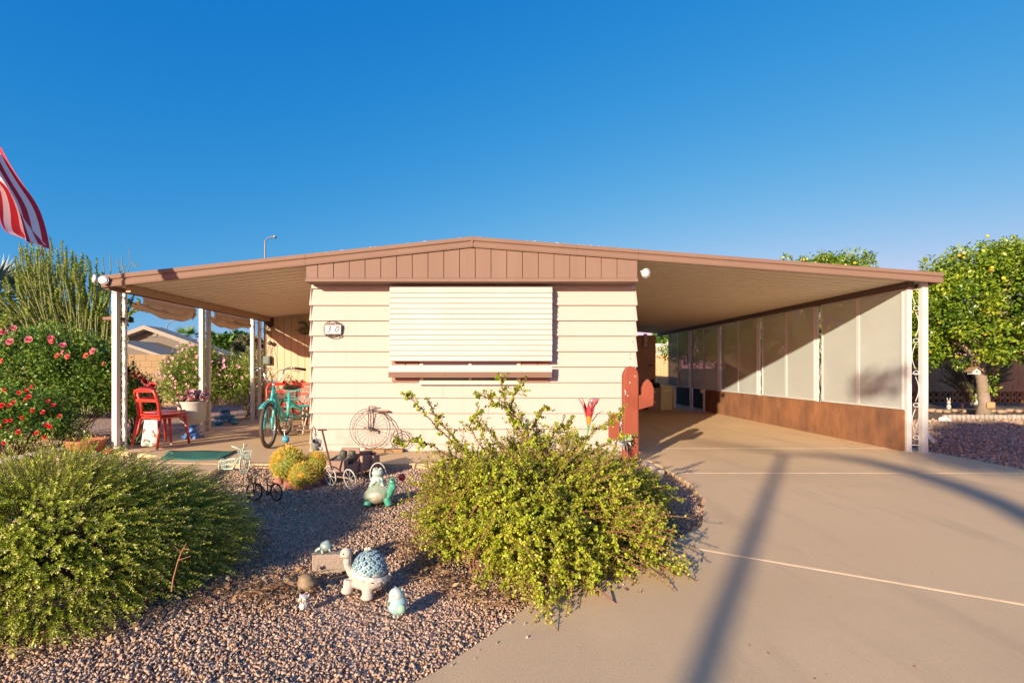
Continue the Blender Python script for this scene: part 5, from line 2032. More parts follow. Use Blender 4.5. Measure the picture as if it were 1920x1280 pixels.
b.grid(fn, 16, 12)
b.build('cloth', mat('towel_white', (.62, .60, .55), .9), tw_, smooth=True, solid=.004)
SLR, SLG = mat('melon_red', (.60, .10, .08), .8), mat('melon_green', (.25, .42, .33), .8)
for k, (u, v, s_, rot) in enumerate(((.45, .78, .22, .4), (.15, .45, .16, 2.2), (.85, .5, .2, 1.2), (.55, .2, .17, 3.6), (.9, .9, .14, .2))):
    for nm, mt_, sc_, off in (('melon_rind', SLG, 1.18, -.0065), ('melon_slice', SLR, 1.0, -.0085)):
        b = MB()
        pts = [(u + sc_ * s_ * .9 * math.cos(rot + PI * i / 8), v + sc_ * s_ * .7 * math.sin(rot + PI * i / 8)) for i in range(9)]
        P3 = [fn(min(.98, max(.02, a)), min(.98, max(.02, c))) + Vector((0, off, 0)) for a, c in pts]
        b.add(P3, [tuple(range(len(P3)))])
        b.build(nm, mt_, tw_)

# ---------------------------------------------------------- urn with flowers
pz = gp(364, 820, CZ)
ur = thing('urn_planter', 'white urn on a blue pedestal overflowing with silk flowers', 'planter', (pz.x, 7.75, CZ))
U0 = Vector((pz.x, 7.75, CZ))
BLUE = mat('blue_pedestal', (.05, .15, .42), .4, (.07, .2, .5), 8)
UW = mat('urn_white', (.60, .57, .50), .45, (.52, .48, .42), 6)
b = MB()
b.box((U0.x - .12, U0.y - .12, CZ), (U0.x + .12, U0.y + .12, CZ + .045))
b.lathe([(.11, .045), (.105, .07), (.06, .11), (.05, .16), (.075, .195), (.08, .21)], U0, 20)
b.build('pedestal', BLUE, ur, smooth=False, bevel=.003)
b = MB()
b.lathe([(.07, .205), (.10, .22), (.155, .27), (.185, .34), (.195, .43), (.20, .52), (.215, .555), (.22, .575), (.205, .575), (.19, .52), (.0, .50)], U0, 28)
b.build('bowl', UW, ur, smooth=True)
fl_cols = [mat('silk_pink', (.72, .35, .40), .6), mat('silk_white', (.75, .65, .62), .6), mat('silk_yellow', (.75, .55, .06), .6), mat('silk_mauve', (.42, .14, .20), .6), mat('silk_lilac', (.5, .35, .55), .6)]
fms = [flower_mesh(m_, .05, 2) for m_ in fl_cols]
for i in range(46):
    a = random.uniform(0, 2 * PI); r = random.uniform(0, .24) ** 1
    col_i = random.choice([0, 0, 1, 1, 2, 3, 4]) if math.cos(a) * r < .05 else random.choice([3, 3, 0, 4])
    o_ = piece('flower', fms[col_i], ur, (math.cos(a) * r, math.sin(a) * r * .8, .60 + random.uniform(-.03, .13) - CZ + .03))
    o_.rotation_euler = (random.uniform(.2, 1.4), 0, random.uniform(-1.5, 1.5))
V, F, rn = foliage_np(np.array([[U0.x + random.uniform(-.22, .22), U0.y + random.uniform(-.15, .15), CZ + .60 + random.uniform(-.05, .06)] for _ in range(16)]), np.full(16, .07), 26, .05, .4)
o_ = np_mesh('leaves', V, F, ROSE_L, rnd=rn, parent=ur); o_['kind'] = 'stuff'

# flags ------------------------------------------------------
FWH, FRD, FBL = mat('flag_white', (.74, .70, .70), .7, (.72, .70, .70), 3, trans=.12), mat('flag_red', (.52, .008, .03), .7, trans=.12), mat('flag_blue', (.03, .04, .16), .7, trans=.25)


def flag_mesh(name, fn, nu, parent, nv=26):
    """13 stripes, canton with stars; fn(u,v) -> world; u along the fly, v down the hoist"""
    b = MB()
    vs = [fn(i / nu, j / nv) for j in range(nv + 1) for i in range(nu + 1)]
    fs, mi = [], []
    for j in range(nv):
        for i in range(nu):
            stripe = int(j / nv * 13)
            canton = (i / nu < .40) and stripe < 7
            mi.append(2 if canton else (1 if stripe % 2 == 0 else 0))
            fs.append((j * (nu + 1) + i, j * (nu + 1) + i + 1, (j + 1) * (nu + 1) + i + 1, (j + 1) * (nu + 1) + i))
    b.add(vs, fs)
    b.mi = mi
    o = b.build(name, [FWH, FRD, FBL], parent, smooth=True)
    return o


# stick flag in the urn
sf = thing('small_flag', 'small striped flag on a stick in the urn flowers', 'flag', at(353, 725, 7.6))
b = MB()
b.tube([at(352, 722, 7.62), at(358, 765, 7.68)], .004, 6)
b.build('stick', mat('stick_wood', (.4, .3, .15), .7), sf)


def fn(u, v):
    a = at(351.5, 727, 7.6).lerp(at(356, 752, 7.63), v * .55)
    d = (at(347, 760, 7.6) - a).lerp(at(363, 747, 7.6) - a, .5 + .5 * math.cos(v * 9))
    p = a + (at(349 + 12 * v, 760 - 14 * v, 7.6) - a) * u
    p.y += .02 * math.sin(v * 14 + u * 4) * u
    return p


flag_mesh('cloth', fn, 16, sf)
# large flag at the upper left
bf = thing('large_flag', 'large striped flag hanging limp from a pole at the left edge', 'flag', (-5.42, 5.07, -.03))
b = MB()
b.tube([(-5.42, 5.07, -.03), (-5.42, 5.07, 3.95)], [.025, .018], 8)
b.ball((-5.42, 5.07, 3.98), .04)
b.build('pole', ALU, bf)
ctrl_top = [(-66, 168), (-42, 215), (-8, 268), (28, 330), (54, 382), (76, 462)]
ctrl_bot = [(-66, 330), (-40, 340), (-8, 352), (12, 398), (34, 441), (66, 452)]


def bez(c, t):
    f = t * (len(c) - 1); i = min(int(f), len(c) - 2); w = f - i
    p0 = c[max(i - 1, 0)]; p1 = c[i]; p2 = c[i + 1]; p3 = c[min(i + 2, len(c) - 1)]
    return tuple(.5 * (2 * p1[k] + (p2[k] - p0[k]) * w + (2 * p0[k] - 5 * p1[k] + 4 * p2[k] - p3[k]) * w * w + (3 * p1[k] - p0[k] - 3 * p2[k] + p3[k]) * w ** 3) for k in (0, 1))


def fn(u, v):
    A = bez(ctrl_top, u); B = bez(ctrl_bot, u)
    # fold: the upper third doubles back on itself
    vv = v + .085 * math.sin(v * 2 * PI * 1.5 + .6) * min(1, u * 2)
    x = A[0] + (B[0] - A[0]) * vv; y = A[1] + (B[1] - A[1]) * vv
    x += 3 * math.sin(v * 6 + u * 5) * u
    p = at(x, y, 5.07)
    p.y += .10 * math.sin(v * 2 * PI * 1.5 + .6 + u * 1.5) * (.25 + u) + .04 * math.sin(u * 9 + v * 4)
    return p


flag_mesh('cloth', fn, 60, bf, 52)

# ---------------------------------------------------------- terracotta bowl, toadstools, edging stones
TC = mat('terracotta', (.42, .14, .06), .8, (.36, .12, .055), 6, bump=.1)
p = gp(182, 850, -.02)
tb_ = thing('terracotta_bowl', 'low wide terracotta bowl in front of the rose bushes', 'planter', (p.x, 6.45, -.02))
b = MB()
b.lathe([(.08, 0), (.14, .02), (.185, .07), (.205, .13), (.212, .19), (.214, .215), (.198, .215), (.19, .19), (.0, .17)], (p.x, 6.45, -.02), 32)
b.build('bowl', TC, tb_, smooth=True)
b = MB()
b.lathe([(.0, .0), (.19, .0), (.0, .02)], (p.x, 6.45, .155), 20)
b.build('soil', SOIL, tb_)


def toadstool(px, py, Y, r, h, label, capm):
    q = at(px, py, Y)
    t = thing('toadstool_ornament', label, 'garden ornament', (q.x, Y, -.02))
    b = MB()
    b.lathe([(r * .45, 0), (r * .35, h * .4), (r * .3, h * .8)], (q.x, Y, -.02), 12)
    b.build('stalk', UW, t, smooth=True)
    b = MB()
    b.lathe([(r * .3, h * .72), (r, h * .70), (r * 1.02, h * .78), (r * .85, h * .95), (r * .5, h * 1.06), (.001, h * 1.1)], (q.x, Y, -.02), 16)
    b.build('cap', capm, t, smooth=True)
    for k in range(7):
        a = k * 2.4; rr = r * (.3 + .08 * k)
        b = MB()
        b.ball((q.x + rr * math.cos(a), Y + rr * math.sin(a), -.02 + h * (1.06 - .28 * (rr / r) ** 2)), (r * .12, r * .12, r * .05), 8, 5)
        b.build('spot', UW, t)


toadstool(208, 842, 6.2, .085, .12, 'red capped toadstool ornament at the foot of the left post', CHR)
STONEW = mat('painted_stone', (.38, .34, .29), .8, (.26, .22, .19), 9, bump=.4, bscale=40)


def stone(name, c_, size, mt_, rz=0.0, seed=0, label=None, cat=None, group=None):
    rr = random.Random(seed)
    b = MB()
    b.ball((0, 0, 0), 1, 12, 8)
    for v in b.v:
        k = 1 + .12 * math.sin(v.x * 4 + seed) * math.cos(v.y * 3 + seed) + rr.uniform(-.04, .04)
        # squarish
        m = max(abs(v.x), abs(v.y), abs(v.z))
        v *= k * (.65 + .35 / max(m, .5))
        v.x *= size[0] / 2; v.y *= size[1] / 2; v.z *= size[2] / 2
    Rm = Matrix.Rotation(rz, 3, 'Z')
    me_v = [Rm @ v for v in b.v]
    b.v = me_v
    o = b.build(name, mt_, None, smooth=True)
    o.location = c_
    if label: tag(o, label, cat, group)
    return o


es = [(12, 868), (38, 862), (66, 855), (92, 850), (116, 846)]
for i, (px, py) in enumerate(es):
    q = gp(px, py, -.02)
    stone('edging_stone', (q.x, q.y, .0), (.24, .12, .08), STONEW, R(18), i, ORD[i] + ' white painted stone from the left in the border under the rose bushes', 'stone', 'white stones edging the rose bed')
for i, (px, py) in enumerate([(147, 857), (172, 856), (196, 853)]):
    q = gp(px, py, -.02)
    stone('edging_stone', (q.x, q.y, .0), (.20, .12, .07), STONEW, R(8), i + 9, ['leftmost', 'middle', 'rightmost'][i] + ' white painted stone in the row before the terracotta bowl', 'stone', 'white stones before the terracotta bowl')

# mat
mt = thing('door_mat', 'dark green mat with worn edge lying on the walkway', 'mat', (-3.7, 6.1, CZ))
cs = [gp(300, 862, CZ), gp(412, 862, CZ), gp(444, 846.5, CZ), gp(318, 845.5, CZ)]
b = MB()


def fn(u, v):
    p = cs[0].lerp(cs[1], u).lerp(cs[3].lerp(cs[2], u), v)
    p.z = CZ + .006 + .004 * math.sin(u * 9 + v * 3) + (.012 * max(0, u - .9) * 10)
    p.y += .02 * math.sin(u * 8) * (1 - v)
    return p


b.grid(fn, 24, 8)
b.build('mat', mat('green_mat', (.012, .115, .085), .9, (.02, .17, .13), 9, .8, bump=.6, bscale=160), mt, solid=.008, smooth=True)

# ---------------------------------------------------------- blue pots
BP = mat('blue_glaze', (.012, .10, .24), .15, (.02, .2, .38), 10, coat=.8)
BP2 = mat('light_blue_glaze', (.03, .22, .38), .2, (.04, .3, .45), 10, coat=.8)
pots = [(411, 783, 9.95, .10, .19, BP, 'tallest blue glazed pot at the back of the pot cluster'), (422, 787, 9.9, .105, .20, BP, 'dark blue pot with a neck in the middle of the cluster'),
        (421, 797, 9.55, .115, .17, BP, 'round belly blue pot at the front of the cluster'), (434, 790, 9.8, .06, .13, BP2, 'slim pale blue pot on the right of the cluster'), (439, 797, 9.6, .085, .13, BP2, 'light blue cylindrical pot nearest the patio edge')]
for px, pyb, Y, r, h, m_, lab in pots:
    q = at(px, 700, Y)
    b = MB()
    zb0 = 1.12 - (pyb - VY) / FPX * Y
    b.lathe([(r * .7, 0), (r * .95, h * .3), (r, h * .55), (r * .82, h * .8), (r * .95, h * .95), (r * 1.05, h), (r * .85, h), (r * .7, h * .6), (0, h * .5)], (0, 0, 0), 20)
    o = b.build('glazed_pot', m_, None, smooth=True)
    o.location = (q.x, Y, max(-.03, zb0) if zb0 < .1 else -.03)
    tag(o, lab, 'pot', group='blue pots beside the patio')
q = gp(408, 806, -.02)
stone('rock', (q.x + .0, q.y + .3, .02), (.16, .14, .12), mat('tan_rock', (.32, .24, .17), .9), 0, 5, 'small tan rock at the patio edge by the blue pots', 'rock')

# ---------------------------------------------------------- tricycle
TQ = mat('turquoise_paint', (.05, .42, .40), .3, (.045, .38, .37), 6, coat=.5)
TYRE = mat('tyre', (.055, .04, .03), .7, (.08, .06, .045), 20)
CHROME = mat('chrome', (.6, .6, .6), .2, metal=.9)
BLK = mat('black_rubber', (.02, .018, .016), .5)
tc_ = Vector((-3.06, 6.76, CZ))
trk = thing('tricycle', 'turquoise adult tricycle with high chrome handlebar parked on the patio', 'tricycle', tc_)


def wheel(parent, c_, R_, nrm, tr=.022, rim_m=CHROME, tyre_m=TYRE, spokes=18, sr=.0012, hub=.016, local=True):
    c_ = Vector(c_); nrm = Vector(nrm).normalized()
    b = MB()
    b.ring(c_, nrm, R_ - tr, tr, 40, 8)
    w = b.build('wheel', tyre_m, parent, smooth=True, local=local)
    b = MB()
    b.ring(c_, nrm, R_ - 2 * tr - .003, tr * .45, 40, 6)
    b.build('rim', rim_m, w, smooth=True, local=local)
    b = MB()
    x = nrm.orthogonal().normalized(); y = nrm.cross(x)
    for k in range(spokes):
        a = 2 * PI * k / spokes
        e = c_ + (x * math.cos(a) + y * math.sin(a)) * (R_ - 2 * tr)
        b.tube([c_ + nrm * (hub if k % 2 else -hub), e], sr, 4, cap=False)
    b.build('spokes', rim_m, w, local=local)['kind'] = 'stuff'
    b = MB()
    b.cyl(c_ - nrm * hub * 1.6, c_ + nrm * hub * 1.6, hub * .8, hub * .8, 10)
    b.build('hub', rim_m, w, local=local)
    return w


st = Vector((1, .10, 0))           # front wheel slightly turned
wheel(trk, (0, 0, .31), .31, st, .026)
wheel(trk, (-.30, 1.25, .31), .31, (1, 0, 0), .026)
wheel(trk, (.30, 1.25, .31), .31, (1, 0, 0), .026)
b = MB()   # fork
for sx in (-1, 1):
    b.tube([(sx * .055, .0, .31), (sx * .055, .03, .5), (sx * .05, .07, .62), (sx * .03, .09, .66)], [.014, .017, .02, .02], 8)
    b.tube([(sx * .055, -.01, .26), (sx * .06, -.03, .42)], [.02, .022], 8)
b.tube([(-.05, .08, .655), (.05, .08, .655)], .02, 8)
b.tube([(0, .09, .65), (0, .14, .82)], .022, 10)
b.build('fork', TQ, trk, smooth=True, local=True)
b = MB()   # fender
arc = [Vector((0, -math.sin(a) * .335, .31 + math.cos(a) * .335)) for a in np.linspace(-1.2, .75, 14)]
for i in range(13):
    a, c = arc[i], arc[i + 1]
    b.add([a + Vector((-.035, 0, -.008)), a + Vector((0, 0, .01)), a + Vector((.035, 0, -.008)), c + Vector((-.035, 0, -.008)), c + Vector((0, 0, .01)), c + Vector((.035, 0, -.008))], [(0, 1, 4, 3), (1, 2, 5, 4)])
b.build('fender', TQ, trk, smooth=True, local=True, solid=.004)
b = MB()   # frame
b.tube([(0, .14, .80), (0, .30, .55), (0, .50, .40), (0, .62, .36)], [.026, .028, .028, .026], 10)
b.tube([(0, .13, .72), (0, .26, .50), (0, .42, .33), (0, .60, .31)], [.018, .02, .02, .02], 10)
b.tube([(0, .62, .30), (0, .68, .72)], [.022, .02], 10)
b.tube([(0, .62, .33), (0, 1.25, .33)], .022, 10)
b.tube([(0, .67, .62), (.02, 1.2, .40)], .016, 8)
b.tube([(0, .67, .62), (-.02, 1.2, .40)], .016, 8)
for sx in (-1, 1):
    b.tube([(0, .66, .55), (sx * .20, 1.05, .36), (sx * .20, 1.35, .34)], .013, 8)
b.tube([(-.30, 1.25, .31), (.30, 1.25, .31)], .016, 8)
b.build('frame', TQ, trk, smooth=True, local=True)
b = MB()
b.tube([(.004, .66, .46), (.004, .664, .50)], .026, 10)
b.build('reflector_band', mat('yellow_band', (.75, .5, .03), .5), trk, local=True)
b = MB()   # handlebar: high rise
b.tube([(0, .14, .82), (0, .145, .90)], .014, 8)
for sx in (-1, 1):
    b.tube([(0, .145, .90), (sx * .06, .14, .90), (sx * .10, .13, .93), (sx * .125, .14, 1.00), (sx * .15, .16, 1.07), (sx * .19, .20, 1.095), (sx * .26, .27, 1.09), (sx * .345, .36, 1.07)], .012, 8)
b.build('handlebar', CHROME, trk, smooth=True, local=True)
for sx in (-1, 1):
    b = MB()
    b.tube([(sx * .25, .26, 1.09), (sx * .36, .375, 1.068)], .019, 10)
    b.build('grip', BLK, trk, smooth=True, local=True)
    b = MB()
    b.tube([(sx * .22, .225, 1.085), (sx * .25, .19, 1.06), (sx * .33, .27, 1.035)], .006, 6)
    b.cbox((sx * .22, .225, 1.085), (.03, .03, .035))
    b.build('brake_lever', CHROME, trk, smooth=True, local=True)
b = MB()
b.tube([(.22, .225, 1.08), (.10, .10, 1.06), (.02, .04, .95), (.0, .05, .80), (0, .02, .62)], .004, 6)
b.tube([(-.22, .225, 1.08), (-.12, .08, 1.05), (-.02, .05, .92), (.01, .2, .6), (.02, .5, .42)], .004, 6)
b.build('brake_cable', BLK, trk, local=True)['kind'] = 'stuff'
b = MB()
b.cyl((0, .68, .70), (0, .685, .775), .013, .013, 8)
b.build('seat_post', CHROME, trk, local=True)
SAD = mat('saddle_brown', (.05, .035, .025), .5)
o = blob('saddle', SAD, lambda b_: (b_.ball((0, .74, .80), (.125, .10, .042), 16, 10), b_.ball((0, .62, .80), (.055, .14, .032), 14, 8)), trk, .01, 3)
b = MB()
for yy in (.66, .74):
    b.ring((.035, yy, .765), (0, 0, 1), .018, .004, 10, 5)
    b.ring((-.035, yy, .765), (0, 0, 1), .018, .004, 10, 5)
b.build('saddle_springs', CHROME, trk, local=True)['kind'] = 'stuff'
b = MB()
b.cyl((.05, .60, .30), (.058, .60, .30), .085, .085, 24)
b.build('chainring', CHROME, trk, local=True)
for sx, dz, dy in ((1, -.15, .05), (-1, .15, -.05)):
    b = MB()
    b.tube([(sx * .065, .60, .30), (sx * .075, .60 + dy, .30 + dz)], .010, 6)
    b.build('crank', CHROME, trk, local=True)
    b = MB()
    b.cbox((sx * .125, .60 + dy, .30 + dz), (.09, .07, .022))
    b.build('pedal', BLK, trk, local=True, bevel=.004)
b = MB()   # rear wire basket
for z in (.48, .60, .74):
    b.tube([(-.22, 1.02, z), (.22, 1.02, z), (.22, 1.45, z), (-.22, 1.45, z)], .005, 5, closed=True)
for i in range(9):
    x = -.22 + .44 * i / 8
    b.tube([(x, 1.02, .74), (x, 1.02, .48), (x, 1.45, .48), (x, 1.45, .74)], .003, 4)
for i in range(1, 8):
    y = 1.02 + .43 * i / 8
    b.tube([(-.22, y, .74), (-.22, y, .48), (.22, y, .48), (.22, y, .74)], .003, 4)
b.build('basket', TQ, trk, local=True)
b = MB()
b.tube([(.03, .40, .32), (.10, .30, .02)], .007, 6)
b.build('kick_stand', CHROME, trk, local=True)

# ---------------------------------------------------------- white glider chair with red slats, table with flowers
gl_ = thing('glider_chair', 'white tube garden glider with red slats beside the home wall', 'chair', (-3.42, 8.55, CZ))
b = MB()
for sx in (-.25, .25):
    b.tube([(sx, .25, .20), (sx, .30, .34), (sx, .27, .55), (sx, .20, .62), (sx, -.05, .62), (sx, -.20, .60), (sx, -.27, .52), (sx, -.30, .20), (sx, -.25, .10), (sx, -.12, .06), (sx, .15, .06), (sx, .25, .10)], .014, 8, closed=True)
    b.tube([(sx, .30, .0), (sx, .10, .30), (sx, -.10, .30), (sx, -.30, .0)], .012, 8)
for y, z in ((-.28, .06), (.28, .06), (.0, .33)):
    b.tube([(-.25, y, z), (.25, y, z)], .012, 8)
o = b.build('frame', WHITE, gl_, smooth=True, local=True)
for i in range(6):
    b = MB()
    b.cbox((0, -.22 + i * .085, .37 - .005 * i), (.46, .065, .016))
    b.build('slat', CHR, gl_, local=True)
for i in range(5):
    b = MB()
    b.cbox((0, .27 + i * .02, .46 + i * .085), (.46, .016, .065))
    b.build('slat', CHR, gl_, local=True)

tb3 = thing('side_table', 'small table holding a spotted pot of red flowers behind the saddle', 'table', (-3.72, 9.3, CZ))
b = MB()
b.cyl((0, 0, .50), (0, 0, .53), .22, .22, 24)
b.build('tabletop', CHR, tb3, local=True)
for k in range(3):
    a = 2 * PI * k / 3 + .4
    b = MB()
    b.tube([(math.cos(a) * .08, math.sin(a) * .08, .5), (math.cos(a) * .2, math.sin(a) * .2, 0)], .012, 7)
    b.build('leg', mat('dark_red', (.2, .01, .01), .5), tb3, local=True)
fp = thing('flower_pot', 'black and white spotted pot with red, blue and white flowers', 'flower pot', (-3.72, 9.3, CZ + .532))
b = MB()
b.lathe([(.06, 0), (.09, .12), (.095, .15), (.08, .15), (0, .12)], (0, 0, 0), 18)
b.build('pot', mat('spotted_pot', (.03, .03, .03), .4, (.6, .58, .55), 45, .12), fp, local=True, smooth=True)
cols_ = [flower_mesh(RED, .045, 2), flower_mesh(mat('silk_blue', (.10, .14, .35), .6), .04, 2), flower_mesh(fl_cols[1], .04, 2), flower_mesh(mat('silk_yellow2', (.75, .55, .06), .6), .03, 2)]
for i in range(34):
    a = random.uniform(0, 2 * PI); r = random.uniform(0, .22)
    o_ = piece('flower', cols_[random.choice([0, 0, 1, 2, 2, 0, 3])], fp, (math.cos(a) * r, math.sin(a) * r * .7, .22 + random.uniform(-.03, .09)))
    o_.rotation_euler = (random.uniform(.2, 1.4), 0, random.uniform(-1.5, 1.5))
V, F, rn = foliage_np(np.array([[-3.72 + random.uniform(-.16, .16), 9.3, CZ + .74 + random.uniform(-.05, .05)] for _ in range(12)]), np.full(12, .07), 22, .05, .4)
o_ = np_mesh('leaves', V, F, ROSE_L, rnd=rn, parent=fp); o_['kind'] = 'stuff'

# ---------------------------------------------------------- things on the annex wall
def wp(px, py, Y=YX - .02): return at(px, py, Y)


b = MB(); q = wp(506, 604, YX - .06)
b.cbox((q.x, YX - .07, q.z), (.12, .13, .17))
b.cyl((q.x, YX - .07, q.z - .085), (q.x, YX - .07, q.z - .12), .035, .02)
tag(b.build('speaker_box', IRON, None, bevel=.006), 'small dark brown box high on the beige patio wall', 'wall box')
b = MB(); q = wp(502, 675)
b.cbox((q.x, YX - .045, q.z), (.14, .09, .17))
b.cbox((q.x, YX - .093, q.z), (.11, .008, .14))
tag(b.build('meter_box', mat('grey_box', (.09, .12, .11), .5), None, bevel=.006), 'grey green electrical box on the beige patio wall', 'electrical box')
wc = thing('wind_chime', 'tangle of hanging wires and a dark clapper below the brown wall box', 'wind chime', wp(505, 620))
b = MB()
b.tube([wp(495, 597, YX - .05), wp(495, 720, YX - .05)], .006, 5)
for pts in ([(504, 612), (502, 626), (507, 640)], [(508, 612), (509, 630), (506, 645)], [(504, 648), (500, 665), (498, 676)], [(507, 648), (512, 670), (513, 686), (507, 690), (498, 688)], [(505, 648), (502, 668)],
            [(489, 618), (496, 612), (503, 616)], [(488, 640), (497, 628)]):
    b.tube([wp(x, y, YX - .07) for x, y in pts], .004, 5)
b.ring(wp(499, 619, YX - .07), (0, 1, 0), .07, .004, 20, 5)
b.ring(wp(504, 622, YX - .07), (.3, 1, 0), .04, .004, 20, 5)
b.build('wires', IRON, wc)['kind'] = 'stuff'
b = MB()
b.ball(wp(506, 643, YX - .08), (.055, .04, .045), 12, 8)
b.build('clapper', mat('dark_clapper', (.06, .05, .045), .3), wc, smooth=True)
tl_ = thing('wire_trellis', 'dark wire plant trellis of crossing loops against the beige wall', 'trellis', at(505, 745, 10.1))
b = MB()
YT_ = 10.1
for pts in ([(493, 745), (494, 700), (500, 688), (508, 700), (515, 725), (522, 745)], [(515, 745), (513, 720), (503, 690), (497, 705), (490, 720)], [(508, 745), (500, 715), (509, 692), (519, 712), (526, 738)],
            [(496, 745), (497, 700)], [(498, 712), (510, 700), (521, 725)], [(492, 730), (505, 722), (521, 735)]):
    b.tube([at(x, y, YT_) for x, y in pts], .006, 5)
b.build('wire_frame', IRON, tl_)['kind'] = 'stuff'
for k, (x, y) in enumerate(((500, 695), (511, 706), (517, 716), (503, 719), (510, 732), (496, 712))):
    b = MB()
    b.ball(at(x, y, YT_ - .01), (.022, .01, .018), 8, 5)
    b.build('metal_leaf', mat('trellis_leaf', (.16, .06, .03), .5), tl_)
# parrot-like scroll ornament, reduced to a plain metal bird
mo = thing('metal_wall_bird', 'green metal bird shaped wall ornament in the shade of the patio roof', 'wall ornament', wp(570, 615))
b = MB()
YO = YX - .05
b.tube([at(559, 605, YO), at(566, 604, YO), at(572, 606, YO), at(575, 612, YO), at(578, 616, YO)], [.01, .03, .035, .03, .02], 8)
b.build('head_and_neck', mat('verdigris', (.07, .13, .09), .5, (.12, .12, .05), 20), mo, smooth=True)
for r_, pc_ in ((.11, (571, 620)), (.08, (572, 620)), (.05, (570, 621))):
    b = MB()
    b.ring(at(*pc_, YO), (0, 1, 0), r_, .009, 22, 6, squash=.7)
    b.build('scroll_ring', mat('verdigris', (.07, .13, .09), .5, (.12, .12, .05), 20), mo)
b = MB()
b.tube([at(553, 619, YO), at(562, 620, YO), at(570, 618, YO), at(582, 614, YO)], [.008, .018, .014, .006], 7)
b.build('wing', mat('olive_metal', (.2, .17, .03), .5), mo, smooth=True)

# ---------------------------------------------------------- rolled canvas shades under the left eave
CANV = mat('canvas_tan', (.72, .60, .46), .9, (.62, .50, .38), 5, bump=.4, bscale=25)
zE = zb_ - .04


def rolled(Ya, Yb, sag, label, seed):
    t = thing('rolled_shade', label, 'canvas shade', (PX, (Ya + Yb) / 2, zE), group='rolled canvas shades under the patio eave')
    xx = PX + .0
    b = MB()
    def fn(u, v):
        a = v * 2 * PI
        Y = Ya + (Yb - Ya) * u
        s_ = math.sin(u * PI) ** .8
        r = .055 * (1 + .18 * math.sin(u * 17 + seed) + .25 * math.sin(u * 5 + a * 2 + seed)) * (.75 + .4 * s_)
        return Vector((xx + r * math.cos(a), Y, zE - .13 - sag * s_ + r * 1.1 * math.sin(a)))
    b.grid(fn, 34, 12)
    b.build('roll', CANV, t, smooth=True)
    b = MB()
    def fn2(u, v):
        Y = Ya + .08 + (Yb - Ya - .1) * u
        s_ = math.sin(u * PI) ** .8
        z0 = zE + .0; z1 = zE - .12 - sag * s_
        return Vector((xx + .03 + .025 * math.sin(v * PI) + .01 * math.sin(u * 30), Y, z0 + (z1 - z0) * v))
    b.grid(fn2, 30, 5)
    b.build('hanging_flap', CANV, t, smooth=True)
    for Y in (Ya + .12, Yb - .15):
        b = MB()
        b.tube([(xx, Y, zE + .02), (xx + .06, Y + .05, zE - .1), (xx, Y + .1, zE - .2 - sag * .3)], .005, 5)
        b.build('cord', IRON, t)


rolled(6.93, 8.30, .06, 'long rolled tan canvas shade between the first two patio posts', 1)
rolled(8.72, 10.15, .06, 'rolled tan canvas shade between the second and third patio posts', 4)
b = MB()
b.tube([(PX - .1, 6.3, zE + .05), (PX, 6.7, zE - .06), (PX, 6.95, zE - .12)], .006, 5)
tag(b.build('hanging_cable', IRON, None), 'thin black cable running under the left eave to the canvas shade', 'cable')

# flood lights
def flood(px, py, Y, r, label, aim):
    q = at(px, py, Y)
    t = thing('flood_light', label, 'flood light', q)
    ax = Vector(aim).normalized()
    b = MB()
    b.lathe([(r * .35, -r * 1.5), (r * .45, -r * 1.2), (r * .85, -r * .4), (r, 0), (r * .97, r * .03), (r * .9, -r * .02), (0, -r * .05)], q, 20, axis=ax)
    b.build('lamp_shell', mat('lamp_shell', (.55, .54, .52), .3, metal=.2), t, smooth=True)
    b = MB()
    b.lathe([(r * .9, 0), (r * .6, r * .10), (0, r * .13)], q, 20, axis=ax)
    b.build('lens', mat('lamp_lens', (.7, .72, .72), .12, coat=.8), t, smooth=True)
    b = MB()
    b.tube([q - ax * r * 1.3, q - ax * r * 1.5 + Vector((0, .04, .02))], r * .3, 8)
    b.build('bracket', WHITE, t)


flood(1211, 512, 6.28, .062, 'round white flood light under the carport roof beside the brown gable', (.25, -1, -.25))
flood(194, 525, 6.2, .058, 'right hand flood light of the pair on the left roof corner', (.35, -1, .05))
flood(176, 522, 6.3, .055, 'left hand flood light of the pair on the left roof corner', (-.6, -1, .1))

# ---------------------------------------------------------- penny farthing ornament
pf = thing('penny_farthing_ornament', 'black wire penny farthing ornament with wooden seat against the cream siding', 'garden ornament', at(700, 845, 6.44))
YP = 6.445
def pp(x, y, d=0): return at(x, y, YP + d)
def wring(b, px, py, rpx, r, n=40): b.ring(pp(px, py), (0, 1, 0), rpx / FPX * YP, r, n, 6)
b = MB(); wring(b, 693.5, 803, 37.5, .0038); w1 = b.build('large_wheel', IRON, pf)
b = MB(); wring(b, 693.5, 803, 33, .0026); b.build('inner_rim', IRON, w1)
b = MB()
for k in range(22):
    a = 2 * PI * k / 22
    b.tube([pp(693.5, 803), pp(693.5 + 33 * math.cos(a), 803 + 33 * math.sin(a))], .0016, 4)
b.build('spokes', IRON, w1)['kind'] = 'stuff'
b = MB(); b.cyl(pp(693.5, 803, -.04), pp(693.5, 803, .04), .018, .018, 10); b.build('hub', IRON, w1)
b = MB(); wring(b, 750, 824, 17.5, .0045); w2_ = b.build('small_wheel', IRON, pf)
b = MB(); wring(b, 750, 824, 12.5, .003); b.build('inner_rim', IRON, w2_)
b = MB()
for k in range(12):
    a = 2 * PI * k / 12
    b.tube([pp(750, 824), pp(750 + 12.5 * math.cos(a), 824 + 12.5 * math.sin(a))], .002, 4)
b.build('spokes', IRON, w2_)['kind'] = 'stuff'
b = MB()
b.tube([pp(691, 803, -.02), pp(691.5, 775), pp(692, 762)], .006, 6)
b.tube([pp(695.5, 803, .02), pp(695, 775), pp(692, 764)], .006, 6)
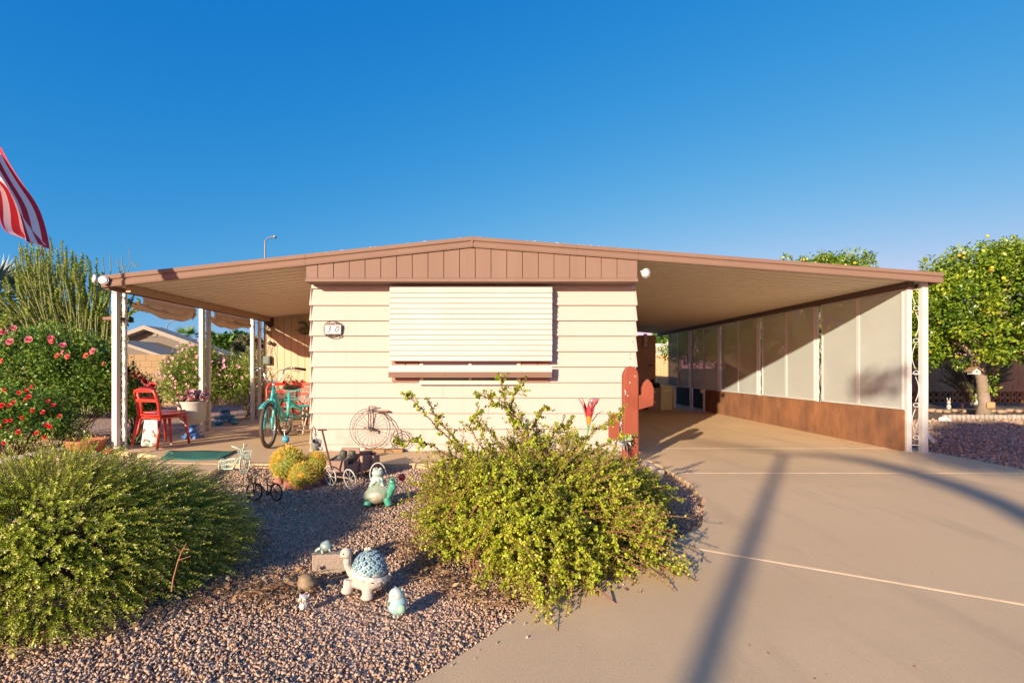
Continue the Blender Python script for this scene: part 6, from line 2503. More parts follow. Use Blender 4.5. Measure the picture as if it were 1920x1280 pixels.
b.tube([pp(692, 768), pp(706, 770), pp(722, 778), pp(735, 790), pp(744, 806), pp(749, 824)], .0055, 6)
b.build('frame', IRON, pf)
b = MB(); b.tube([pp(691, 762, -.03), pp(700, 762, -.02), pp(706, 762.5)], .008, 7); b.build('handlebar', mat('orn_wood', (.30, .17, .07), .6), pf)
b = MB(); b.cbox(pp(718, 770), (.14, .05, .018)); b.build('seat', mat('orn_wood', (.30, .17, .07), .6), pf, bevel=.005)
b = MB(); b.box((pp(684, 0).x, YP - .05, CZ), (pp(756, 0).x, YP + .05, pp(0, 841).z)); b.build('base_board', mat('orn_wood', (.30, .17, .07), .6), pf, bevel=.003)
b = MB(); b.cbox(pp(684, 802, -.05), (.03, .02, .012)); b.cbox(pp(696, 806, -.05), (.02, .02, .04)); b.build('pedals', IRON, pf)['kind'] = 'stuff'


# ---------------------------------------------------------- small bicycles
def small_bike(name, label, F, Rr, rf, rr_, m_, hbh, wirew=.005, extra=None, nrm=None, spokes=12, nrm2=None, tyre=None):
    """F, Rr wheel centres (world)"""
    t = thing(name, label, 'garden ornament', (min(F.x, Rr.x), F.y, -.02))
    F, Rr = Vector(F), Vector(Rr)
    ax = (Rr - F).normalized()
    n1 = Vector(nrm) if nrm else Vector((-ax.y, ax.x, 0))
    n2 = Vector(nrm2) if nrm2 else n1
    for c_, r_, n_, in ((F, rf, n1), (Rr, rr_, n2)):
        b = MB(); b.ring(c_, n_, r_, wirew * (1.5 if tyre else 1), 28, 6)
        w_ = b.build('wheel', tyre or m_, t)
        b = MB()
        x = n_.normalized().orthogonal().normalized(); y = n_.normalized().cross(x)
        for k in range(spokes):
            a = 2 * PI * k / spokes
            b.tube([c_, c_ + (x * math.cos(a) + y * math.sin(a)) * r_], wirew * .35, 4)
        b.ball(c_, wirew * 2, 8, 6)
        b.build('spokes', m_, w_)['kind'] = 'stuff'
    head = F + Vector((0, 0, rf * 1.35)) + ax * rf * .15
    b = MB()
    for sg in (-1, 1):
        b.tube([F + n1.normalized() * sg * .012, F + Vector((0, 0, rf * .9)) + n1.normalized() * sg * .012, head], wirew, 6)
    b.tube([head, head + Vector((0, 0, hbh * .6))], wirew, 6)
    b.build('fork', m_, t)
    return t, head, ax, n1.normalized()


# mint bike planter
MINT = mat('mint_enamel', (.52, .60, .50), .45, (.45, .55, .45), 10)
Fm = at(459, 868, 5.15); Rm_ = at(417, 872, 5.45)
t, hd, ax, n1 = small_bike('wire_bicycle_planter', 'mint green wire bicycle planter with basket and cart bed', Fm, Rm_, .112, .075, MINT, .1, .006, nrm=(1, .02, 0), nrm2=(1, .02, 0), spokes=14)
b = MB()
for x0_, y0_, x1_, y1_ in ((452, 842, 434, 836), (455, 842, 463, 833)):
    b.tube([at(454, 846, 5.15), at(x0_, y0_, 5.14), at(x1_, y1_, 5.10 if x1_ < 450 else 5.2)], .007, 6)
b.build('handlebar', MINT, t, smooth=True)
def wire_basket(t, corners_top, corners_bot, m_, r=.0035, n=6, rings=3, name='basket'):
    b = MB()
    for k in range(rings):
        f = k / (rings - 1)
        b.tube([Vector(a).lerp(Vector(c), f) for a, c in zip(corners_top, corners_bot)], r, 5, closed=True)
    m = len(corners_top)
    for e in range(m):
        for k in range(n):
            f = k / n
            A = Vector(corners_top[e]).lerp(Vector(corners_top[(e + 1) % m]), f); B = Vector(corners_bot[e]).lerp(Vector(corners_bot[(e + 1) % m]), f)
            b.tube([A, B], r * .7, 4)
    return b.build(name, m_, t)


wire_basket(t, [at(446, 846, 5.05), at(472, 844, 5.12), at(471, 844, 5.32), at(447, 845, 5.25)], [at(450, 860, 5.07), at(470, 858, 5.13), at(469, 857, 5.28), at(451, 858, 5.22)], MINT)
wire_basket(t, [at(412, 864, 5.3), at(440, 860, 5.15), at(446, 858, 5.35), at(420, 861, 5.52)], [at(418, 879, 5.32), at(436, 878, 5.2), at(440, 876, 5.36), at(424, 877, 5.5)], MINT, name='cart_bed')
b = MB()
b.tube([at(453, 853, 5.16), at(446, 860, 5.17), at(441, 870, 5.18), at(436, 879, 5.2), at(420, 879, 5.32)], .006, 6)
b.tube([at(412, 864, 5.3), at(409, 869, 5.35), Rm_], .005, 6)
b.tube([at(413, 866, 5.3), at(418, 879, 5.32)], .005, 6)
b.build('frame', MINT, t)

# dark bicycle
BRN = mat('dark_bronze', (.035, .028, .022), .5, (.09, .05, .03), 30)
Fd = at(477, 921, 4.22); Rd = at(518, 922, 4.10)
t, hd, ax, n1 = small_bike('iron_bicycle', 'small black iron bicycle with wicker saddle standing in the gravel', Fd, Rd, .070, .068, BRN, .06, .005, nrm=(.12, .98, 0), nrm2=(.45, .85, 0), spokes=12, tyre=BLK)
b = MB()
b.tube([at(477, 905, 4.2), at(479, 898, 4.2), at(477, 888, 4.2)], .007, 6)
b.tube([at(470, 890, 4.15), at(477, 886, 4.2), at(484, 888, 4.25)], .005, 6)
b.build('handlebar', BRN, t)
wire_basket(t, [at(464, 892, 4.12), at(474, 892, 4.12), at(474, 891, 4.22), at(465, 891, 4.22)], [at(467, 904, 4.14), at(473, 904, 4.14), at(473, 903, 4.2), at(467, 903, 4.2)], BRN, .003, 4)
b = MB()
b.tube([at(478, 906, 4.2), at(488, 908, 4.18), at(496, 918, 4.15), at(502, 922, 4.14), Rd], .006, 6)
b.tube([at(478, 906, 4.2), at(492, 922, 4.17), at(502, 924, 4.14)], .005, 6)
b.tube([at(502, 924, 4.14), at(501, 908, 4.14), at(500, 899, 4.14)], .006, 6)
b.tube([at(501, 908, 4.14), at(512, 912, 4.12), Rd], .005, 6)
b.tube([at(505, 904, 4.13), at(516, 906, 4.1), at(527, 913, 4.08)], .005, 6)
b.build('frame', BRN, t)
WICK = mat('wicker', (.52, .36, .18), .8, (.4, .26, .12), 60)
b = MB(); b.ball(at(498, 897, 4.14), (.028, .02, .011), 12, 8); b.build('saddle', WICK, t, smooth=True)
b = MB(); b.ball(at(478, 895, 4.13), (.012, .012, .02), 10, 8); b.build('lamp', WICK, t, smooth=True)
b = MB()
b.tube([at(484, 936, 4.2), at(488, 932, 4.2), at(480, 936, 4.2)], .004, 5)
b.cbox(at(503, 925, 4.12), (.03, .03, .02))
b.build('pedals', BRN, t)['kind'] = 'stuff'

# ---------------------------------------------------------- wagon with boots
WD = mat('weathered_wood', (.36, .22, .17), .85, (.26, .16, .125), 6, .7, bump=.5, bscale=40, stretch=(1, 1, 4))
wg = thing('wooden_wagon', 'old wooden wagon planter with white wire wheels and a pull handle', 'wagon', at(655, 915, 4.75))
b = MB()
p0, p1 = at(613, 863, 4.82), at(646, 884, 4.82)
b.box((p0.x, 4.80, p1.z), (p1.x, 4.82, p0.z))
b.box((p0.x, 4.82, p1.z), (p0.x + .012, 5.15, p0.z))
b.box((p1.x - .012, 4.82, p1.z), (p1.x, 5.15, p0.z))
b.box((p0.x, 4.82, p1.z + .002), (p1.x, 5.15, p1.z + .012))
b.build('front_box', WD, wg, bevel=.002)
b = MB()
p2, p3 = at(640, 839, 5.25), at(674, 850, 5.25)
b.box((p2.x, 5.25, p3.z), (p3.x, 5.27, p2.z))
b.build('seat_back', WD, wg, bevel=.002)
b = MB()   # rear box: long body receding
q0, q1, q2, q3 = at(646, 873, 4.85), at(712, 852, 5.35), at(712, 889, 5.1), at(646, 893, 4.85)
sideA = [Vector((q0.x, 4.85, q3.z)), Vector((q1.x, 5.35, q3.z)), Vector((q1.x, 5.35, q1.z)), Vector((at(676, 855, 5.05).x, 5.05, at(676, 855, 5.05).z)), Vector((at(668, 868, 4.98).x, 4.98, at(668, 868, 4.98).z)), Vector((q0.x, 4.85, q0.z))]
b.prism(sideA, (-.008, .016, 0))
b.prism(sideA, (-.008, .016, 0), off=(-.14, .28, 0))
e = Vector((q1.x, 5.35, 0))
b.prism([Vector((e.x, e.y, q3.z)), Vector((e.x - .14, e.y + .28, q3.z)), Vector((e.x - .14, e.y + .28, q1.z)), Vector((e.x, e.y, q1.z))], (-.01, -.005, 0))
b.prism([Vector((q0.x, 4.85, q3.z)), Vector((q1.x, 5.35, q3.z)), Vector((q1.x - .14, 5.63, q3.z)), Vector((q0.x - .14, 5.13, q3.z))], (0, 0, .012))
b.build('rear_box', WD, wg)
PALEW = mat('pale_wood', (.42, .26, .19), .8)
for px, Y in ((678, 5.07), (699, 5.24)):
    b = MB()
    q = at(px, 856, Y - .02); r_ = at(px, 884, Y - .02)
    b.box((q.x - .012, Y - .035, r_.z), (q.x + .012, Y - .012, q.z + .01))
    b.build('stake', PALEW, wg)
b = MB()
b.tube([at(620, 884, 4.86), at(640, 886, 4.9), at(662, 886, 4.95)], .009, 6)
b.tube([at(632, 893, 4.72), at(656, 897, 4.72)], .007, 6)
b.build('chassis', PALEW, wg)
WW = mat('white_wire', (.55, .54, .5), .5)
for (px, py, r_, Y) in ((619, 891, .093, 4.78), (656, 898, .093, 4.66), (668, 884, .085, 5.1)):
    b = MB(); c_ = at(px, py, Y)
    b.ring(c_, (.62, .78, .12), r_, .006, 28, 6)
    w_ = b.build('wheel', WW, wg)
    b = MB()
    nn = Vector((.62, .78, .12)).normalized(); x = nn.orthogonal().normalized(); y = nn.cross(x)
    for k in range(8):
        a = 2 * PI * k / 8
        b.tube([c_, c_ + (x * math.cos(a) + y * math.sin(a)) * r_], .0025, 4)
    b.build('spokes', WW, w_)['kind'] = 'stuff'
b = MB()
b.tube([at(604, 806, 4.55), at(622, 880, 4.72)], [.009, .008], 7)
b.tube([at(596, 806, 4.53), at(613, 805.5, 4.57)], .007, 6)
b.build('pull_handle', mat('rusty_iron', (.14, .075, .05), .6), wg)


def boot(label, c_, rz):
    t = thing('boot', label, 'boot', c_, rz)
    BT_ = mat('boot_leather', (.06, .055, .045), .6, (.10, .09, .07), 12)
    o = blob('upper', BT_, lambda b_: (b_.tube([(0, 0, .03), (0, 0, .10), (0, .005, .125)], [.034, .036, .036], 12), b_.ball((0, -.05, .028), (.034, .075, .03), 14, 10), b_.ball((0, -.02, .05), (.034, .05, .05), 14, 10)), t, .006, 3)
    b = MB()
    b.ball((0, -.045, .004), (.038, .088, .010), 14, 6)
    b.build('sole', BLK, t, local=True)
    b = MB(); b.cyl((0, .005, .124), (0, .006, .128), .03, .03, 12)
    b.build('opening', DARK, t, local=True)


zseat = at(640, 868, 4.95).z
boot('left dark leather boot standing on the wagon seat', at(644, 868, 5.0), R(-50))
boot('right dark leather boot standing on the wagon seat', at(660, 868, 5.02), R(-35))

# brick edging round the cacti
RB = mat('red_scallop', (.34, .13, .09), .85, (.26, .10, .07), 12, bump=.3)
for i, (px, py) in enumerate([(522, 905), (540, 911), (558, 914), (576, 915), (592, 911), (606, 905), (618, 898)]):
    q = gp(px, py + 3, -.02)
    stone('edging_brick', (q.x, q.y, .0), (.095, .05, .09), RB, R(-10 + i * 6), 20 + i, ORD[i] + ' red scalloped brick from the left round the barrel cacti', 'brick', 'red scalloped edging round the cacti')

# ---------------------------------------------------------- watering can on a shepherd hook
wcn = thing('watering_can', 'small galvanised watering can hanging by the home corner', 'watering can', at(594, 835, 5.45))
GALV = mat('galvanised', (.42, .42, .40), .35, (.30, .30, .29), 30, metal=.5)
Yc = 5.45
b = MB()
ax = Vector((.25, -.35, .9)).normalized()
b.lathe([(.046, -.05), (.05, -.045), (.052, .045), (.054, .05), (.047, .05), (.044, -.02), (0, -.03)], at(593, 834, Yc), 20, axis=ax)
b.build('can_body', GALV, wcn, smooth=False)
b = MB(); b.ring(at(592, 822, Yc), (.9, .4, .1), .055, .005, 20, 6); b.build('hoop_handle', GALV, wcn)
b = MB(); b.tube([at(598, 838, Yc - .04), at(602, 841, Yc - .1)], [.010, .014], 8); b.ball(at(602, 841, Yc - .11), (.02, .012, .02), 10, 6); b.build('spout', GALV, wcn)
hk = thing('shepherd_hook', 'thin black crook stake holding the watering can', 'garden stake', at(590, 885, 5.45))
b = MB()
b.tube([at(589, 890, Yc + .02), at(588, 850, Yc + .02), at(584.5, 815, Yc + .02), at(585, 803, Yc + .02), at(588, 799, Yc + .02), at(591, 804, Yc + .02), at(593, 817, Yc + .02)], .006, 6)
b.build('crook', IRON, hk)

# gazing balls
gb = thing('blue_gazing_ball', 'blue glass ball on a stake behind the largest cactus', 'garden ornament', at(536, 850, 5.35))
b = MB(); b.ball(at(536, 823, 5.35), .042, 20, 14); b.build('globe', mat('blue_glass', (.06, .28, .36), .08, (.12, .4, .45), 40, coat=1), gb, smooth=True)
b = MB(); b.cyl(at(537, 829, 5.35), at(538, 845, 5.35), .011, .012); b.build('socket', mat('orange_socket', (.5, .25, .06), .6), gb)
rg = thing('red_gazing_ball', 'red glass ball on a thin stake beside the tortoise', 'garden ornament', at(762, 930, 4.4))
b = MB(); b.ball(at(754, 894, 4.4), .034, 20, 14); b.build('globe', mat('red_glass', (.50, .02, .015), .08, (.6, .06, .04), 40, coat=1), rg, smooth=True)
b = MB(); b.tube([at(756, 901, 4.4), at(762, 928, 4.4)], .0025, 5); b.build('stake', WHITE, rg)

# ---------------------------------------------------------- tortoise with frog
GS = mat('green_glaze', (.03, .26, .17), .35, (.10, .36, .26), 14, .7, coat=.4)
SH = mat('tortoise_shell', (.10, .26, .17), .4, (.46, .36, .28), 13, .5, coat=.3)
FRG = mat('frog_pale', (.42, .52, .46), .55, (.34, .44, .40), 14)
S_ = at(713, 940, 4.15)
S_.z = -.02
tt_ = thing('tortoise_statue', 'green tortoise statue looking up, carrying a pale frog', 'statue', S_)
k = 1 / FPX * 4.15   # metres per pixel there


def L(px, py, d=0):   # local coordinates from the photo
    return Vector(((px - 713) * k, d, (940 - py) * k))


blob('shell', SH, lambda b_: (b_.ball(L(710, 920), (29 * k, .11, 18 * k), 20, 14, rot=Matrix.Rotation(-.25, 3, 'Y')), b_.ball(L(710, 913), (21 * k, .085, 15 * k), 18, 12)), tt_, .007, 3)
blob('body', GS, lambda b_: (b_.tube([L(725, 927, -.03), L(734, 915, -.05), L(738, 900, -.055)], [8 * k, 7 * k, 7 * k], 10), b_.ball(L(738, 895, -.055), (6.5 * k, 7 * k, 9 * k), 12, 8), b_.ball(L(740, 903, -.06), (6 * k, 6 * k, 8 * k), 12, 8),
                                b_.tube([L(727, 924, -.06), L(733, 938, -.07)], [7 * k, 6.5 * k], 10), b_.tube([L(694, 932, -.07), L(693, 938, -.09)], [9 * k, 7 * k], 10), b_.tube([L(700, 930, .06), L(699, 938, .08)], [7 * k, 6 * k], 10),
                                b_.tube([L(726, 926, .05), L(730, 938, .07)], [6 * k, 6 * k], 10), b_.ball(L(712, 930), (22 * k, .07, 6 * k), 14, 8)), tt_, .006, 3)
b = MB()
for kx in (-1, 1):
    b.ball(L(738, 889.5, -.06 + kx * .024), 1.6 * k, 8, 6)
b.build('eyes', BLK, tt_, local=True)['kind'] = 'stuff'
fr = blob('frog', FRG, lambda b_: (b_.ball(L(708, 893, -.01), (12 * k, 10 * k, 11 * k), 14, 10), b_.ball(L(709, 880, -.02), (11 * k, 9 * k, 7 * k), 14, 10), b_.ball(L(703.5, 873.5, -.02), 3.6 * k, 10, 8), b_.ball(L(714.5, 873, -.02), 3.6 * k, 10, 8),
                                  b_.tube([L(700, 890, -.03), L(702, 899, -.05), L(708, 893, -.06)], [3.4 * k, 2.6 * k, 2.2 * k], 8), b_.tube([L(716, 889, -.03), L(719, 897, -.04), L(712, 892, -.06)], [3.4 * k, 2.6 * k, 2.2 * k], 8),
                                  b_.tube([L(699, 899), L(697, 904, -.05)], [5 * k, 3.5 * k], 8), b_.tube([L(718, 899), L(720, 904, -.05)], [5 * k, 3.5 * k], 8)), tt_, .005, 3)
b = MB()
for x_ in (703.5, 714.5):
    b.ball(L(x_, 873.5, -.034), 1.2 * k, 8, 6)
b.build('frog_eyes', BLK, fr, local=True)['kind'] = 'stuff'
b = MB()
b.ring(L(708, 884, .01), (0, 1, 0), 15 * k, .0045, 28, 6, squash=1.45)
b.build('hoop', WW, tt_, local=True)

# ---------------------------------------------------------- block, small turtle, tall statue, tan turtle, owl, bird
BLKM = mat('concrete_block', (.34, .27, .22), .9, (.27, .21, .17), 10, .8, bump=.6, bscale=60, fine=.2)
cb0, cb1 = at(579, 1072, 2.72), at(650, 1036, 2.72)
b = MB()
b.box((-.105, -.045, 0), (.105, .045, .105), 0)
for v in b.v:
    v.x += random.uniform(-.004, .004); v.z += random.uniform(-.004, .004) * (v.z > 0)
o = b.build('concrete_block', BLKM, None, bevel=.006)
o.location = ((cb0.x + cb1.x) / 2, 2.80, -.02)
o.rotation_euler = (0, 0, R(10))
o.scale = (1, 1, 1)
tag(o, 'rough grey concrete block behind the tall turtle statue', 'block')
zt_b = .085
VG = mat('verdigris_pale', (.17, .26, .25), .5, (.32, .40, .38), 26, .9, metal=.2)
m_k = 2.78 / FPX
st_ = thing('small_turtle_figurine', 'small blue green metal turtle on top of the concrete block', 'figurine', (at(608, 0, 2.78).x, 2.79, zt_b))


def L2(px, py, d=0): return Vector(((px - 608) * m_k, d, (1037 - py) * m_k))


blob('shell', VG, lambda b_: (b_.ball(L2(611, 1025), (12 * m_k, .03, 9 * m_k), 16, 10, rot=Matrix.Rotation(.2, 3, 'Y')), b_.ball(L2(612, 1020), (7 * m_k, .02, 6 * m_k), 14, 8)), st_, .0035, 2)
blob('body', VG, lambda b_: (b_.tube([L2(601, 1029), L2(595, 1031), L2(590, 1035)], [4 * m_k, 3.4 * m_k, 2.4 * m_k], 8), b_.ball(L2(592, 1034), (3.4 * m_k,) * 3, 10, 8), b_.tube([L2(605, 1030, -.02), L2(608, 1036, -.03)], [3 * m_k, 2.6 * m_k], 8),
                                b_.tube([L2(619, 1028, -.02), L2(621, 1033, -.025)], [3 * m_k, 2.2 * m_k], 8), b_.tube([L2(605, 1030, .02), L2(603, 1036, .03)], [3 * m_k, 2.4 * m_k], 8), b_.tube([L2(621, 1025), L2(626, 1022)], [2 * m_k, 1 * m_k], 6)), st_, .003, 2)

k3 = 2.52 / FPX
ST = mat('pale_stone', (.50, .45, .40), .8, (.42, .38, .33), 16, bump=.3, bscale=90)
S3 = Vector((at(690, 0, 2.52).x, 2.52, -.015))
ts = thing('long_neck_turtle_statue', 'pale stone turtle with long neck and a blue flowered shell', 'statue', S3)


def L3(px, py, d=0): return Vector(((px - 690) * k3, d, (1106 - py) * k3))


blob('body', ST, lambda b_: (b_.tube([L3(672, 1075), L3(659, 1067, -.01), L3(653, 1054, -.015), L3(652, 1043, -.02)], [12 * k3, 8.5 * k3, 6.5 * k3, 6.5 * k3], 12), b_.ball(L3(651, 1031, -.02), (10.5 * k3, 8.5 * k3, 10.5 * k3), 16, 12), b_.ball(L3(645, 1035, -.02), (6 * k3, 6 * k3, 4.5 * k3), 12, 8),
                                b_.ball(L3(692, 1084), (34 * k3, .08, 15 * k3), 18, 12), b_.tube([L3(658, 1078, -.03), L3(657, 1094, -.035)], [10 * k3, 9.5 * k3], 12), b_.ball(L3(656, 1096, -.045), (11.5 * k3, 11 * k3, 7 * k3), 12, 8),
                                b_.tube([L3(694, 1090, -.055), L3(696, 1102, -.06)], [11 * k3, 10 * k3], 12), b_.ball(L3(695, 1104, -.07), (12 * k3, 11 * k3, 6 * k3), 12, 8), b_.tube([L3(713, 1088, .0), L3(716, 1096, .0)], [9 * k3, 8 * k3], 12),
                                b_.tube([L3(668, 1084, .05), L3(668, 1098, .06)], [8 * k3, 8 * k3], 12), b_.tube([L3(717, 1084), L3(726, 1082), L3(731, 1076), L3(729, 1068)], [6 * k3, 5.5 * k3, 4 * k3, 2.5 * k3], 10)), ts, .005, 3)
for dy in (-.0415, .002):
    b = MB(); b.ball(L3(648.5, 1029.5, dy), 1.5 * k3, 8, 6)
    b.build('eye', BLK, ts, local=True)
b = MB()
b.tube([L3(641.5, 1036, -.027), L3(644, 1037.5, -.034), L3(649, 1037.5, -.038), L3(653, 1036, -.038)], .0008, 4)
b.build('mouth', BLK, ts, local=True)
BFL = mat('shell_mosaic', (.42, .46, .46), .6, (.60, .60, .57), 34, .5, bump=.6, bscale=60)
shl = blob('shell', BFL, lambda b_: (b_.ball(L3(693, 1062), (31 * k3, .078, 25 * k3), 22, 16, rot=Matrix.Rotation(.22, 3, 'Y')), b_.ball(L3(690, 1050), (18 * k3, .05, 20 * k3), 18, 12)), ts, .006, 3)
b = MB()
def fn(u, v):
    a = u * 2 * PI
    rx, ry = (33 + 3 * v) * k3, .083 + .008 * v
    w = 2.2 * k3 * math.sin(a * 14)
    return L3(695, 1074) + Vector((rx * math.cos(a), ry * math.sin(a), -.22 * rx * math.cos(a) * 1.0 + (1 - v) * 9 * k3 + v * w))
b.grid(fn, 84, 3)
b.build('shell_rim', mat('rim_white', (.55, .53, .48), .7), ts, local=True, smooth=True, solid=.006)
# raised flowers on the shell
FB = mat('shell_flower_blue', (.14, .30, .38), .5, (.28, .42, .48), 40)
FC = mat('flower_centre', (.25, .12, .04), .6)
b = MB()
for i in range(5):
    a = 2 * PI * i / 5
    b.ball((math.cos(a) * .0085, math.sin(a) * .0085, .001), (.0065, .0065, .0025), 8, 5)
b.cur = 1
b.ball((0, 0, .003), .003, 6, 4)
fm5 = b.mesh('shell_flower', [FB, FC])
n5 = 0
for i in range(60):
    th = math.acos(1 - (i + .5) / 60 * .98); a = i * 2.39996
    d_ = Vector((math.sin(th) * math.cos(a), math.sin(th) * math.sin(a), math.cos(th)))
    if d_.y > .3: continue
    el = Vector((30 * k3 * d_.x, .080 * d_.y, 26 * k3 * d_.z + (6 * k3 * d_.z ** 2)))
    p_ = L3(693, 1062) + Matrix.Rotation(.20, 3, 'Y') @ el * 1.04
    o_ = piece('shell_flower', fm5, ts, p_)
    o_.rotation_euler = Vector((d_.x / 30, d_.y / 30, d_.z / 26)).to_track_quat('Z', 'Y').to_euler()
b = MB()
b.ball(L3(690, 1035), (4 * k3, 4 * k3, 5 * k3), 10, 8); 
b.build('shell_knob', FB, ts, local=True, smooth=True)
b = MB()
b.ball(L3(687, 1026), (4.5 * k3, 3 * k3, 4 * k3), 10, 8); b.ball(L3(693, 1025), (4 * k3, 3 * k3, 3.4 * k3), 10, 8)
b.build('butterfly_bow', ST, ts, local=True, smooth=True)

k4 = 2.52 / FPX
TN = mat('tan_ceramic', (.24, .17, .10), .6, (.19, .135, .08), 12)
S4 = Vector((at(570, 0, 2.54).x, 2.54, -.015))
tn = thing('tan_turtle_figurine', 'plain tan turtle figurine at the edge of the left bush', 'figurine', S4)


def L4(px, py, d=0): return Vector(((px - 570) * k4, d, (1101 - py) * k4))


blob('shell', TN, lambda b_: (b_.ball(L4(576, 1090), (19 * k4, .045, 12 * k4), 20, 14), b_.ball(L4(574, 1082), (15 * k4, .036, 12 * k4), 18, 12)), tn, .004, 3)
blob('body', TN, lambda b_: (b_.tube([L4(560, 1091), L4(551, 1087, -.01), L4(543, 1082, -.015)], [6 * k4, 4.5 * k4, 4.5 * k4], 10), b_.ball(L4(541, 1080, -.015), (7 * k4, 6 * k4, 5.5 * k4), 12, 10), b_.tube([L4(558, 1094, -.03), L4(553, 1101, -.045)], [5 * k4, 4.5 * k4], 10),
                                b_.tube([L4(588, 1094, -.03), L4(590, 1100, -.04)], [5.5 * k4, 5 * k4], 10), b_.tube([L4(558, 1094, .03), L4(556, 1100, .04)], [5 * k4, 4.5 * k4], 10), b_.ball(L4(572, 1096), (17 * k4, .04, 4 * k4), 14, 8)), tn, .004, 3)
b = MB()
for dy in (-.031, .002):
    b.ball(L4(539, 1078, dy), 1.2 * k4, 8, 6)
b.build('eyes', BLK, tn, local=True)['kind'] = 'stuff'

k5 = 2.33 / FPX
S5 = Vector((at(571, 0, 2.33).x, 2.33, -.012))
ow = thing('owl_figurine', 'tiny grey owl figurine with yellow eyes in the gravel', 'figurine', S5)


def L5(px, py, d=0): return Vector(((px - 571) * k5, d, (1136 - py) * k5))


OWG = mat('owl_grey', (.24, .22, .24), .5, (.50, .48, .50), 40)
blob('body', OWG, lambda b_: (b_.ball(L5(571, 1125), (9 * k5, 8 * k5, 12 * k5), 16, 12), b_.ball(L5(571, 1115), (9.5 * k5, 8 * k5, 8 * k5), 16, 12), b_.tube([L5(564, 1112), L5(563, 1106)], [3 * k5, 1 * k5], 8), b_.tube([L5(578, 1112), L5(580, 1106)], [3 * k5, 1 * k5], 8)), ow, .0025, 2)
for sx in (-1, 1):
    b = MB(); b.ball(L5(569.5 + sx * 4.4, 1115, -.021), (3.9 * k5, 1.6 * k5, 3.9 * k5), 12, 8); e_ = b.build('eye', mat('owl_white', (.6, .58, .56), .5), ow, local=True, smooth=True)
    b = MB(); b.ball(L5(569.5 + sx * 4.4, 1115, -.0245), (2.4 * k5, 1 * k5, 2.4 * k5), 10, 6); b.build('iris', mat('owl_yellow', (.45, .33, .04), .4), e_, local=True, smooth=True)
b = MB(); b.ball(L5(569, 1127, -.018), (5.5 * k5, 2.4 * k5, 7 * k5), 12, 8); b.build('breast', mat('owl_white', (.6, .58, .56), .5), ow, local=True, smooth=True)
b = MB(); b.lathe([(1.2 * k5, 0), (0.0005, .006)], L5(569.3, 1118.5, -.026), 8, axis=(0, -.6, -.8)); b.build('beak', TN, ow, local=True)

k6 = 2.28 / FPX
S6 = Vector((at(745, 0, 2.28).x, 2.28, -.012))
bd = thing('bird_figurine', 'egg shaped pale blue ceramic bird in the gravel', 'figurine', S6)


def L6(px, py, d=0): return Vector(((px - 745) * k6, d, (1143 - py) * k6))


BC = mat('bird_blue', (.22, .42, .50), .25, (.38, .52, .50), 22, .9, coat=.5)
BC2 = mat('bird_white', (.52, .56, .52), .3, (.42, .52, .50), 22, coat=.5)
GRN = mat('bird_green', (.30, .48, .36), .35, (.2, .4, .3), 30)
blob('body', BC, lambda b_: (b_.ball(L6(745, 1122), (18.8 * k6, 17 * k6, 21 * k6), 22, 16), b_.ball(L6(745, 1108), (14 * k6, 13 * k6, 15 * k6), 20, 14)), bd, .003, 3)
b = MB()
b.ball(L6(743, 1106, -.004), (14.0 * k6, 13.4 * k6, 14.2 * k6), 20, 12); b.build('head', BC2, bd, local=True, smooth=True)
b = MB(); b.tube([L6(742, 1096), L6(741, 1090)], [2.6 * k6, .8 * k6], 8); b.build('crest', BC, bd, local=True)
b = MB(); b.tube([L6(753, 1098), L6(755, 1094)], [3 * k6, 1 * k6], 8); b.build('ear_tuft', BC, bd, local=True)
b = MB(); b.ball(L6(754, 1126, -.031), (9 * k6, 6 * k6, 9.5 * k6), 16, 10); b.build('wing', GRN, bd, local=True, smooth=True)
b = MB(); b.ring(L6(741, 1102, -.034), (0, -1, 0), 2.8 * k6, .0009, 16, 5); b.build('eye_ring', BLK, bd, local=True)
b = MB(); b.ball(L6(741, 1102, -.0335), 1.3 * k6, 8, 6); b.build('eye', BLK, bd, local=True)
b = MB()
for i in range(4):
    a = 2 * PI * i / 4 + .5
    b.ball(L6(732.5 + 2.2 * math.cos(a), 1117 + 2.6 * math.sin(a), -.030), (1.9 * k6, .9 * k6, 1.9 * k6), 8, 5)
b.build('painted_flower', mat('leaf_green_dk', (.06, .14, .03), .5), bd, local=True)['kind'] = 'stuff'
b = MB(); b.ball(L6(741, 1143, -.02), (2.4 * k6, 3 * k6, 2 * k6), 8, 6); b.ball(L6(748, 1143, -.02), (2.4 * k6, 3 * k6, 2 * k6), 8, 6); b.build('feet', BC2, bd, local=True)['kind'] = 'stuff'

# dry bits near the block
b = MB()
b.tube([at(557, 1068, 2.62), at(563, 1066, 2.62), at(577, 1062, 2.66)], [.009, .007, .003], 7)
o = b.build('curled_leaf', mat('curled_leaf', (.35, .17, .05), .7), None, smooth=True)
tag(o, 'curled brown dry leaf left of the concrete block', 'leaf')

# ---------------------------------------------------------- red wooden cactus
RW = mat('red_wood', (.29, .065, .028), .75, (.20, .042, .022), 4, .9, bump=.35, bscale=30, stretch=(1, 1, .2), fine=.08)
Yk = 5.75
kk = Yk / FPX
cz0 = -.05
rc = thing('wooden_cactus', 'tall red wooden saguaro cut-out beside the driveway', 'garden ornament', (at(1181, 0, Yk).x, Yk, cz0))


def K(px, py, d=0): return at(px, py, Yk) + Vector((0, d, 0))


def chamfer_post(b, x0, x1, ztop, zbot, y0, y1, px_y=0, tip=16):
    """upright slab with a pointed / rounded top, front ridge chamfered at the left third"""
    pass


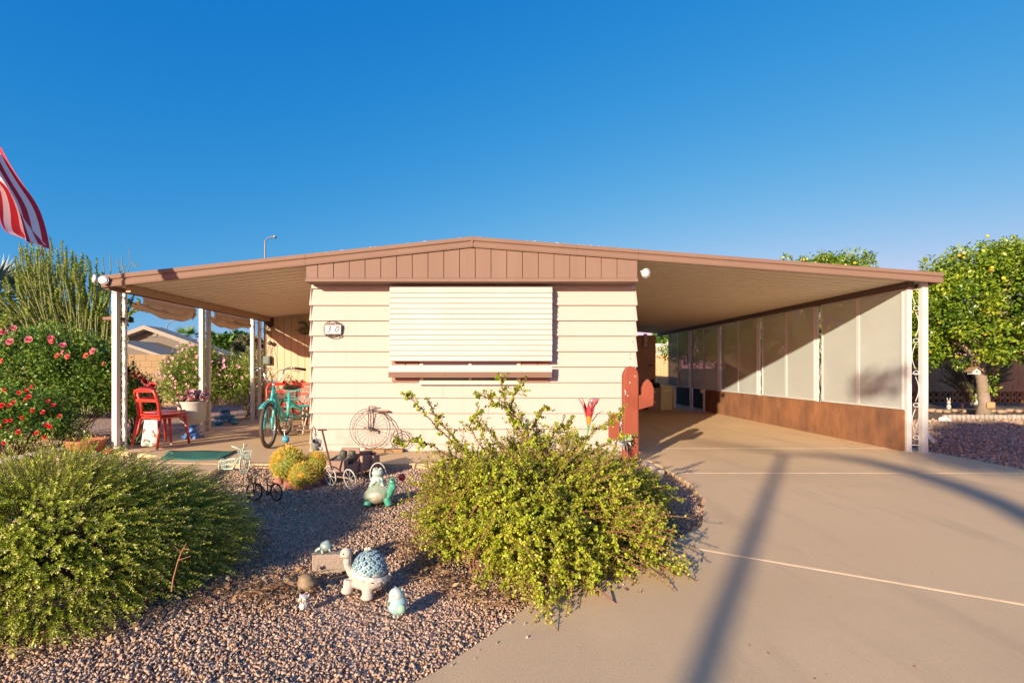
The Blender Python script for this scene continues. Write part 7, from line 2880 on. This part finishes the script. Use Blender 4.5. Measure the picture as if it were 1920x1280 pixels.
b = MB()
xl, xr = K(1167, 0).x, K(1196, 0).x
xm = K(1176, 0).x
zt0, zsh = K(0, 686).z, K(0, 704).z
outl = [(xl, cz0), (xr, cz0), (xr, zsh), (K(1194, 0).x, K(0, 695).z), (K(1188, 0).x, K(0, 688).z), (K(1181, 0).x, zt0), (K(1174, 0).x, K(0, 689).z), (K(1169, 0).x, K(0, 697).z), (xl, zsh)]
b.prism([(x, Yk - .045, z) for x, z in outl], (0, .09, 0))
b.build('trunk', RW, rc, bevel=.016)
b = MB()
outl = [(K(1196, 0).x + .001, K(0, 741).z), (K(1203, 0).x, K(0, 740).z), (K(1203, 0).x, K(0, 727).z), (K(1207, 0).x, K(0, 717).z), (K(1214, 0).x, K(0, 710).z), (K(1221, 0).x, K(0, 718).z), (K(1225, 0).x, K(0, 729).z), (K(1224, 0).x, K(0, 760).z), (K(1196, 0).x + .001, K(0, 768).z)]
b.prism([(x, Yk - .035, z) for x, z in outl], (0, .07, 0))
b.build('right_arm', RW, rc, bevel=.010)
b = MB()
outl = [(K(1167, 0).x - .001, K(0, 814).z), (K(1161, 0).x, K(0, 809).z), (K(1161, 0).x, K(0, 790).z), (K(1158, 0).x, K(0, 779).z), (K(1151, 0).x, K(0, 772).z), (K(1144, 0).x, K(0, 782).z), (K(1141.5, 0).x, K(0, 795).z), (K(1141.5, 0).x, K(0, 820).z), (K(1152, 0).x, K(0, 824).z), (K(1167, 0).x - .001, K(0, 828).z)]
b.prism([(x, Yk - .03, z) for x, z in outl[::-1]], (0, .06, 0))
b.build('left_arm', RW, rc, bevel=.008)
for (x_, y_) in ((1179, 717), (1170, 732), (1171, 738), (1175, 741), (1189, 705), (1171, 735)):
    b = MB(); b.ball(K(x_, y_, -.046), (.008, .003, .008), 8, 5)
    b.build('paint_chip', UW, rc)
# black iron lizard on the trunk
lz = thing('iron_lizard', 'black iron lizard ornament fixed low on the red wooden cactus', 'ornament', K(1186, 830, -.055))
b = MB()
pts = [(1176, 845), (1178, 838), (1183, 833), (1186, 828), (1184, 822), (1186, 818), (1190, 817)]
b.tube([K(x, y, -.052) for x, y in pts], [.003, .008, .012, .013, .010, .010, .006], 8)
b.build('body', IRON, lz, smooth=True)
b = MB()
b.ring(K(1188, 824, -.052), (0, 1, 0), 7.5 * kk, .007, 20, 6, arc=4.6, a0=-1.2)
b.build('tail', IRON, lz)
for q_ in ([(1183, 833), (1189, 836), (1189, 840)], [(1180, 836), (1175, 834), (1174, 830)], [(1186, 828), (1193, 831)], [(1178, 840), (1183, 843)]):
    b = MB(); b.tube([K(x, y, -.052) for x, y in q_], [.005, .004, .003][:len(q_)], 6); b.build('leg', IRON, lz)
# tin dragonfly
dfm = mat('tin_ornament', (.45, .36, .28), .4, (.25, .4, .4), 40, metal=.3)
df = thing('tin_dragonfly', 'pale tin dragonfly ornament perched across the red cactus base', 'ornament', K(1170, 828, -.09))
b = MB()
b.tube([K(1169, 818, -.09), K(1170, 828, -.08), K(1173, 838, -.07), K(1174, 850, -.06), K(1176, 858, -.055)], [.012, .012, .008, .004, .003], 8)
b.ball(K(1169, 815, -.095), .018, 10, 8)
b.build('body', dfm, df, smooth=True)
for q_ in ([(1168, 824), (1160, 818), (1151, 820), (1157, 828)], [(1168, 827), (1160, 829), (1154, 833), (1162, 833)], [(1171, 823), (1174, 814), (1178, 811), (1178, 822)], [(1171, 826), (1177, 826), (1178, 832)], [(1167, 829), (1163, 836), (1165, 841)]):
    b = MB()
    P3 = [K(x, y, -.10 - .01 * i) for i, (x, y) in enumerate(q_)]
    b.add(P3, [tuple(range(len(P3)))])
    b.build('wing', dfm, df, solid=.004)

# ---------------------------------------------------------- metal tulip
tu = thing('metal_tulip', 'red and orange metal tulip standing before the cream siding', 'garden ornament', at(1096, 860, 5.7))
Yt = 5.7
TR = mat('tulip_red', (.40, .03, .05), .35, (.52, .08, .08), 30, coat=.4)
TO = mat('tulip_orange', (.75, .28, .03), .4)
ctr = at(1104, 797, Yt)
kt = Yt / FPX
for i, a in enumerate((-.3, .9, 2.1, 3.3, 4.5, 5.5)):
    for nm, mt_, f0, f1 in (('petal', TR, .30, 1.0), ('petal_base', TO, 0, .32)):
        b = MB()
        def fn(u, v, a=a, f0=f0, f1=f1):
            h = f0 + (f1 - f0) * v
            w = math.sin(min(1, h * 1.05 + .12) * PI) ** .8 * .42 * (1 - h * .2)
            r = (3.0 + 13 * h ** 1.3 + (7 * max(0, h - .8) * 3)) * kt
            an = a + (u - .5) * 2 * w * 1.4
            return ctr + Vector((r * math.cos(an), r * math.sin(an) * .9, (50 * h + 2) * kt - (3 * kt if abs(u - .5) > .4 else 0)))
        b.grid(fn, 6, 6)
        b.build(nm, mt_, tu, smooth=True, solid=.003)
b = MB()
b.tube([ctr, at(1101, 815, Yt), at(1094, 840, Yt), at(1086, 865, Yt)], [.015, .008, .008, .008], 8)
b.build('stem', mat('tulip_green', (.08, .30, .08), .5), tu, smooth=True)
b = MB()
b.ball(at(1113, 752, Yt + .02), (.055, .03, .045), 12, 8)
b.build('glass_bloom', mat('mauve_glass', (.30, .16, .17), .15, coat=1), tu, smooth=True)
b = MB()
b.tube([at(1110, 790, Yt), at(1120, 776, Yt), at(1133, 769, Yt)], [.006, .005, .001], 6)
b.build('curl', IRON, tu)
# small pale ornament seen through the bush
so = thing('small_angel_ornament', 'small pale figure ornament half hidden behind the right bush', 'garden ornament', at(988, 845, 5.6))
b = MB()
b.tube([at(987, 860, 5.6), at(986, 802, 5.6)], .006, 6)
b.build('stake', IRON, so)
blob_c = at(986, 792, 5.6)
o_ = blob('figure', mat('pale_blue_grey', (.40, .42, .42), .6), lambda b_: (b_.ball((0, 0, .02), (.03, .025, .05), 12, 8), b_.ball((0, 0, .08), .022, 10, 8), b_.ball((.035, .02, .04), (.025, .012, .035), 10, 8), b_.ball((-.035, .02, .04), (.025, .012, .035), 10, 8)), None, .006, 2)
o_.parent = so
o_.location = blob_c - so.location - Vector((0, 0, .05))

# ---------------------------------------------------------- carport contents
GRN2 = mat('cabinet_green', (.52, .56, .28), .45, (.47, .50, .25), 3)
def cabinet(label, px0, px1, Y, h, m_, drawers=2):
    x0_, x1_ = at(px0, 0, Y).x, at(px1, 0, Y).x
    t = thing('filing_cabinet', label, 'cabinet', ((x0_ + x1_) / 2, Y, CZ))
    b = MB(); b.box((x0_, Y + .015, CZ), (x1_, Y + .45, CZ + h)); b.build('body', m_, t, bevel=.004)
    for i in range(drawers):
        z0_ = CZ + .03 + i * (h - .05) / drawers
        b = MB(); b.box((x0_ + .012, Y, z0_ + .01), (x1_ - .012, Y + .013, z0_ + (h - .05) / drawers - .01)); d_ = b.build('drawer', m_, t, bevel=.003)
        b = MB(); b.box(((x0_ + x1_) / 2 - .05, Y - .02, z0_ + .17), ((x0_ + x1_) / 2 + .05, Y - .001, z0_ + .19)); b.build('handle', ALU, d_)


cabinet('pale green two drawer cabinet at the dim end of the carport', 1238.5, 1261.5, 12.9, .64, GRN2)
cabinet('brown grey cabinet left of the green one, with dark things on top', 1215, 1237.5, 12.9, .58, mat('cabinet_brown', (.26, .20, .15), .5))
hz_ = CZ + .58
o_ = blob('dark_bag', DARK, lambda b_: (b_.ball((-.05, 0, .10), (.06, .07, .13), 14, 10), b_.ball((.07, 0, .06), (.09, .08, .07), 14, 10), b_.tube([(-.02, 0, .05), (.08, 0, .05)], .05, 8)), None, .012, 2)
o_.location = (at(1228, 0, 13.0).x, 13.05, hz_)
tag(o_, 'dark slumped bag resting on the brown cabinet', 'bag')
b = MB()
b.box((at(1262.5, 0, 13.1).x, 13.1, CZ), (at(1267, 0, 13.1).x, 13.3, CZ + .5))
tag(b.build('white_bucket', WHITE, None, bevel=.01), 'narrow white bin beside the green cabinet', 'bin')

# leaves on the driveway
b = MB()
for (px, py) in ((1582, 827), (1590, 829), (1600, 830), (1612, 832), (1622, 833), (1655, 838), (1608, 828), (1688, 840)):
    q = gp(px, py, CZ + .003)
    a = random.uniform(0, 6)
    b.add([q, q + Vector((.03 * math.cos(a + .5), .03 * math.sin(a + .5), .010)), q + Vector((.075 * math.cos(a), .075 * math.sin(a), .004)), q + Vector((.03 * math.cos(a - .5), .03 * math.sin(a - .5), .0))], [(0, 1, 2, 3)])
for (px, py) in ((1478, 973), (1446, 1036), (1608, 1052), (1749, 1074), (1823, 1005), (1560, 1120), (1404, 1211), (1713, 1247), (1441, 1226), (1320, 1210), (1530, 1270), (1551, 1265), (1566, 872), (1512, 890)):
    q = gp(px, py, CZ + .003)
    a = random.uniform(0, 6); s_ = random.uniform(.006, .02)
    b.add([q, q + Vector((s_ * .5 * math.cos(a + .6), s_ * .5 * math.sin(a + .6), .003)), q + Vector((s_ * math.cos(a), s_ * math.sin(a), .001)), q + Vector((s_ * .5 * math.cos(a - .6), s_ * .5 * math.sin(a - .6), 0))], [(0, 1, 2, 3)])
tag(b.build('driveway_leaves', mat('dry_tan_leaf', (.50, .30, .13), .8), None), 'scattered dry leaves and specks on the driveway', kind='stuff')

# ---------------------------------------------------------- right bed: edging, dog, birdhouse, bits
for i in range(18):
    px = 1772 + i * 8.6
    row = i % 1
    q = gp(px, 787, -.03)
    stone('edging_block', (q.x, q.y, .03), (.115, .10, .12), STONEW, R(5 * (i % 3)), 40 + i, ORD[i] + ' white scalloped block from the left in the edging by the citrus trunk', 'stone', 'white edging row before the citrus tree')
for i in range(12):
    q = gp(1748 + i * 14 if i < 5 else 1830 + (i - 5) * 16, 773 + (i % 3), -.03)
    stone('rock', (q.x, q.y, .02), (.22, .16, .10), mat('tan_rock', (.32, .24, .17), .9), R(20 * i), 80 + i, ORD[i] + ' flat tan rock from the left in the bed behind the white edging', 'rock', 'flat rocks in the citrus bed')
dg_ = thing('white_lizard_figure', 'small white curled animal figurine lying before the stone edging', 'figurine', gp(1771, 790, -.02))
kd = dg_.location.y / FPX
blob('body', mat('white_figure', (.62, .6, .58), .5), lambda b_: (b_.ball((.01, 0, .05), (9 * kd, .05, 5 * kd), 14, 8), b_.ball((9 * kd, 0, .045), (4 * kd, .04, 3 * kd), 10, 8), b_.ring((-7 * kd, 0, .05), (0, 1, 0), 3.2 * kd, .016, 16, 8),
                                b_.tube([(-4 * kd, -.03, .03), (-3 * kd, -.06, .0)], [.025, .02], 8), b_.tube([(6 * kd, -.03, .03), (8 * kd, -.06, .0)], [.025, .02], 8)), dg_, .012, 2)
bh = thing('birdhouse', 'white birdhouse with tan roof hanging from the citrus fork', 'birdhouse', at(1824, 700, 11.3))
Yb_ = 11.3; kb = Yb_ / FPX
c_ = at(1826, 698, Yb_)
b = MB()
b.prism([c_ + Vector((-.085, -.07, -.04)), c_ + Vector((.085, -.07, -.04)), c_ + Vector((.085, -.07, .03)), c_ + Vector((0, -.07, .09)), c_ + Vector((-.085, -.07, .03))], (0, .14, 0))
b.build('box', WHITE, bh)
for sg in (-1, 1):
    b = MB()
    b.prism([c_ + Vector((0, -.10, .115)), c_ + Vector((sg * .14, -.10, .01)), c_ + Vector((sg * .14, -.10, .022)), c_ + Vector((0, -.10, .13))], (0, .2, 0))
    b.build('roof', mat('birdhouse_roof', (.30, .20, .12), .8), bh)
b = MB()
b.cyl(c_ + Vector((0, -.072, .02)), c_ + Vector((0, -.069, .02)), .02, .02, 12)
b.build('entrance', DARK, bh)
for sx in (-1, 1):
    b = MB()
    b.tube([c_ + Vector((sx * .045, 0, .09)), c_ + Vector((sx * .045, 0, .27))], .006, 5)
    b.build('hanger', mat('rusty_hanger', (.3, .13, .05), .7), bh)
b = MB()
q = gp(1779, 772, -.03)
b.ball((q.x, q.y, .10), (.05, .05, .09), 10, 8); b.ball((q.x, q.y, .22), .045, 10, 8)
b.tube([(q.x - .02, q.y, .25), (q.x - .05, q.y, .34)], [.015, .008], 6); b.tube([(q.x + .02, q.y, .25), (q.x + .04, q.y, .34)], [.015, .008], 6)
b.tube([(q.x, q.y, -.03), (q.x, q.y, .1)], .02, 6)
tag(b.build('rabbit_ornament', mat('grey_ornament', (.42, .40, .38), .7), None, smooth=True), 'small grey rabbit ornament in the citrus bed', 'garden ornament')
b = MB()
q = gp(1804, 771, -.03)
b.cyl((q.x, q.y, -.03), (q.x, q.y, .14), .022, .022)
b.cyl((q.x, q.y, .14), (q.x, q.y, .18), .028, .026)
tag(b.build('solar_stake', mat('stake_wood', (.55, .35, .18), .7), None), 'short solar path stake left of the citrus trunk', 'garden light')
gs = thing('goose_ornament', 'white long-necked bird ornament left of the citrus trunk', 'garden ornament', gp(1834, 772, -.03))
blob('body', mat('goose_white', (.6, .6, .58), .5), lambda b_: (b_.ball((0, 0, .22), (.10, .08, .07), 14, 10), b_.tube([(-.05, 0, .26), (-.07, 0, .36), (-.06, 0, .44)], [.03, .022, .02], 8), b_.ball((-.065, 0, .46), (.035, .025, .025), 10, 8)), gs, .012, 2)
for sy in (-.03, .03):
    b = MB(); b.tube([(0.01, sy, .16), (.01, sy, 0)], .008, 5); b.build('leg', IRON, gs, local=True)
